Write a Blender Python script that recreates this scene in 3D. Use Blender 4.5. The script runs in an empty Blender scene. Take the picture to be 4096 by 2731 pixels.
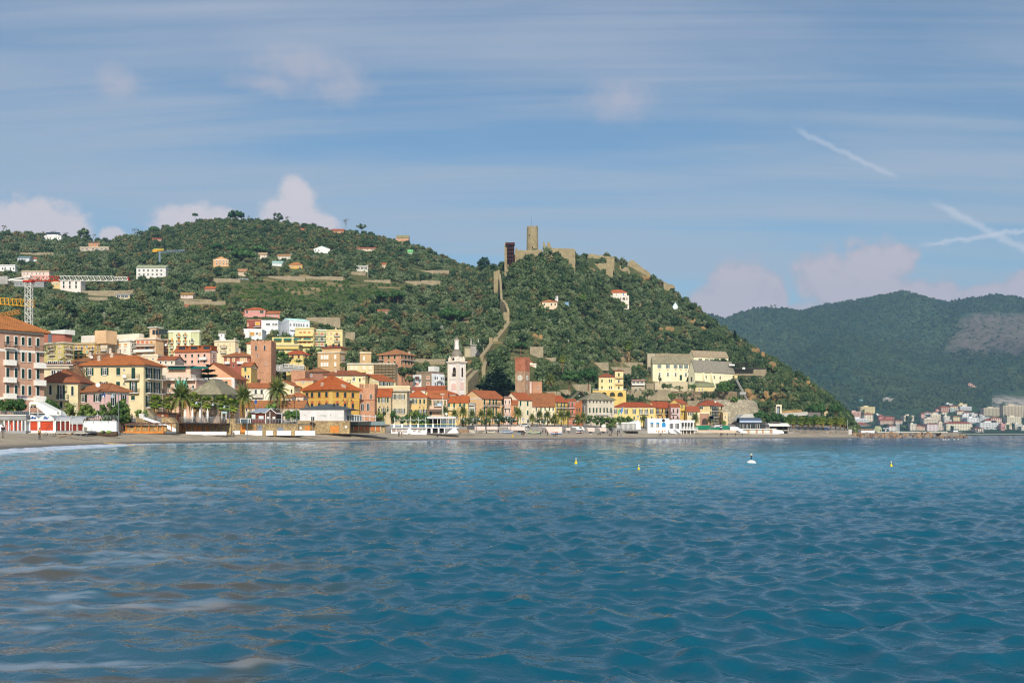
# Seaside town under a castle hill, seen across a bay. Units: metres, +Y is into the view, z = 0 is sea level.
import bpy,random
from math import*
import numpy as np
import mathutils
from mathutils import Matrix,noise
V=getattr(mathutils,'Vector')
SC=bpy.context.scene
HAZE=.0001
COL=SC.collection
# ------------------------------------------------------------------ camera
F,CX,HY,CH=4096.,2048.,1737.,1.8
cam=bpy.data.cameras.new('camera');camo=bpy.data.objects.new('camera',cam);COL.objects.link(camo)
camo.location=(0,0,CH);camo.rotation_euler=(pi/2,0,0)
cam.sensor_width=36;cam.lens=36;cam.shift_y=(HY-1365.5)/4096
cam.clip_start=.5;cam.clip_end=30000
SC.camera=camo
# ------------------------------------------------------------------ light
SUN=V((.08,-.84,.5)).normalized()
sl=bpy.data.lights.new('sun','SUN');so=bpy.data.objects.new('sun',sl);COL.objects.link(so)
sl.energy=4.;sl.angle=radians(.53);sl.color=(1.,.945,.86)
so.rotation_euler=SUN.to_track_quat('Z','Y').to_euler()
SC.view_settings.view_transform='Standard';SC.view_settings.look='None'
SC.view_settings.exposure=0.;SC.view_settings.gamma=1.;SC.view_settings.use_curve_mapping=False
SC.cycles.use_denoising=True;SC.cycles.filter_width=1.2
SC.cycles.max_bounces=5;SC.cycles.diffuse_bounces=2;SC.cycles.glossy_bounces=3
SC.cycles.transmission_bounces=2;SC.cycles.volume_bounces=0;SC.cycles.transparent_max_bounces=6
SC.cycles.caustics_reflective=False;SC.cycles.caustics_refractive=False
def rgb(c):return(c>>16,c>>8&255,c&255)if isinstance(c,int)else c
def lin(c):
 c=rgb(c)
 return tuple(((v/255)/12.92 if v/255<=.04045 else((v/255+.055)/1.055)**2.4)for v in c[:3])+(1.,)
_OP={'*':'MULTIPLY','+':'ADD','-':'SUBTRACT','/':'DIVIDE'}
class NT:
 def __init__(s,tree):s.t=tree;s.n=tree.nodes;s.l=tree.links
 def pu(s,sock,v):
  if isinstance(v,bpy.types.NodeSocket):s.l.new(v,sock)
  elif v is not None:
   try:sock.default_value=v
   except Exception:sock.default_value=tuple(v)[:len(sock.default_value)]
 def node(s,typ,ins=None,**kw):
  n=s.n.new(typ)
  for k,v in kw.items():setattr(n,k,v)
  for k,v in(ins or{}).items():s.pu(n.inputs[k],v)
  return n
 def m(s,op,a,b=None,c=None,clamp=False):
  n=s.n.new('ShaderNodeMath');n.operation=_OP.get(op,op);n.use_clamp=clamp
  for i,v in enumerate((a,b,c)):
   if v is not None:s.pu(n.inputs[i],v)
  return n.outputs[0]
 def mix(s,f,a,b,blend='MIX'):
  n=s.n.new('ShaderNodeMix');n.data_type='RGBA';n.blend_type=_OP.get(blend,blend)
  s.pu(n.inputs[0],f);s.pu(n.inputs[6],a);s.pu(n.inputs[7],b)
  return n.outputs[2]
 def smo(s,v,lo,hi,to0=0.,to1=1.):
  n=s.n.new('ShaderNodeMapRange');n.interpolation_type='SMOOTHSTEP'
  s.pu(n.inputs[0],v);s.pu(n.inputs[1],lo);s.pu(n.inputs[2],hi);s.pu(n.inputs[3],to0);s.pu(n.inputs[4],to1)
  return n.outputs[0]
 def noise(s,vec,scale,detail=4,rough=.55,dist=0.,dim='3D'):
  n=s.n.new('ShaderNodeTexNoise');n.noise_dimensions=dim
  if vec is not None:s.l.new(vec,n.inputs['Vector'])
  n.inputs['Scale'].default_value=scale;n.inputs['Detail'].default_value=detail
  n.inputs['Roughness'].default_value=rough;n.inputs['Distortion'].default_value=dist
  return n.outputs[0]
 def xyz(s,x,y,z):
  n=s.n.new('ShaderNodeCombineXYZ');s.pu(n.inputs[0],x);s.pu(n.inputs[1],y);s.pu(n.inputs[2],z);return n.outputs[0]
def build_world():
 w=bpy.data.worlds.new('World');SC.world=w;w.use_nodes=True
 t=NT(w.node_tree);t.n.clear()
 sky=t.node('ShaderNodeTexSky',sky_type='NISHITA',sun_disc=False)
 sky.sun_elevation=asin(SUN.z);sky.sun_rotation=atan2(SUN.x,SUN.y)
 sky.air_density=1.;sky.dust_density=1.2;sky.ozone_density=1.6;sky.altitude=0
 tc=t.node('ShaderNodeTexCoord')
 sep=t.node('ShaderNodeSeparateXYZ',{0:tc.outputs['Generated']})
 X,Y,Z=sep.outputs
 az=t.m('*',t.m('ARCTAN2',X,Y),57.29578)
 hor=t.m('SQRT',t.m('+',t.m('*',X,X),t.m('*',Y,Y)))
 el=t.m('*',t.m('ARCTAN2',Z,hor),57.29578)
 fold=t.m('PINGPONG',t.m('+',az,33.),66.)
 flat=t.m('/',1.,t.m('MAXIMUM',t.m('+',Z,.12),.06))
 sx,sy=t.m('*',X,flat),t.m('*',Y,flat)
 sheet=t.xyz(t.m('*',sx,.55),t.m('+',t.m('*',sy,1.9),t.m('*',sx,-.12)),0.)
 n1=t.noise(sheet,1.25,6,.52,.35)
 n2=t.noise(t.xyz(t.m('*',sx,.35),t.m('+',t.m('*',sy,5.5),t.m('*',sx,.25)),3.7),1.,5,.55,.6)
 n0=t.noise(t.xyz(t.m('*',sx,.3),t.m('*',sy,.6),8.1),1.,2,.5)
 cir=t.m('+',t.m('+',t.m('*',n1,.95),t.m('*',n2,.85)),t.m('*',n0,.45))
 cirf=t.smo(cir,.84,1.36)
 base=t.mix(1.,sky.outputs[0],(.8,.94,.98,1),'*')
 hi=t.smo(el,2.,26.)
 ccol=t.mix(hi,(4.1,4.95,5.75,1),(3.85,4.35,5.4,1))
 c=t.mix(t.m('*',cirf,t.m('+',.66,t.m('*',hi,.24))),base,ccol)
 def ang(px,py):
  a=atan((px-CX)/F);return degrees(a)+33.,degrees(atan((HY-py)/F*cos(a)))
 v=t.xyz(fold,t.m('*',el,1.15),1.)
 big=t.m('-',t.noise(v,.33,3,.5),.5)
 fine=t.m('-',t.noise(v,1.1,6,.6,.2),.5)
 pert=t.m('+',t.m('*',big,1.1),t.m('*',fine,.85))
 cum=[(140,910,175,105),(55,930,160,95),(250,950,110,70),(450,945,50,35),(760,880,150,70),(880,885,90,50),(1190,800,78,95),(1170,870,130,80),(1270,900,80,50),(2960,1170,130,130),(2870,1230,130,90),(3060,1190,110,100),(3330,1130,160,130),(3480,1070,140,120),(3420,1190,230,110),(3570,1040,90,60),(3700,1190,150,70),(4010,1180,160,55),(4120,1150,120,60),(3100,1280,300,70)]
 cur=None
 for(px,py,a,b)in cum:
  u0,v0=ang(px,py);u1,v1=a/F*57.3,b/F*57.3
  du=t.m('*',t.m('-',fold,u0),1/u1);dv=t.m('*',t.m('-',el,v0),1/v1)
  e=t.m('-',1.,t.m('SQRT',t.m('+',t.m('*',du,du),t.m('*',dv,dv))))
  cur=e if cur is None else t.m('SMOOTH_MAX',cur,e,.18)
 cumd=t.m('+',cur,pert)
 cumd=t.m('+',cumd,.2);cumf=t.smo(cumd,0.,.5)
 body=t.smo(t.m('+',cumd,t.m('*',fine,1.3)),.05,.75)
 cc=t.mix(body,(4.6,4.5,5.2,1),(5.5,5.1,5.6,1))
 left=t.smo(fold,38.,28.)
 cc=t.mix(t.m('*',left,.55),cc,(7.3,6.9,7.1,1))
 c=t.mix(t.m('*',cumf,.95),c,cc)
 wis=None
 for(px,py,a,b)in[(1210,280,300,110),(1370,340,240,120),(1080,335,200,60),(2480,390,230,120),(480,340,130,90)]:
  u0,v0=ang(px,py);u1,v1=a/F*57.3,b/F*57.3
  du=t.m('*',t.m('-',fold,u0),1/u1);dv=t.m('*',t.m('-',el,v0),1/v1)
  e=t.m('-',1.,t.m('SQRT',t.m('+',t.m('*',du,du),t.m('*',dv,dv))))
  wis=e if wis is None else t.m('SMOOTH_MAX',wis,e,.2)
 wf=t.smo(t.m('+',wis,t.m('*',pert,.9)),0.,1.)
 c=t.mix(t.m('*',wf,.55),c,(5.2,4.9,5.4,1))
 for(x0,y0,x1,y1,wd,st)in[(3150,500,3600,715,.22,.35),(3700,790,4250,1075,.3,.5),(3650,985,4200,905,.2,.55)]:
  (ua,va),(ub,vb)=ang(x0,y0),ang(x1,y1)
  L=hypot(ub-ua,vb-va);dx,dy=(ub-ua)/L,(vb-va)/L
  pu,pv=t.m('-',fold,ua),t.m('-',el,va)
  along=t.m('+',t.m('*',pu,dx),t.m('*',pv,dy))
  acr=t.m('+',t.m('-',t.m('*',pv,dx),t.m('*',pu,dy)),t.m('*',fine,.55))
  m_=t.m('*',t.smo(t.m('ABSOLUTE',acr),wd,0),t.m('*',t.smo(along,0,L*.2),t.smo(along,L,L*.9)))
  c=t.mix(t.m('*',m_,st),c,(6.4,6.7,7.4,1))
 bg=t.node('ShaderNodeBackground',{0:c,1:.112})
 t.l.new(bg.outputs[0],t.node('ShaderNodeOutputWorld').inputs[0])
build_world()
# ------------------------------------------------------------------ helpers
uni=random.uniform;rnd=random.random;seed=random.seed
seed(7)
def P(px,py,d):return V(((px-CX)/F*d,d,CH+(HY-py)/F*d))
def zt_(py,d):return CH+(HY-py)/F*d
def xa_(px,d):return(px-CX)/F*d
class MB:
 def __init__(s):s.v=[];s.f=[];s.m=[]
 def poly(s,pts,m=0):
  i=len(s.v);s.v+=[tuple(p)for p in pts];s.f.append(tuple(range(i,i+len(pts))));s.m.append(m)
 def box(s,x0,x1,y0,y1,z0,z1,m=0):
  i=len(s.v)
  s.v+=[(x0,y0,z0),(x1,y0,z0),(x1,y1,z0),(x0,y1,z0),(x0,y0,z1),(x1,y0,z1),(x1,y1,z1),(x0,y1,z1)]
  for f in((0,3,2,1),(4,5,6,7),(0,1,5,4),(1,2,6,5),(2,3,7,6),(3,0,4,7)):
   s.f.append(tuple(i+k for k in f));s.m.append(m)
 def pr_(s,base,top,m=0,caps=True):
  n=len(base);i=len(s.v);s.v+=[tuple(p)for p in base]+[tuple(p)for p in top]
  for k in range(n):
   s.f.append((i+k,i+(k+1)%n,i+n+(k+1)%n,i+n+k));s.m.append(m)
  if caps:
   s.f.append(tuple(i+k for k in range(n-1,-1,-1)));s.m.append(m)
   s.f.append(tuple(i+n+k for k in range(n)));s.m.append(m)
 def tb(s,a,b,ra,rb=None,n=6,m=0,caps=True):
  a,b=V(a),V(b);rb=ra if rb is None else rb
  d=(b-a)
  if d.length<1e-6:return
  d.normalize();u=d.orthogonal().normalized();w=d.cross(u)
  A=[a+(u*cos(k*2*pi/n)+w*sin(k*2*pi/n))*ra for k in range(n)]
  B=[b+(u*cos(k*2*pi/n)+w*sin(k*2*pi/n))*rb for k in range(n)]
  s.pr_(A,B,m,caps)
 def la(s,prof,n=12,m=0,c=(0,0,0)):
  i=len(s.v)
  for(r,z)in prof:
   for k in range(n):
    a=2*pi*k/n;s.v.append((c[0]+r*cos(a),c[1]+r*sin(a),c[2]+z))
  for j in range(len(prof)-1):
   for k in range(n):
    s.f.append((i+j*n+k,i+j*n+(k+1)%n,i+(j+1)*n+(k+1)%n,i+(j+1)*n+k));s.m.append(m)
  s.f.append(tuple(i+k for k in range(n-1,-1,-1)));s.m.append(m)
  s.f.append(tuple(i+(len(prof)-1)*n+k for k in range(n)));s.m.append(m)
 def blob(s,c,r,m=0,sub=1,jit=.15,sq=(1,1,1)):
  vs,fs=ICO[sub];i=len(s.v)
  for p in vs:
   k=1+uni(-jit,jit)
   s.v.append((c[0]+p[0]*r*k*sq[0],c[1]+p[1]*r*k*sq[1],c[2]+p[2]*r*k*sq[2]))
  for f in fs:s.f.append(tuple(i+k for k in f));s.m.append(m)
 def mesh(s,name,mats,smo=False):
  me=bpy.data.meshes.new(name);me.from_pydata(s.v,[],s.f)
  for m in(mats if isinstance(mats,(list,tuple))else[mats]):me.materials.append(m)
  if any(s.m):me.polygons.foreach_set('material_index',s.m)
  if smo:me.polygons.foreach_set('use_smooth',[True]*len(s.f))
  return me
 def bd(s,name,mats,parent=None,smo=False,**kw):
  return pu(name,s.mesh(name,mats,smo),parent,**kw)
def pu(name,data,parent=None,loc=None,rz=None,lb=None,cat=None,gp=None,kn=None):
 o=bpy.data.objects.new(name,data);COL.objects.link(o)
 if parent is not None:o.parent=parent
 if loc is not None:o.location=loc
 if rz is not None:o.rotation_euler=(0,0,rz)
 for k,v in(('label',lb),('category',cat),('group',gp),('kind',kn)):
  if v:o[k]=v
 return o
def copy_tree(o,parent=None,**kw):
 c=o.copy();COL.objects.link(c)
 if parent is not None:c.parent=parent
 for ch in o.children:copy_tree(ch,c)
 for k,v in kw.items():
  if k=='loc':c.location=v
  elif k=='rz':c.rotation_euler=(0,0,v)
  elif k=='sc':c.scale=(v,v,v)if not isinstance(v,tuple)else v
  else:c[k]=v
 return c
def _ico(sub):
 t=(1+5**.5)/2
 v=[V(p).normalized()for p in((-1,t,0),(1,t,0),(-1,-t,0),(1,-t,0),(0,-1,t),(0,1,t),(0,-1,-t),(0,1,-t),(t,0,-1),(t,0,1),(-t,0,-1),(-t,0,1))]
 f=[(0,11,5),(0,5,1),(0,1,7),(0,7,10),(0,10,11),(1,5,9),(5,11,4),(11,10,2),(10,7,6),(7,1,8),(3,9,4),(3,4,2),(3,2,6),(3,6,8),(3,8,9),(4,9,5),(2,4,11),(6,2,10),(8,6,7),(9,8,1)]
 for _ in range(sub):
  nf=[];cache={}
  def mid(a,b):
   k=(min(a,b),max(a,b))
   if k not in cache:v.append(((v[a]+v[b])/2).normalized());cache[k]=len(v)-1
   return cache[k]
  for a,b,c in f:
   x,y,z=mid(a,b),mid(b,c),mid(c,a);nf+=[(a,x,z),(b,y,x),(c,z,y),(x,y,z)]
  f=nf
 return[tuple(p)for p in v],f
ICO=[_ico(0),_ico(1),_ico(2)]
# ------------------------------------------------------------------ materials
MATS={}
def mat(name,col,rough=.85,var=.12,scale=1.5,bump=0.,spec=.25,metal=0.,col2=None,var2=0.,detail=5,emit=None,bscale=None,trans=0):
 if name in MATS:return MATS[name]
 m=bpy.data.materials.new(name);m.use_nodes=True;t=NT(m.node_tree)
 b=t.n['Principled BSDF'];tc=t.node('ShaderNodeTexCoord');v=tc.outputs['Object']
 c=lin(col);n=t.noise(v,scale,detail,.6)
 f=t.smo(n,.25,.75,1-var,1+var)
 cc=t.mix(1.,c,t.xyz(f,f,f),'*')
 if col2 is not None:
  cc=t.mix(t.smo(t.noise(v,scale*.45,4,.65,.4),.5-.2*(1-var2),.72),cc,lin(col2))
 t.l.new(cc,b.inputs['Base Color'])
 b.inputs['Roughness'].default_value=rough;b.inputs['Specular IOR Level'].default_value=spec;b.inputs['Metallic'].default_value=metal
 if bump:
  bp=t.node('ShaderNodeBump',{'Strength':bump,'Distance':.1,'Height':t.noise(v,bscale or scale*6,4,.6)})
  t.l.new(bp.outputs[0],b.inputs['Normal'])
 MATS[name]=m
 return m
def pl(c):
 c=rgb(c);name='plaster_%d_%d_%d'%tuple(c);g_=sum(c)/3;c=[min(250,x*.76+g_*.24+10)for x in c]
 if name in MATS:return MATS[name]
 m=bpy.data.materials.new(name);m.use_nodes=True;t=NT(m.node_tree);b=t.n['Principled BSDF']
 v=t.node('ShaderNodeTexCoord').outputs['Object']
 n=t.noise(v,.35,5,.65);f=t.smo(n,.25,.75,.84,1.1)
 cc=t.mix(1.,lin(c),t.xyz(f,f,f),'*')
 mp=t.node('ShaderNodeMapping',{0:v});mp.inputs['Scale'].default_value=(2.2,2.2,.12)
 st=t.smo(t.noise(mp.outputs[0],1.,4,.6),.5,.8)
 cc=t.mix(t.m('*',st,.3),cc,lin([x*.62 for x in c]))
 t.l.new(cc,b.inputs['Base Color']);b.inputs['Roughness'].default_value=.9;b.inputs['Specular IOR Level'].default_value=.15
 MATS[name]=m
 return m
def ti(c,c2=None,name=None):
 c=rgb(c);name=name or 'roof_tiles_%d_%d_%d'%tuple(c);g_=sum(c)/3;c=[c[0]*.94+8,c[1]*1.12+6,c[2]*1.08+4];c2=c2 or[x*.84 for x in c]
 if name in MATS:return MATS[name]
 m=bpy.data.materials.new(name);m.use_nodes=True;t=NT(m.node_tree);b=t.n['Principled BSDF']
 v=t.node('ShaderNodeTexCoord').outputs['Object']
 n=t.noise(v,.5,5,.7);n2=t.noise(v,4.5,3,.7)
 cc=t.mix(t.smo(n,.42,.7),lin(c),lin(c2 or[x*.72 for x in c]))
 f=t.smo(n2,.25,.75,.72,1.22)
 cc=t.mix(1.,cc,t.xyz(f,f,f),'*')
 t.l.new(cc,b.inputs['Base Color']);b.inputs['Roughness'].default_value=.85;b.inputs['Specular IOR Level'].default_value=.15
 wv=t.node('ShaderNodeTexWave',{0:v,'Scale':1.6,'Distortion':.6});wv.bands_direction='DIAGONAL'
 bp=t.node('ShaderNodeBump',{'Strength':.5,'Distance':.08,'Height':t.m('+',wv.outputs[1],t.m('*',n2,.8))});t.l.new(bp.outputs[0],b.inputs['Normal'])
 MATS[name]=m
 return m
def mz(name,c,c2,scale=1.6,row=None):
 if name in MATS:return MATS[name]
 c,c2=rgb(c),rgb(c2)
 m=bpy.data.materials.new(name);m.use_nodes=True;t=NT(m.node_tree);b=t.n['Principled BSDF']
 v=t.node('ShaderNodeTexCoord').outputs['Object']
 vo=t.node('ShaderNodeTexVoronoi',{'Vector':v,'Scale':scale});vo.feature='F1'
 ve=t.node('ShaderNodeTexVoronoi',{'Vector':v,'Scale':scale});ve.feature='DISTANCE_TO_EDGE'
 s=t.node('ShaderNodeSeparateColor',{0:vo.outputs['Color']})
 n=t.noise(v,.22,5,.65)
 cc=t.mix(s.outputs[0],lin(c),lin(c2));f=t.smo(n,.3,.7,.78,1.15)
 cc=t.mix(1.,cc,t.xyz(f,f,f),'*')
 e=t.smo(ve.outputs['Distance'],0.,.09)
 cc=t.mix(e,lin([x*.72 for x in c]),cc)
 t.l.new(cc,b.inputs['Base Color']);b.inputs['Roughness'].default_value=.92;b.inputs['Specular IOR Level'].default_value=.1
 bp=t.node('ShaderNodeBump',{'Strength':.6,'Distance':.07/scale,'Height':t.m('+',e,t.m('*',s.outputs[1],.5))});t.l.new(bp.outputs[0],b.inputs['Normal'])
 MATS[name]=m
 return m
def fo(name,c,c2,ns=.02):
 if name in MATS:return MATS[name]
 m=bpy.data.materials.new(name);m.use_nodes=True;t=NT(m.node_tree);b=t.n['Principled BSDF']
 oi=t.node('ShaderNodeObjectInfo');g=t.node('ShaderNodeNewGeometry')
 n=t.noise(g.outputs['Position'],ns,3,.6);r=oi.outputs['Random'];ri=g.outputs['Random Per Island']
 k=t.m('+',t.m('*',r,.55),t.m('+',t.m('*',n,.5),t.m('*',ri,.25)))
 cc=t.mix(t.smo(k,.35,1.),lin(c),lin(c2))
 f=t.smo(ri,0,1,.7,1.3);cc=t.mix(1.,cc,t.xyz(f,f,f),'*')
 t.l.new(cc,b.inputs['Base Color']);b.inputs['Roughness'].default_value=.75;b.inputs['Specular IOR Level'].default_value=.2
 MATS[name]=m
 return m
# ------------------------------------------------------------------ land
# Survey of the shore and slopes by bearing: (bearing px, shore d, wall foot d, [(d, py) slope points ... ridge])
LAND=[(-900,60,140,(300,8),(430,1430),(700,1200),(1150,935)),(0,112,180,(320,8),(430,1440),(720,1180),(1150,932)),(180,135,188,(325,8),(432,1440),(720,1185),(1150,945)),(300,148,196,(330,8),(440,1440),(720,1190),(1150,960)),(430,164,206,(335,8),(440,1435),(720,1190),(1150,978)),(600,192,220,(340,9),(440,1430),(720,1170),(1150,935)),(760,208,236,(355,9),(445,1440),(710,1175),(1130,902)),(920,224,250,(370,10),(450,1450),(700,1180),(1100,893)),(1080,238,262,(395,10),(480,1430),(710,1180),(1090,898)),(1200,240,272,(420,10),(520,1410),(720,1180),(1080,908)),(1400,262,310,(440,10),(540,1440),(730,1180),(1060,935)),(1600,295,345,(460,9),(570,1450),(760,1180),(1040,975)),(1800,325,378,(480,9),(580,1450),(760,1230),(1000,1050)),(1900,342,392,(485,9),(580,1450),(740,1240),(960,1088)),(1975,343,398,(490,9),(580,1430),(700,1230),(860,1095)),(2030,345,402,(495,9),(575,1450),(680,1230),(790,1055)),(2100,352,408,(500,9),(570,1480),(660,1270),(775,1028)),(2250,378,428,(530,9),(600,1480),(680,1280),(790,1020)),(2400,425,475,(590,9),(650,1490),(750,1270),(860,1030)),(2500,461,500,(600,9),(681,1530),(791,1300),(899,1062)),(2600,470,510,(605,9),(683,1548),(796,1330),(904,1112)),(2700,475,515,(607,9),(683,1550),(786,1370),(884,1180)),(2800,482,522,(610,9),(683,1550),(771,1400),(854,1262)),(2900,488,528,(611,9),(683,1550),(751,1425),(814,1340)),(3000,491,532,(612,9),(681,1550),(731,1475),(779,1412)),(3100,491,535,(612,9),(650,1570),(685,1515),(725,1468)),(3200,491,538,(610,8),(640,1620),(667,1570),(700,1530)),(3300,491,541,(608,7),(632,1665),(655,1635),(680,1608)),(3390,492,545,(604,6),(620,1712),(635,1700),(650,1690)),(3440,495,550,(600,1),(618,1745),(630,1750),(645,1750)),]
LPX=np.array([r[0]for r in LAND],float)
def _col(k):
 return np.array([k(r)for r in LAND],float)
KD=np.stack([_col(lambda r:r[1]-25),_col(lambda r:r[1]),_col(lambda r:r[1]+.55*(r[2]-r[1])),_col(lambda r:r[2]),_col(lambda r:r[2]+2.),_col(lambda r:r[3][0]),_col(lambda r:r[4][0]),_col(lambda r:r[5][0]),_col(lambda r:r[6][0]),_col(lambda r:r[6][0]+320)])
KZ=np.stack([_col(lambda r:-2.2),_col(lambda r:0),_col(lambda r:1.75),_col(lambda r:2.3),_col(lambda r:4.7),_col(lambda r:r[3][1]),_col(lambda r:zt_(r[4][1],r[4][0])),_col(lambda r:zt_(r[5][1],r[5][0])),_col(lambda r:zt_(r[6][1],r[6][0])),_col(lambda r:zt_(r[6][1],r[6][0])*.45-12)])
for j in range(4,10):
 KZ[j,-1]=-3
KZ[2,-1]=KZ[3,-1]=.3
KZ[4,-6:-1]=3.8;KD[3]+=np.interp(LPX,[-200,100,250,1800,2000],[0,4,15,15,0]);KD[4]=KD[3]+2;KD[2]=KD[1]+.55*(KD[3]-KD[1])
_g=np.arange(-1100,3441,10.);_w=np.exp(-(np.arange(-8,9)/3.6)**2);_w/=_w.sum()
def _soft(a):
 b=np.interp(_g,LPX,a);c=np.convolve(np.pad(b,8,'edge'),_w,'valid');e=np.clip((3440-_g)/80,0,1);return c*e+b*(1-e)
KD=np.stack([_soft(a)for a in KD]);KZ=np.stack([_soft(a)for a in KZ]);LPX=_g
def hnoise(x,y):
 return noise.fractal(V((x*.011,y*.011,3.3)),1.,2.,4)
def gd(px,d,rough=True):
 kd=[float(np.interp(px,LPX,KD[j]))for j in range(10)];kz=[float(np.interp(px,LPX,KZ[j]))for j in range(10)]
 z=float(np.interp(d,kd,kz))
 if rough and d>kd[5]:
  w=min(1,(d-kd[5])/60)*min(1,max(0,(3430-px)/120))
  z+=hnoise(xa_(px,d),d)*4.5*w*(1. if d<kd[8]-60 else .45)
 return z
def gxy(x,y):return gd(x/y*F+CX,y)
def so_(px,j=1):return float(np.interp(px,LPX,KD[j]))
def hit(px,py,dmin=None):
 d=dmin or so_(px,5);top=so_(px,8)
 while d<top:
  z=gd(px,d)
  if HY-(z-CH)/d*F<=py:return d
  d+=2.
 return top
def land_strip(name,jlo,jhi,steps,material,px0=-900,px1=3440,dpx=9):
 cols=np.arange(px0,px1+dpx,dpx);vs=[];fs=[];rows=sum(steps[j-jlo]for j in range(jlo,jhi))+1
 for px in cols:
  kd=[float(np.interp(px,LPX,KD[j]))for j in range(10)]
  ds=[]
  for j in range(jlo,jhi):
   n=steps[j-jlo];ds+=[kd[j]+(kd[j+1]-kd[j])*i/n for i in range(n)]
  ds.append(kd[jhi])
  for d in ds:vs.append((xa_(px,d),d,gd(px,d)))
 nc=len(cols)
 for c in range(nc-1):
  for r in range(rows-1):
   a=c*rows+r;fs.append((a,a+rows,a+rows+1,a+1))
 me=bpy.data.meshes.new(name);me.from_pydata(vs,[],fs);me.materials.append(material)
 me.polygons.foreach_set('use_smooth',[True]*len(fs))
 return pu(name,me,kn='structure')
def m_beach():
 m=bpy.data.materials.new('beach_shingle');m.use_nodes=True;t=NT(m.node_tree);b=t.n['Principled BSDF']
 g=t.node('ShaderNodeNewGeometry').outputs['Position'];z=t.node('ShaderNodeSeparateXYZ',{0:g}).outputs[2]
 n=t.noise(g,.18,5,.65);n2=t.noise(g,2.6,4,.75)
 c=t.mix(t.smo(n,.35,.7),lin((186,168,140)),lin((156,142,120)))
 f=t.smo(n2,.25,.75,.7,1.25);c=t.mix(1.,c,t.xyz(f,f,f),'*')
 wet=t.smo(t.m('+',z,t.m('*',n,.5)),.95,.35)
 c=t.mix(wet,c,lin((92,82,70)))
 t.l.new(c,b.inputs['Base Color']);t.l.new(t.smo(wet,0,1,.95,.45),b.inputs['Roughness'])
 bp=t.node('ShaderNodeBump',{'Strength':.6,'Distance':.25,'Height':t.m('+',n2,t.m('*',n,2.))});t.l.new(bp.outputs[0],b.inputs['Normal'])
 return m
def m_slope(name,greens,earth,amount,s=.05):
 m=bpy.data.materials.new(name);m.use_nodes=True;t=NT(m.node_tree);b=t.n['Principled BSDF']
 g=t.node('ShaderNodeNewGeometry').outputs['Position']
 mp=t.node('ShaderNodeMapping',{0:g});mp.inputs['Scale'].default_value=(.5,1.,3.)
 n=t.noise(mp.outputs[0],s*.5,6,.65,.4);n2=t.noise(g,s*8,5,.7);n3=t.noise(g,s*.16,4,.6)
 c=t.mix(t.smo(n3,.4,.65),lin(greens[0]),lin(greens[1]));f=t.smo(n2,.3,.7,.55,1.4)
 c=t.mix(1.,c,t.xyz(f,f,f),'*')
 c=t.mix(t.smo(n,1-amount-.06,1-amount+.06),c,lin(earth))
 t.l.new(c,b.inputs['Base Color']);b.inputs['Roughness'].default_value=.95;b.inputs['Specular IOR Level'].default_value=.05
 bp=t.node('ShaderNodeBump',{'Strength':1.,'Distance':1.2,'Height':n2});t.l.new(bp.outputs[0],b.inputs['Normal'])
 return m
land_strip('beach',0,3,[6,8,8],m_beach())
land_strip('promenade',3,5,[1,10],mat('paving',(150,143,132),var=.18,scale=.4))
land_strip('hillside',5,9,[16,30,44,10],m_slope('hillside_scrub',((84,94,58),(104,104,66)),(172,148,108),.4))
# the far coast: shore, flat strip, then mountains
FAR=[(2350,1250),(2600,1262),(2720,1300),(2780,1282),(2840,1274),(2900,1292),(2960,1265),(3050,1243),(3150,1240),(3200,1248),(3260,1240),(3330,1226),(3450,1203),(3540,1178),(3610,1160),(3680,1178),(3740,1190),(3800,1198),(3860,1192),(3930,1188),(3990,1184),(4060,1200),(4150,1215),(4300,1190),(4600,1230),(5000,1280),(5400,1400)]
FPX=np.array([r[0]for r in FAR],float);FPY=np.array([r[1]for r in FAR],float)
FKD=[1990,2030,2075,2350,2560,2900,3250,3700,4400]
def fg(px,d):
 rp=float(np.interp(px,FPX,FPY));x=xa_(px,d)
 rz=zt_(rp,3700)
 low=max(0,min(1,(px-3380)/300))
 z3=zt_(1672-40*low,2350)if px>3300 else 30
 kz=[-3,1.2,4.5,max(14,z3*.7),max(30,zt_(1585,2560)),zt_(1470,2900),zt_(1375+.1*(rp-1200),3250),rz,rz*.5]
 z=float(np.interp(d,FKD,kz))
 w=max(0,min(1,(d-2300)/500))*(1 if d<3550 else .35)
 z+=noise.ridged_multi_fractal(V((x*.0019+2,d*.0015,1.7)),1.,2.1,4,1.,2.)*60*w-50*w
 z+=noise.fractal(V((x*.006,d*.006,5)),1,2,4)*9*w
 return z
def far_hit(px,py):
 d=2080.
 while d<3700:
  if HY-(fg(px,d)-CH)/d*F<=py:return d
  d+=8
 return 3700.
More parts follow.
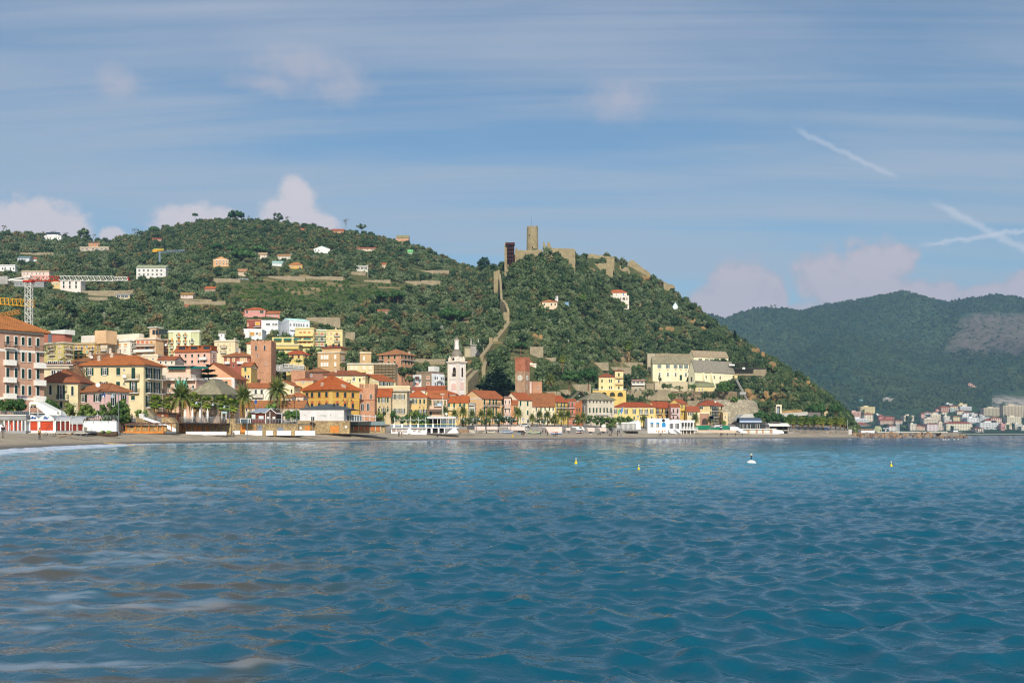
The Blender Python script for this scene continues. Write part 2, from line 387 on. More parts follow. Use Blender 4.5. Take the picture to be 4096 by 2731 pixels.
def far_land():
 cols=np.arange(2350,5401,12);vs=[];fs=[];steps=[2,3,8,12,16,22,30,8];ds=[]
 for j,n in enumerate(steps):ds+=[FKD[j]+(FKD[j+1]-FKD[j])*i/n for i in range(n)]
 ds.append(FKD[-1]);R=len(ds)
 for px in cols:
  for d in ds:vs.append((xa_(px,d),d,fg(px,d)))
 for c in range(len(cols)-1):
  for r in range(R-1):
   a=c*R+r;fs.append((a,a+R,a+R+1,a+1))
 me=bpy.data.meshes.new('mountain');me.from_pydata(vs,[],fs)
 m=bpy.data.materials.new('mountain_forest');m.use_nodes=True;t=NT(m.node_tree);b=t.n['Principled BSDF']
 g=t.node('ShaderNodeNewGeometry').outputs['Position'];xs,ys,zs=t.node('ShaderNodeSeparateXYZ',{0:g}).outputs
 n=t.noise(g,.004,5,.6);n2=t.noise(g,.05,5,.75);mp=t.node('ShaderNodeMapping',{0:g});mp.inputs['Scale'].default_value=(.4,.6,2.5)
 nt=t.noise(mp.outputs[0],.016,5,.7,.5)
 c=t.mix(t.smo(n,.4,.65),lin((56,80,60)),lin((76,92,62)));f=t.smo(n2,.3,.7,.5,1.45);c=t.mix(1.,c,t.xyz(f,f,f),'*')
 low=t.smo(zs,190,60)
 c=t.mix(t.m('*',t.smo(nt,.6,.72),low),c,lin((150,128,104)))
 sc=t.m('*',t.smo(t.m('+',t.m('+',t.m('/',xs,ys),t.m('*',t.m('-',n,.5),.05)),t.m('*',t.m('-',420,zs),.00012)),.438,.452),t.m('*',t.smo(t.m('+',zs,t.m('*',t.m('-',t.noise(g,.012,5,.7),.5),130)),225,255),t.smo(zs,440,400)))
 c=t.mix(t.m('*',sc,t.smo(n2,.3,.6)),c,lin((118,108,98)))
 rk=t.m('*',t.smo(t.m('+',t.m('/',xs,ys),t.m('*',t.m('-',n2,.5),.05)),.465,.475),t.m('*',t.smo(zs,45,60),t.smo(t.m('+',zs,t.m('*',n2,40)),128,100)))
 c=t.mix(t.m('*',rk,t.smo(t.noise(g,.03,4,.7),.38,.5)),c,lin((176,166,152)))
 t.l.new(c,b.inputs['Base Color']);b.inputs['Roughness'].default_value=.95;b.inputs['Specular IOR Level'].default_value=.05
 bp=t.node('ShaderNodeBump',{'Strength':1.,'Distance':6.,'Height':n2});t.l.new(bp.outputs[0],b.inputs['Normal'])
 me.materials.append(m);me.polygons.foreach_set('use_smooth',[True]*len(fs))
 pu('mountain',me,kn='structure')
far_land()
# ------------------------------------------------------------------ water
def water():
 rng=np.random.default_rng(5)
 nc=720;tan=np.linspace(-.6,.6,nc)
 ds=[3.2]
 while ds[-1]<640:ds.append(ds[-1]*(1.0046 if ds[-1]<100 else 1.0066))
 while ds[-1]<2100:ds.append(ds[-1]*1.02)
 ds=np.array(ds);nr=len(ds)
 T,D=np.meshgrid(tan,ds);X=T*D;Y=D.copy();Z=np.zeros_like(X);dX=np.zeros_like(X);dY=np.zeros_like(X)
 px=T*F+CX;py=HY+CH/D*F
 res=D*np.where(D<100,.0054,.0072)
 calm=np.clip((1500-px)/900,0,1)*np.clip((py-2050)/250,0,1)
 for i in range(90):
  lam=.2*1.045**i if i<72 else rng.uniform(3.5,11)
  th=rng.normal(0,.62)if i%4 else rng.normal(.3,.9)
  k=2*pi/lam;kx,ky=k*sin(th),-k*cos(th)
  st=.072 if lam<.55 else .072*(.55/lam)**.95
  A=st/k*np.clip((lam/res-1.5)/1.5,0,1)
  A=A*(1-calm*(.45 if lam<.5 else .35))
  ph=kx*X+ky*Y+rng.uniform(0,6.28)
  s,c=np.sin(ph),np.cos(ph)
  Z+=A*c;dX-=A*s*kx/k*.9;dY-=A*s*ky/k*.9
 sd=np.interp(px,LPX,KD[1]);sdist=sd-D
 damp=np.clip(sdist/18,0,1);Z=Z*(.25+.75*damp)
 roll=np.exp(-((sdist-9-2.5*np.sin(px*.012))/2.4)**2)*np.clip((900-px)/500,0,1);Z+=.3*roll
 X2,Y2=X+dX*damp,Y+dY*damp
 Z-=np.clip(-sdist/20,0,1)*2.*(px<3440)
 vs=np.stack([X2,Y2,Z],-1).reshape(-1,3)
 idx=np.arange(nr*nc).reshape(nr,nc)
 q=np.stack([idx[:-1,:-1],idx[:-1,1:],idx[1:,1:],idx[1:,:-1]],-1).reshape(-1,4)
 keep=((sdist>-14)|(px>3445))[:-1,:-1].reshape(-1);q=q[keep]
 me=bpy.data.meshes.new('sea');me.vertices.add(len(vs));me.vertices.foreach_set('co',vs.ravel())
 me.loops.add(q.size);me.loops.foreach_set('vertex_index',q.ravel().astype(np.int32));me.polygons.add(len(q))
 me.polygons.foreach_set('loop_start',np.arange(0,q.size,4,dtype=np.int32))
 me.update(calc_edges=True);me.polygons.foreach_set('use_smooth',np.ones(len(q),bool))
 def sm(v,a,b):u=np.clip((v-a)/(b-a),0,1);return u*u*(3-2*u)
 def vn(x,y,s,seed):
  r=np.random.default_rng(seed).random((257,257));r[256]=r[0];r[:,256]=r[:,0];xi=np.mod(x/s,256);yi=np.mod(y/s,256)
  x0=np.floor(xi).astype(int);y0=np.floor(yi).astype(int);fx=xi-x0;fy=yi-y0;fx=fx*fx*(3-2*fx);fy=fy*fy*(3-2*fy)
  return(r[y0,x0]*(1-fx)+r[y0,x0+1]*fx)*(1-fy)+(r[y0+1,x0]*(1-fx)+r[y0+1,x0+1]*fx)*fy
 deep=np.array(lin((9,78,98))[:3]);turq=np.array(lin((36,132,154))[:3]);navy=np.array(lin((24,72,112))[:3]);brown_refl=np.array(lin((84,72,50))[:3]);grey=np.array(lin((42,86,104))[:3])
 wob=vn(X,Y,9,1)*.5+vn(X,Y,31,2)*.5
 kt=sm(D,16,62+10*wob);col=deep*(1-kt[...,None])+turq*kt[...,None]
 kn=sm(D+60*(wob-.5),95+60*sm(px,1300,700),190+40*sm(px,2200,900))*sm(px,900,2100);col=col*(1-kn[...,None])+navy*kn[...,None]
 kg=sm(1400-px+300*(wob-.5),0,900)*sm(D,46,22)*.8;col=col*(1-kg[...,None])+grey*kg[...,None]
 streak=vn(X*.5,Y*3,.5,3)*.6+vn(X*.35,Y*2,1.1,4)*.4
 ks=sm(1750-px,0,900)*sm(D,26,12)*sm(streak,.58,.7)*.75;col=col*(1-ks[...,None])+brown_refl*ks[...,None]  # brown reflections of the town, painted as thin streaks into the water colour
 fine=vn(X,Y*1.3,.42,6)*.4+vn(X,Y*1.3,1.1,7)*.35+vn(X,Y,3.1,8)*.25
 coarse=vn(X,Y,4.5,9)*.5+vn(X,Y,13,10)*.5
 fb=vn(X*.7,Y*1.4,.13,14)*.16+vn(X*.7,Y*1.4,.3,15)*.22+vn(X*.7,Y*1.4,.7,16)*.26+vn(X*.8,Y*1.2,1.7,17)*.36
 edge=sdist-5*vn(X,Y,7,11)-2*vn(X,Y,1.5,18)
 wid=np.interp(px,[-200,430,650,1000,1500,2100,2400,3000,3440],[44,40,18,14,26,30,18,14,10])*(.55+.9*vn(X,X*0+3,23,19))
 swash=sm(edge,-10,-3)*sm(edge,wid,wid*.35)*sm(fb+.34*sm(edge,wid*.8,0),.4,.56)*(.72+.28*sm(fine,.3,.7))
 brk=sm(roll,.25,.8)*sm(fb,.35,.55)
 film=vn(X*.3,Y*1.7,.5,12)*.4+vn(X*.25,Y*1.3,1.3,13)*.4+vn(X*.6,Y*2,.16,20)*.2
 lace=sm(film*.8+coarse*.2,.555,.66)*sm(1450-px+900*(coarse-.5),-100,900)*sm(D,100,40)*.24
 jet=np.exp(-((px-3680)/45)**2)*np.exp(-((D-545)/12)**2)*1.2
 foam=np.clip(np.maximum.reduce([swash*(px<3450),brk,lace,jet]),0,1)*(D<600)
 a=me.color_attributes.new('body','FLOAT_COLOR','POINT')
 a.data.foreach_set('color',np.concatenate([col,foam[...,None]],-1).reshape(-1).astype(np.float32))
 m=bpy.data.materials.new('sea_water');m.use_nodes=True;t=NT(m.node_tree);b=t.n['Principled BSDF']
 at=t.node('ShaderNodeAttribute',attribute_name='body');g=t.node('ShaderNodeNewGeometry').outputs['Position']
 mp=t.node('ShaderNodeMapping',{0:g});mp.inputs['Scale'].default_value=(.7,1.,1.)
 dist=t.node('ShaderNodeSeparateXYZ',{0:g}).outputs[1]
 h=t.m('+',t.m('*',t.noise(mp.outputs[0],6.,3,.65,.3),.016),t.m('*',t.noise(mp.outputs[0],1.1,4,.6,.3),t.m('*',t.smo(dist,12,70),.13)))
 h=t.m('+',h,t.m('*',t.noise(mp.outputs[0],.28,4,.65,.4),t.m('*',t.smo(dist,50,260),.75)))
 bp=t.node('ShaderNodeBump',{'Strength':1.,'Distance':1.,'Height':h})
 fm=at.outputs['Alpha']
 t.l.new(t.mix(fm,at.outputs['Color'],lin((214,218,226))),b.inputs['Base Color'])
 t.l.new(t.smo(fm,0,.7,.07,.75),b.inputs['Roughness']);b.inputs['IOR'].default_value=1.333
 t.l.new(t.smo(fm,0,.8,.5,.15),b.inputs['Specular IOR Level'])
 t.l.new(bp.outputs[0],b.inputs['Normal'])
 me.materials.append(m);pu('sea',me,kn='structure')
water()
bed=MB();bed.poly([(-9000,-400,-5),(9000,-400,-5),(9000,9000,-5),(-9000,9000,-5)])
bed.bd('seabed',mat('seabed_sand',(60,78,84),scale=.05),kn='structure')
# ------------------------------------------------------------------ houses
# zoom windows of the survey: origin x, origin y, magnification
ZW={1:(0,1250,2.614),2:(300,1280,3.136),3:(800,1280,3.136),4:(1150,1280,3.137),5:(1600,1320,3.409),6:(2000,1320,3.409),7:(2450,1320,3.409),8:(2850,1320,3.408),9:(3350,1500,3.153),'a':(0,800,2.851),'b':(700,800,2.851),'c':(1400,850,2.851),'d':(1900,850,2.851),'e':(2600,950,2.851),0:(0,0,1)}
def zx(k,x):return ZW[k][0]+x/ZW[k][2]
def zy(k,y):return ZW[k][1]+y/ZW[k][2]
WH_=(238,232,220);GR_=(28,66,54);TERRA=(190,92,52);TERRA2=(168,96,66);SLATE=(118,112,98);OCHB=(214,152,62);IRON=(44,44,44)
MW=mat('white_paint',(232,228,218),.6,.06);MG=mat('window_glass',(46,54,60),.12,.25,2.,spec=.5);MI=mat('dark_iron',(44,46,48),.5)
MS=mat('pale_stone',(196,186,166),.9,.18,.8);MC=mat('concrete',(168,164,156),.9,.15,.5);MD=mat('dark_interior',(40,36,34),.9)
M_WOOD=mat('brown_timber',(112,72,46),.8,.3,2.);M_RUST=mat('rusted_steel',(78,42,34),.8,.3,1.);ML=mat('galvanised_steel',(150,154,156),.45,.1,metal=.6)
def pt_(c):c=rgb(c);return mat('paint_%d_%d_%d'%tuple(c),c,.6,.12,2.5)
WCACHE={}
def wm(w,h,style,col,trim):
 k=(round(w,1),round(h,1),style,col,trim)
 if k in WCACHE:return WCACHE[k]
 b=MB();fr=min(.12,w*.12)
 if style in('a','ac','ab'):
  n=7;r=w/2;hs=max(.2,h-r)
  arc=[(-r,0),(-r,hs)]+[(-r*cos(i*pi/n),hs+r*sin(i*pi/n))for i in range(1,n)]+[(r,hs),(r,0)]
  pane=[(x*.86,.02 if z==0 else z*.97)for x,z in arc]
  b.pr_([(x,-.03,z)for x,z in pane],[(x,.02,z)for x,z in pane],1)
  for i in range(len(arc)-1):
   (x0,z0),(x1,z1)=arc[i],arc[i+1];q0,q1=(x0*.86,z0*.97),(x1*.86,z1*.97)
   b.pr_([(x0,-.09,z0),(x1,-.09,z1),(q1[0],-.09,q1[1]),(q0[0],-.09,q0[1])],[(x0,.01,z0),(x1,.01,z1),(q1[0],.01,q1[1]),(q0[0],.01,q0[1])],3 if style=='ac' and trim else 0)
  if style=='a':b.box(-.04,.04,-.07,-.028,0,h*.95,0)
 else:
  b.box(-w/2+fr,w/2-fr,-.03,.02,fr,h-fr,1)
  b.box(-w/2,-w/2+fr,-.08,.02,0,h,0);b.box(w/2-fr,w/2,-.08,.02,0,h,0)
  b.box(-w/2+fr,w/2-fr,-.08,.02,h-fr,h,0);b.box(-w/2+fr,w/2-fr,-.08,.02,0,fr,0)
  if style in('o','g')and w>.7:
   b.box(-.05,.05,-.07,-.028,fr,h-fr,0)
   if h>1.5:b.box(-w/2+fr,w/2-fr,-.068,-.029,h*.68,h*.68+.07,0)
  if style=='b':
   n=5;bh=h-2*fr
   for i in range(n):b.box(-w/2+fr,w/2-fr,-.06-.012*(i%2),-.032,fr+bh*(i+.03)/n,fr+bh*(i+.97)/n,2)
 if trim:
  e=.16
  if style not in('a','ac','ab'):
   b.box(-w/2-e,-w/2-.003,-.045,.02,-.02,h+e,3);b.box(w/2+.003,w/2+e,-.045,.02,-.02,h+e,3);b.box(-w/2-.003,w/2+.003,-.046,.02,h+.003,h+e,3)
 b.box(-w/2-.14,w/2+.14,-.2,.02,-.12,-.004,3 if trim else 0)
 me=b.mesh('window',[MW,MG if style not in('ac',)else pt_(col),pt_(col or WH_),pt_(trim or WH_)])
 WCACHE[k]=me
 return me
def sh_(w,h,col):
 k=('s',round(w,1),round(h,1),col)
 if k in WCACHE:return WCACHE[k]
 b=MB();b.box(-w/2,w/2,-.07,-.012,0,h,0);n=max(3,min(8,int(h/.3)))
 b.box(-w/2,-w/2+.07,-.1,-.07,0,h,0);b.box(w/2-.07,w/2,-.1,-.07,0,h,0)
 for i in range(n):b.poly([(-w/2+.07,-.105,h*(i+.15)/n),(w/2-.07,-.105,h*(i+.15)/n),(w/2-.07,-.072,h*(i+.85)/n),(-w/2+.07,-.072,h*(i+.85)/n)],0)
 WCACHE[k]=b.mesh('shutter',[pt_(col)]);return WCACHE[k]
FOOT=[]
class Ho:
 def __init__(s,zn,name,lb,cat,xs,d,t,ys,wall,dep=None,gp=None,material=None,kd=True):
  s.zn=zn;d=d*float(np.interp(zx(zn,xs[1]),[1600,1800,2200,2450,2700,3000],[1,1.06,1.08,1.08,1.05,1.04]))if kd else d;xL,xC,xR=[None if v is None else zx(zn,v)for v in xs];s.d=d;a=-radians(t)
  s.a=a;s.u=V((cos(a),sin(a)));s.v=V((-sin(a),cos(a)))
  s.C=V((xa_(xC,d),d))
  s.W=abs(s.along(xL,-1*s.u));s.D=abs(s.along(xR,s.v))if xR is not None else(dep or 9.)
  s.D=min(s.D,40);s.W=min(s.W,60)
  A=s.C-s.u*s.W;s.A=A
  corners=[A,s.C,s.C+s.v*s.D,A+s.v*s.D]
  g=min(gxy(p.x,p.y)if p.y<1500 else fg(p.x/p.y*F+CX,p.y)for p in corners)-.6
  s.zb=min(g,zt_(zy(zn,ys[1]),d))if ys[1]is not None else g
  if ys[1]is not None and zt_(zy(zn,ys[1]),d)-g>8:s.zb=g
  s.H=zt_(zy(zn,ys[0]),d)-s.zb
  s.root=pu(name,None,loc=(A.x,A.y,s.zb),rz=a,lb=lb,cat=cat,gp=gp)
  s.mat=material or pl(wall);s.wallcol=wall;s.wall=MB();s.wall.box(0,s.W,0,s.D,0,s.H);FOOT.append((min(xL,xC),max(xC,xR or xC),zy(zn,ys[0]),zy(zn,ys[1])if ys[1]else 1700,d,s))
 def along(s,px,w):
  k=(px-CX)/F;return(k*s.C.y-s.C.x)/(w.x-k*w.y)
 def pos(s,face,x):
  px=zx(s.zn,x)
  if face=='F':q=-s.along(px,s.u);q=max(.1,min(s.W-.1,s.W-q));p=s.A+s.u*q
  else:q=max(.1,min(s.D-.1,s.along(px,s.v)));p=s.C+s.v*q
  return q,p.y
 def z(s,y,d=None):return zt_(zy(s.zn,y),d or s.d)-s.zb
 def place(s,name,me,face,q,z,parent=None,out=0.):
  loc,rz=((q,-out,z),0)if face=='F' else((s.W+out,q,z),pi/2)
  return pu(name,me,parent or s.root,loc=loc,rz=rz)
 def win(s,face,xs,rows,w,style='o',col=GR_,trim=None,name='window'):
  dr=sum(s.pos(face,x)[1]for x in xs)/len(xs)
  for x in xs:
   q,_=s.pos(face,x);q0=s.pos(face,x-w/2)[0];q1=s.pos(face,x+w/2)[0];ww=max(.45,min(abs(q1-q0),3.4))
   for(yt,yb)in(rows if isinstance(rows[0],tuple)else zip(rows[::2],rows[1::2])):
    z0,z1=s.z(yb,dr),s.z(yt,dr);h=max(.5,min(z1-z0,5))
    if z0<.3 and z1<1.5:continue
    if z0<.15:z0=.15
    if style=='c':
     o=s.place(name,wm(ww,h,'x',col,trim),face,q,z0)
     for sg in(-1,1):
      pu('shutter',sh_(ww/2-.02,h-.02,col),o,loc=(sg*ww/4,-.075,.01))
    else:
     o=s.place(name,wm(ww,h,style,col,trim),face,q,z0)
     if style=='o':
      for sg in(-1,1):pu('shutter',sh_(ww*.5,h,col),o,loc=(sg*ww*.78,0,0))
  return s
 def bc(s,face,x0,x1,yf,yt,kn='iron',deep=1.1,col=WH_):
  a,da=s.pos(face,x0);b,db=s.pos(face,x1);dm=(da+db)/2
  if a>b:a,b=b,a
  z0,h=s.z(yf,dm),max(.6,min(1.4,s.z(yt,dm)-s.z(yf,dm)));L=b-a
  m=MB();m.box(0,L,-deep,.02,-.18,0)
  o=s.place('balcony',m.mesh('balcony',[pt_(col)]),face,a,z0)
  r=MB()
  if kn=='solid':
   r.box(0,L,-deep,-deep+.1,.002,h);r.box(0,.1,-deep+.1,-.002,.002,h);r.box(L-.1,L,-deep+.1,-.002,.002,h);mm=pt_(col)
  else:
   rr=.022 if kn=='iron' else .045;step=.28 if kn=='iron' else .45
   n=max(2,min(60,int(L/step)))
   for i in range(n+1):x=.03+(L-.06)*i/n;r.box(x-rr,x+rr,-deep+.02,-deep+.02+2*rr,.002,h)
   for i in range(3):y=-deep+deep*(i+.6)/3.2;r.box(.02,.02+2*rr,y-rr,y+rr,.002,h);r.box(L-.02-2*rr,L-.02,y-rr,y+rr,.002,h)
   r.box(0,L,-deep,-deep+.07,h,h+.06);r.box(0,.07,-deep+.07,0,h,h+.06);r.box(L-.07,L,-deep+.07,0,h,h+.06)
   mm=MI if kn=='iron' else MW
  pu('railing',r.mesh('railing',[mm]),o)
  return s
 def roof(s,kn,yR=None,col=TERRA,o=.7,at=.5,ridge=None,m=None,fascia=WH_):
  W,D,H=s.W,s.D,s.H;m=m or ti(col);b=MB()
  if kn!='flat':
   dm=s.d+(s.v.y*D-s.u.y*W)*.5;R=zt_(zy(s.zn,yR),dm)-s.zb;R=max(H+.8,min(R,H+7.5));s.R=R
  e0=[(-o,-o),(W+o,-o),(W+o,D+o),(-o,D+o)];th=.22
  if kn=='hip':
   b.pr_([(x,y,H+.02)for x,y in e0],[(x,y,H+th)for x,y in e0],0)
   if W>=D:p,q=(min(D/2,W*.48),D/2),(W-min(D/2,W*.48),D/2)
   else:p,q=(W/2,min(W/2,D*.48)),(W/2,D-min(W/2,D*.48))
   E=[V((x,y,H+th+.002))for x,y in e0];p=V((*p,R));q=V((*q,R))
   if W>=D:fs=[(E[0],E[1],q,p),(E[1],E[2],q),(E[2],E[3],p,q),(E[3],E[0],p)]
   else:fs=[(E[0],E[1],p),(E[1],E[2],q,p),(E[2],E[3],q),(E[3],E[0],p,q)]
   for f in fs:b.poly(f)
   for e in((p,q),(E[1],q if W>=D else p),(E[0],p),(E[2],q)):
    b.tb(e[0],e[1],.13,n=5)
  elif kn in('gx','gy'):
   if kn=='gx':
    yr=D*at;pr=[(-o,H+.02),(yr,R),(D+o,H+.02)];sl=(R-H)/(yr)
    pts=[(-o,H-o*sl+.05),(yr,R+.02),(D+o,H-o*(R-H)/(D-yr)+.05)]
    for i in range(2):
     (y0,z0),(y1,z1)=pts[i],pts[i+1]
     lo=[(-o*.6,y0,z0),(W+o*.6,y0,z0),(W+o*.6,y1,z1),(-o*.6,y1,z1)]
     b.pr_(lo,[(x,y,z+th)for x,y,z in lo])
    b.tb((-o*.6,yr,R+th),(W+o*.6,yr,R+th),.14,n=5)
    for x in(0,W):s.wall.poly([(x,0,H),(x,D,H),(x,yr,R)])
   else:
    xr=W*at;pts=[(-o,H-o*(R-H)/xr+.05),(xr,R+.02),(W+o,H-o*(R-H)/(W-xr)+.05)]
    for i in range(2):
     (x0,z0),(x1,z1)=pts[i],pts[i+1]
     lo=[(x0,-o*.6,z0),(x1,-o*.6,z1),(x1,D+o*.6,z1),(x0,D+o*.6,z0)]
     b.pr_(lo,[(x,y,z+th)for x,y,z in lo])
    b.tb((xr,-o*.6,R+th),(xr,D+o*.6,R+th),.14,n=5)
    for y in(0,D):s.wall.poly([(0,y,H),(W,y,H),(xr,y,R)])
  else:
   m=m if kn!='flat' else pl(col);s.R=H+.5
   b.box(-o,W+o,-o,D+o,H+.003,H+.22)
   b.box(0,W,0,.2,H+.222,H+.7);b.box(0,W,D-.2,D,H+.222,H+.7);b.box(0,.2,.2,D-.2,H+.222,H+.7);b.box(W-.2,W,.2,D-.2,H+.222,H+.7)
  s.rf=b.bd('roof',m,s.root)
  if kn!='flat' and fascia:
   c=MB();c.box(-.12,W+.12,-.12,-.004,H-.35,H-.02);c.box(W+.004,W+.12,-.004,D,H-.35,H-.02);c.bd('cornice',pt_(fascia),s.root)
  return s
 def ch_(s,*at):
  for(fx,fy)in at:
   b=MB();x,y=fx*s.W,fy*s.D;zc=s.H+(s.R-s.H)*min(1,2.2*min(fx,1-fx,fy,1-fy))+1.1;b.box(x-.4,x+.4,y-.35,y+.35,s.H,zc);b.box(x-.5,x+.5,y-.45,y+.45,zc,zc+.15);b.box(x-.3,x+.3,y-.25,y+.25,zc+.15,zc+.5)
   b.bd('chimney',pl((200,176,148)),s.rf)
  return s
 def band(s,ys,hh=.25,col=WH_,out=.06):
  for y in ys:
   b=MB();z=s.z(y);b.box(-out,s.W+out,-out,-.002,z-hh/2,z+hh/2);b.box(s.W,s.W+out,-.002,s.D,z-hh/2,z+hh/2);b.bd('string_course',pt_(col),s.root)
  return s
 def quoins(s,col=WH_,w=.5):
  b=MB();b.box(-.05,w,-.05,-.002,0,s.H-.36);b.box(s.W-w,s.W+.05,-.05,-.002,0,s.H-.36);b.box(s.W+.002,s.W+.05,-.002,w,0,s.H-.36)
  b.bd('corner_pilaster',pt_(col),s.root);return s
 def dish(s,x,y,d=1.):
  px,py=zx(s.zn,x),zy(s.zn,y);q=(s.C.y-.8);d*=.6
  loc=P(px,py,q)-V((s.A.x,s.A.y,s.zb));loc=Matrix.Rotation(-s.a,3,'Z')@loc
  b=MB();b.la([(.02,-.18),(.3*d,-.12),(.48*d,-.02),(.55*d,.08),(.5*d,.07),(.2*d,-.06),(.01,-.08)],12)
  o=b.bd('satellite_dish',MW,s.root,smo=True);o.location=loc;o.rotation_euler=(1.2,0,-s.a+.25)
  g=MB();g.tb((0,-0,-.16),(0,-.5,-.3),.03,n=5);g.tb((0,-.5,-.3),(0,.5*d,-1.1),.03,n=5);g.bd('bracket',ML,o);return s
 def ex(s,name,mb,m):return mb.bd(name,m,s.root)
 def fin(s):
  s.wall.bd('wall',s.mat,s.root);return s
GS,GU,GH='houses along seafront','houses behind old town','houses scattered on hillside'
def HS(zn,name,lb,xs,d,t,ys,wall,roof=None,wins=(),balc=(),dep=None,gp=0,chim=(),cat=None,**kw):
 h=Ho(zn,name,lb,cat or name.replace('_',' '),xs,d,t,ys,wall,dep,GS if gp==0 else gp,**kw)
 if roof:h.roof(*roof[:1],**dict(zip(('yR','col','o','at'),roof[1:])))
 for w in wins:h.win(*w)
 for b in balc:h.bc(*b)
 if chim and roof:h.ch_(*chim)
 h.fin();return h
SM=mat('stone_slab_roof',(158,146,120),.95,.3,1.2,.8,col2=(124,120,94))
# ---- left end of the front
h=Ho(1,'palazzo','tall pink-brown palazzo with white trim and stacked balconies, cut by left edge','palazzo',(-420,-180,462),216,37,(166,1090),(196,140,108),gp=GS)
h.roof('hip',40,(188,100,58),1.)
h.win('S',[77,165,237,307,393],[257,342,413,512,588,688,764,862],27,'c',(32,58,52),WH_)
h.band([378,890],.5);h.quoins(w=.8)
for y in(545,725,893):h.bc('S',35,148,y,y-48,'solid');h.bc('S',352,462,y+32,y-18,'solid')
h.bc('S',42,155,372,312,'iron');h.bc('S',362,455,408,350,'iron');h.fin()
HS(1,'villa','cream villa with arched green windows beside pink-brown palazzo',(430,815,None),240,-6,(735,1015),(222,204,146),('hip',600,(158,80,56),.8),[('F',[528],[755,857],30,'ac',(24,52,48),WH_),('F',[640],[760,905],38,'o',GR_,WH_),('F',[758],[765,867],28,'ac',(24,52,48),WH_),('F',[640],[925,1000],34,'ac',(24,52,48),WH_)],[('F',602,722,908,862)],dep=11,gp=GS)
h=HS(2,'house','pink two-storey house with hipped tile roof and dark green shutters behind street trees',(45,405,675),236,36,(899,1215),(228,178,168),('hip',798,(170,92,62),.7),[('F',[103,283],[935,1027],46,'o',(22,52,46),WH_),('S',[480],[930,1078],30,'o',(22,52,46),WH_),('S',[608],[935,1018],30,'o',(22,52,46),WH_),('F',[283],[1125,1195],46,'o',(22,52,46)),('S',[480,605],[1120,1200],30,'o',(22,52,46))],gp=GS)
h.dish(288,815,1.6)
h=HS(2,'apartment_house','large cream three-storey house with orange hipped roof and green shutters above pink house',(105,860,1095),272,10,(566,1215),(232,206,146),('hip',450,(186,92,52),.9),[('F',[185,373],[600,692],46,'o'),('F',[546],[596,690],46,'c'),('F',[735],[596,735],46,'c'),('F',[182],[772,862],46,'c'),('F',[360],[772,862],48,'o'),('F',[543],[770,862],46,'c'),('F',[732],[772,910],46,'o'),('F',[730],[950,1000],46,'c'),('F',[618],[610,636,782,808],26,'a',GR_),('S',[925,1025],[602,738,776,915,950,1090],40,'o')],[('F',630,815,745,685),('F',640,812,910,862),('S',900,1090,745,690),('S',900,1090,920,865),('S',900,1090,1098,1045)],gp=GS,chim=((.2,.2),(.33,.45)))
h.dish(618,705,1.5)
# pink terraced house
h=Ho(2,'apartment_house','salmon house with white-railed terraces between cream house and stone-roofed house','apartment house',(1098,1520,None),288,4,(752,1200),(236,178,142),11,GS)
h.roof('flat',None,(220,200,180),.3)
h.win('F',[1180,1270],[790,850],50,'g');h.win('F',[1410,1480],[812,862,945,1000],40,'g')
h.bc('F',1100,1518,752,690,'white',1.5);h.bc('F',1100,1518,912,862,'white',1.4)
b=MB();b.box(.5,h.W-2.5,2.2,h.D,h.H+.71,h.H+4.);h.ex('penthouse',b,pl((238,186,150)))
b=MB();b.box(0,h.W-1.6,.9,h.D+.3,h.H+4.003,h.H+4.25);h.ex('penthouse_roof',b,MC)
for i in range(2):
 b=MB();x=1.+i*6.4;b.pr_([(x,2.19,h.H+3.9),(x+5,2.19,h.H+3.9),(x+5,.8,h.H+3.2),(x,.8,h.H+3.2)],[(x,2.19,h.H+3.95),(x+5,2.19,h.H+3.95),(x+5,.8,h.H+3.25),(x,.8,h.H+3.25)]);h.ex('awning',b,pt_((22,104,92)))
b=MB();b.box(4.5,7.6,-1.55,-1.52,-3.3+h.H,h.H-.3);h.ex('sun_cloth',b,pt_((92,190,178)));h.fin()
HS(3,'house','brown house under mossy pyramid roof of stone slabs beside cedar',(-75,250,None),262,6,(938,1170),(178,146,116),None,[('F',[75,183],[950,1010],26,'c')],dep=13).roof('hip',745,o=1.,m=SM)
# stone tower stump with cone roof
o=pu('ruined_tower',None,loc=P(zx(1,805),zy(1,745),262)+V((0,0,-6)),lb='round rubble tower stump with broken cone roof between cream houses',cat='tower')
b=MB();b.la([(1.9,-5),(1.8,4),(1.75,7.4)],14);b.bd('wall',mz('rubble_brown',(142,116,86),(104,84,62),1.4),o)
b=MB();b.la([(2.1,7.4),(1.5,8.7),(.8,9.9),(.15,10.9)],14);b.bd('roof',mat('cone_slabs',(124,92,66),.95,.35,1.2,.9),o)
HS(1,'house','flat-roofed cream house with dark glazed band above villa',(440,722,None),262,0,(590,760),(224,200,150),('flat',None,(190,170,140),.5),[('F',[560,620,680],[600,650],52,'g')],gp=GU,dep=10)
HS(1,'house','orange house with deep shaded roof veranda above villa',(465,785,None),285,0,(545,700),(226,156,98),('flat',None,(150,96,70),.7),[('F',[520,580,640,720],[505,540],44,'g'),('F',[500,570,650,740],[560,590],26,'c')],[('F',470,780,548,530)],gp=GU)
h=HS(1,'house','brown tile roofed yellow house right behind cream house ridge',(785,1130,None),300,0,(515,640),(232,196,120),('hip',450,(156,88,60),.9),[('F',[822],[525,580],24,'c')],gp=GU,chim=((.35,.3),));h.dish(957,467,1.2)
HS(2,'house','low house with chimney and faded brick roof peeping over cream house',(220,640,None),315,0,(455,560),(224,196,130),('hip',412,(150,86,62),.8),(),gp=GU,chim=((.4,.4),(.66,.4)))
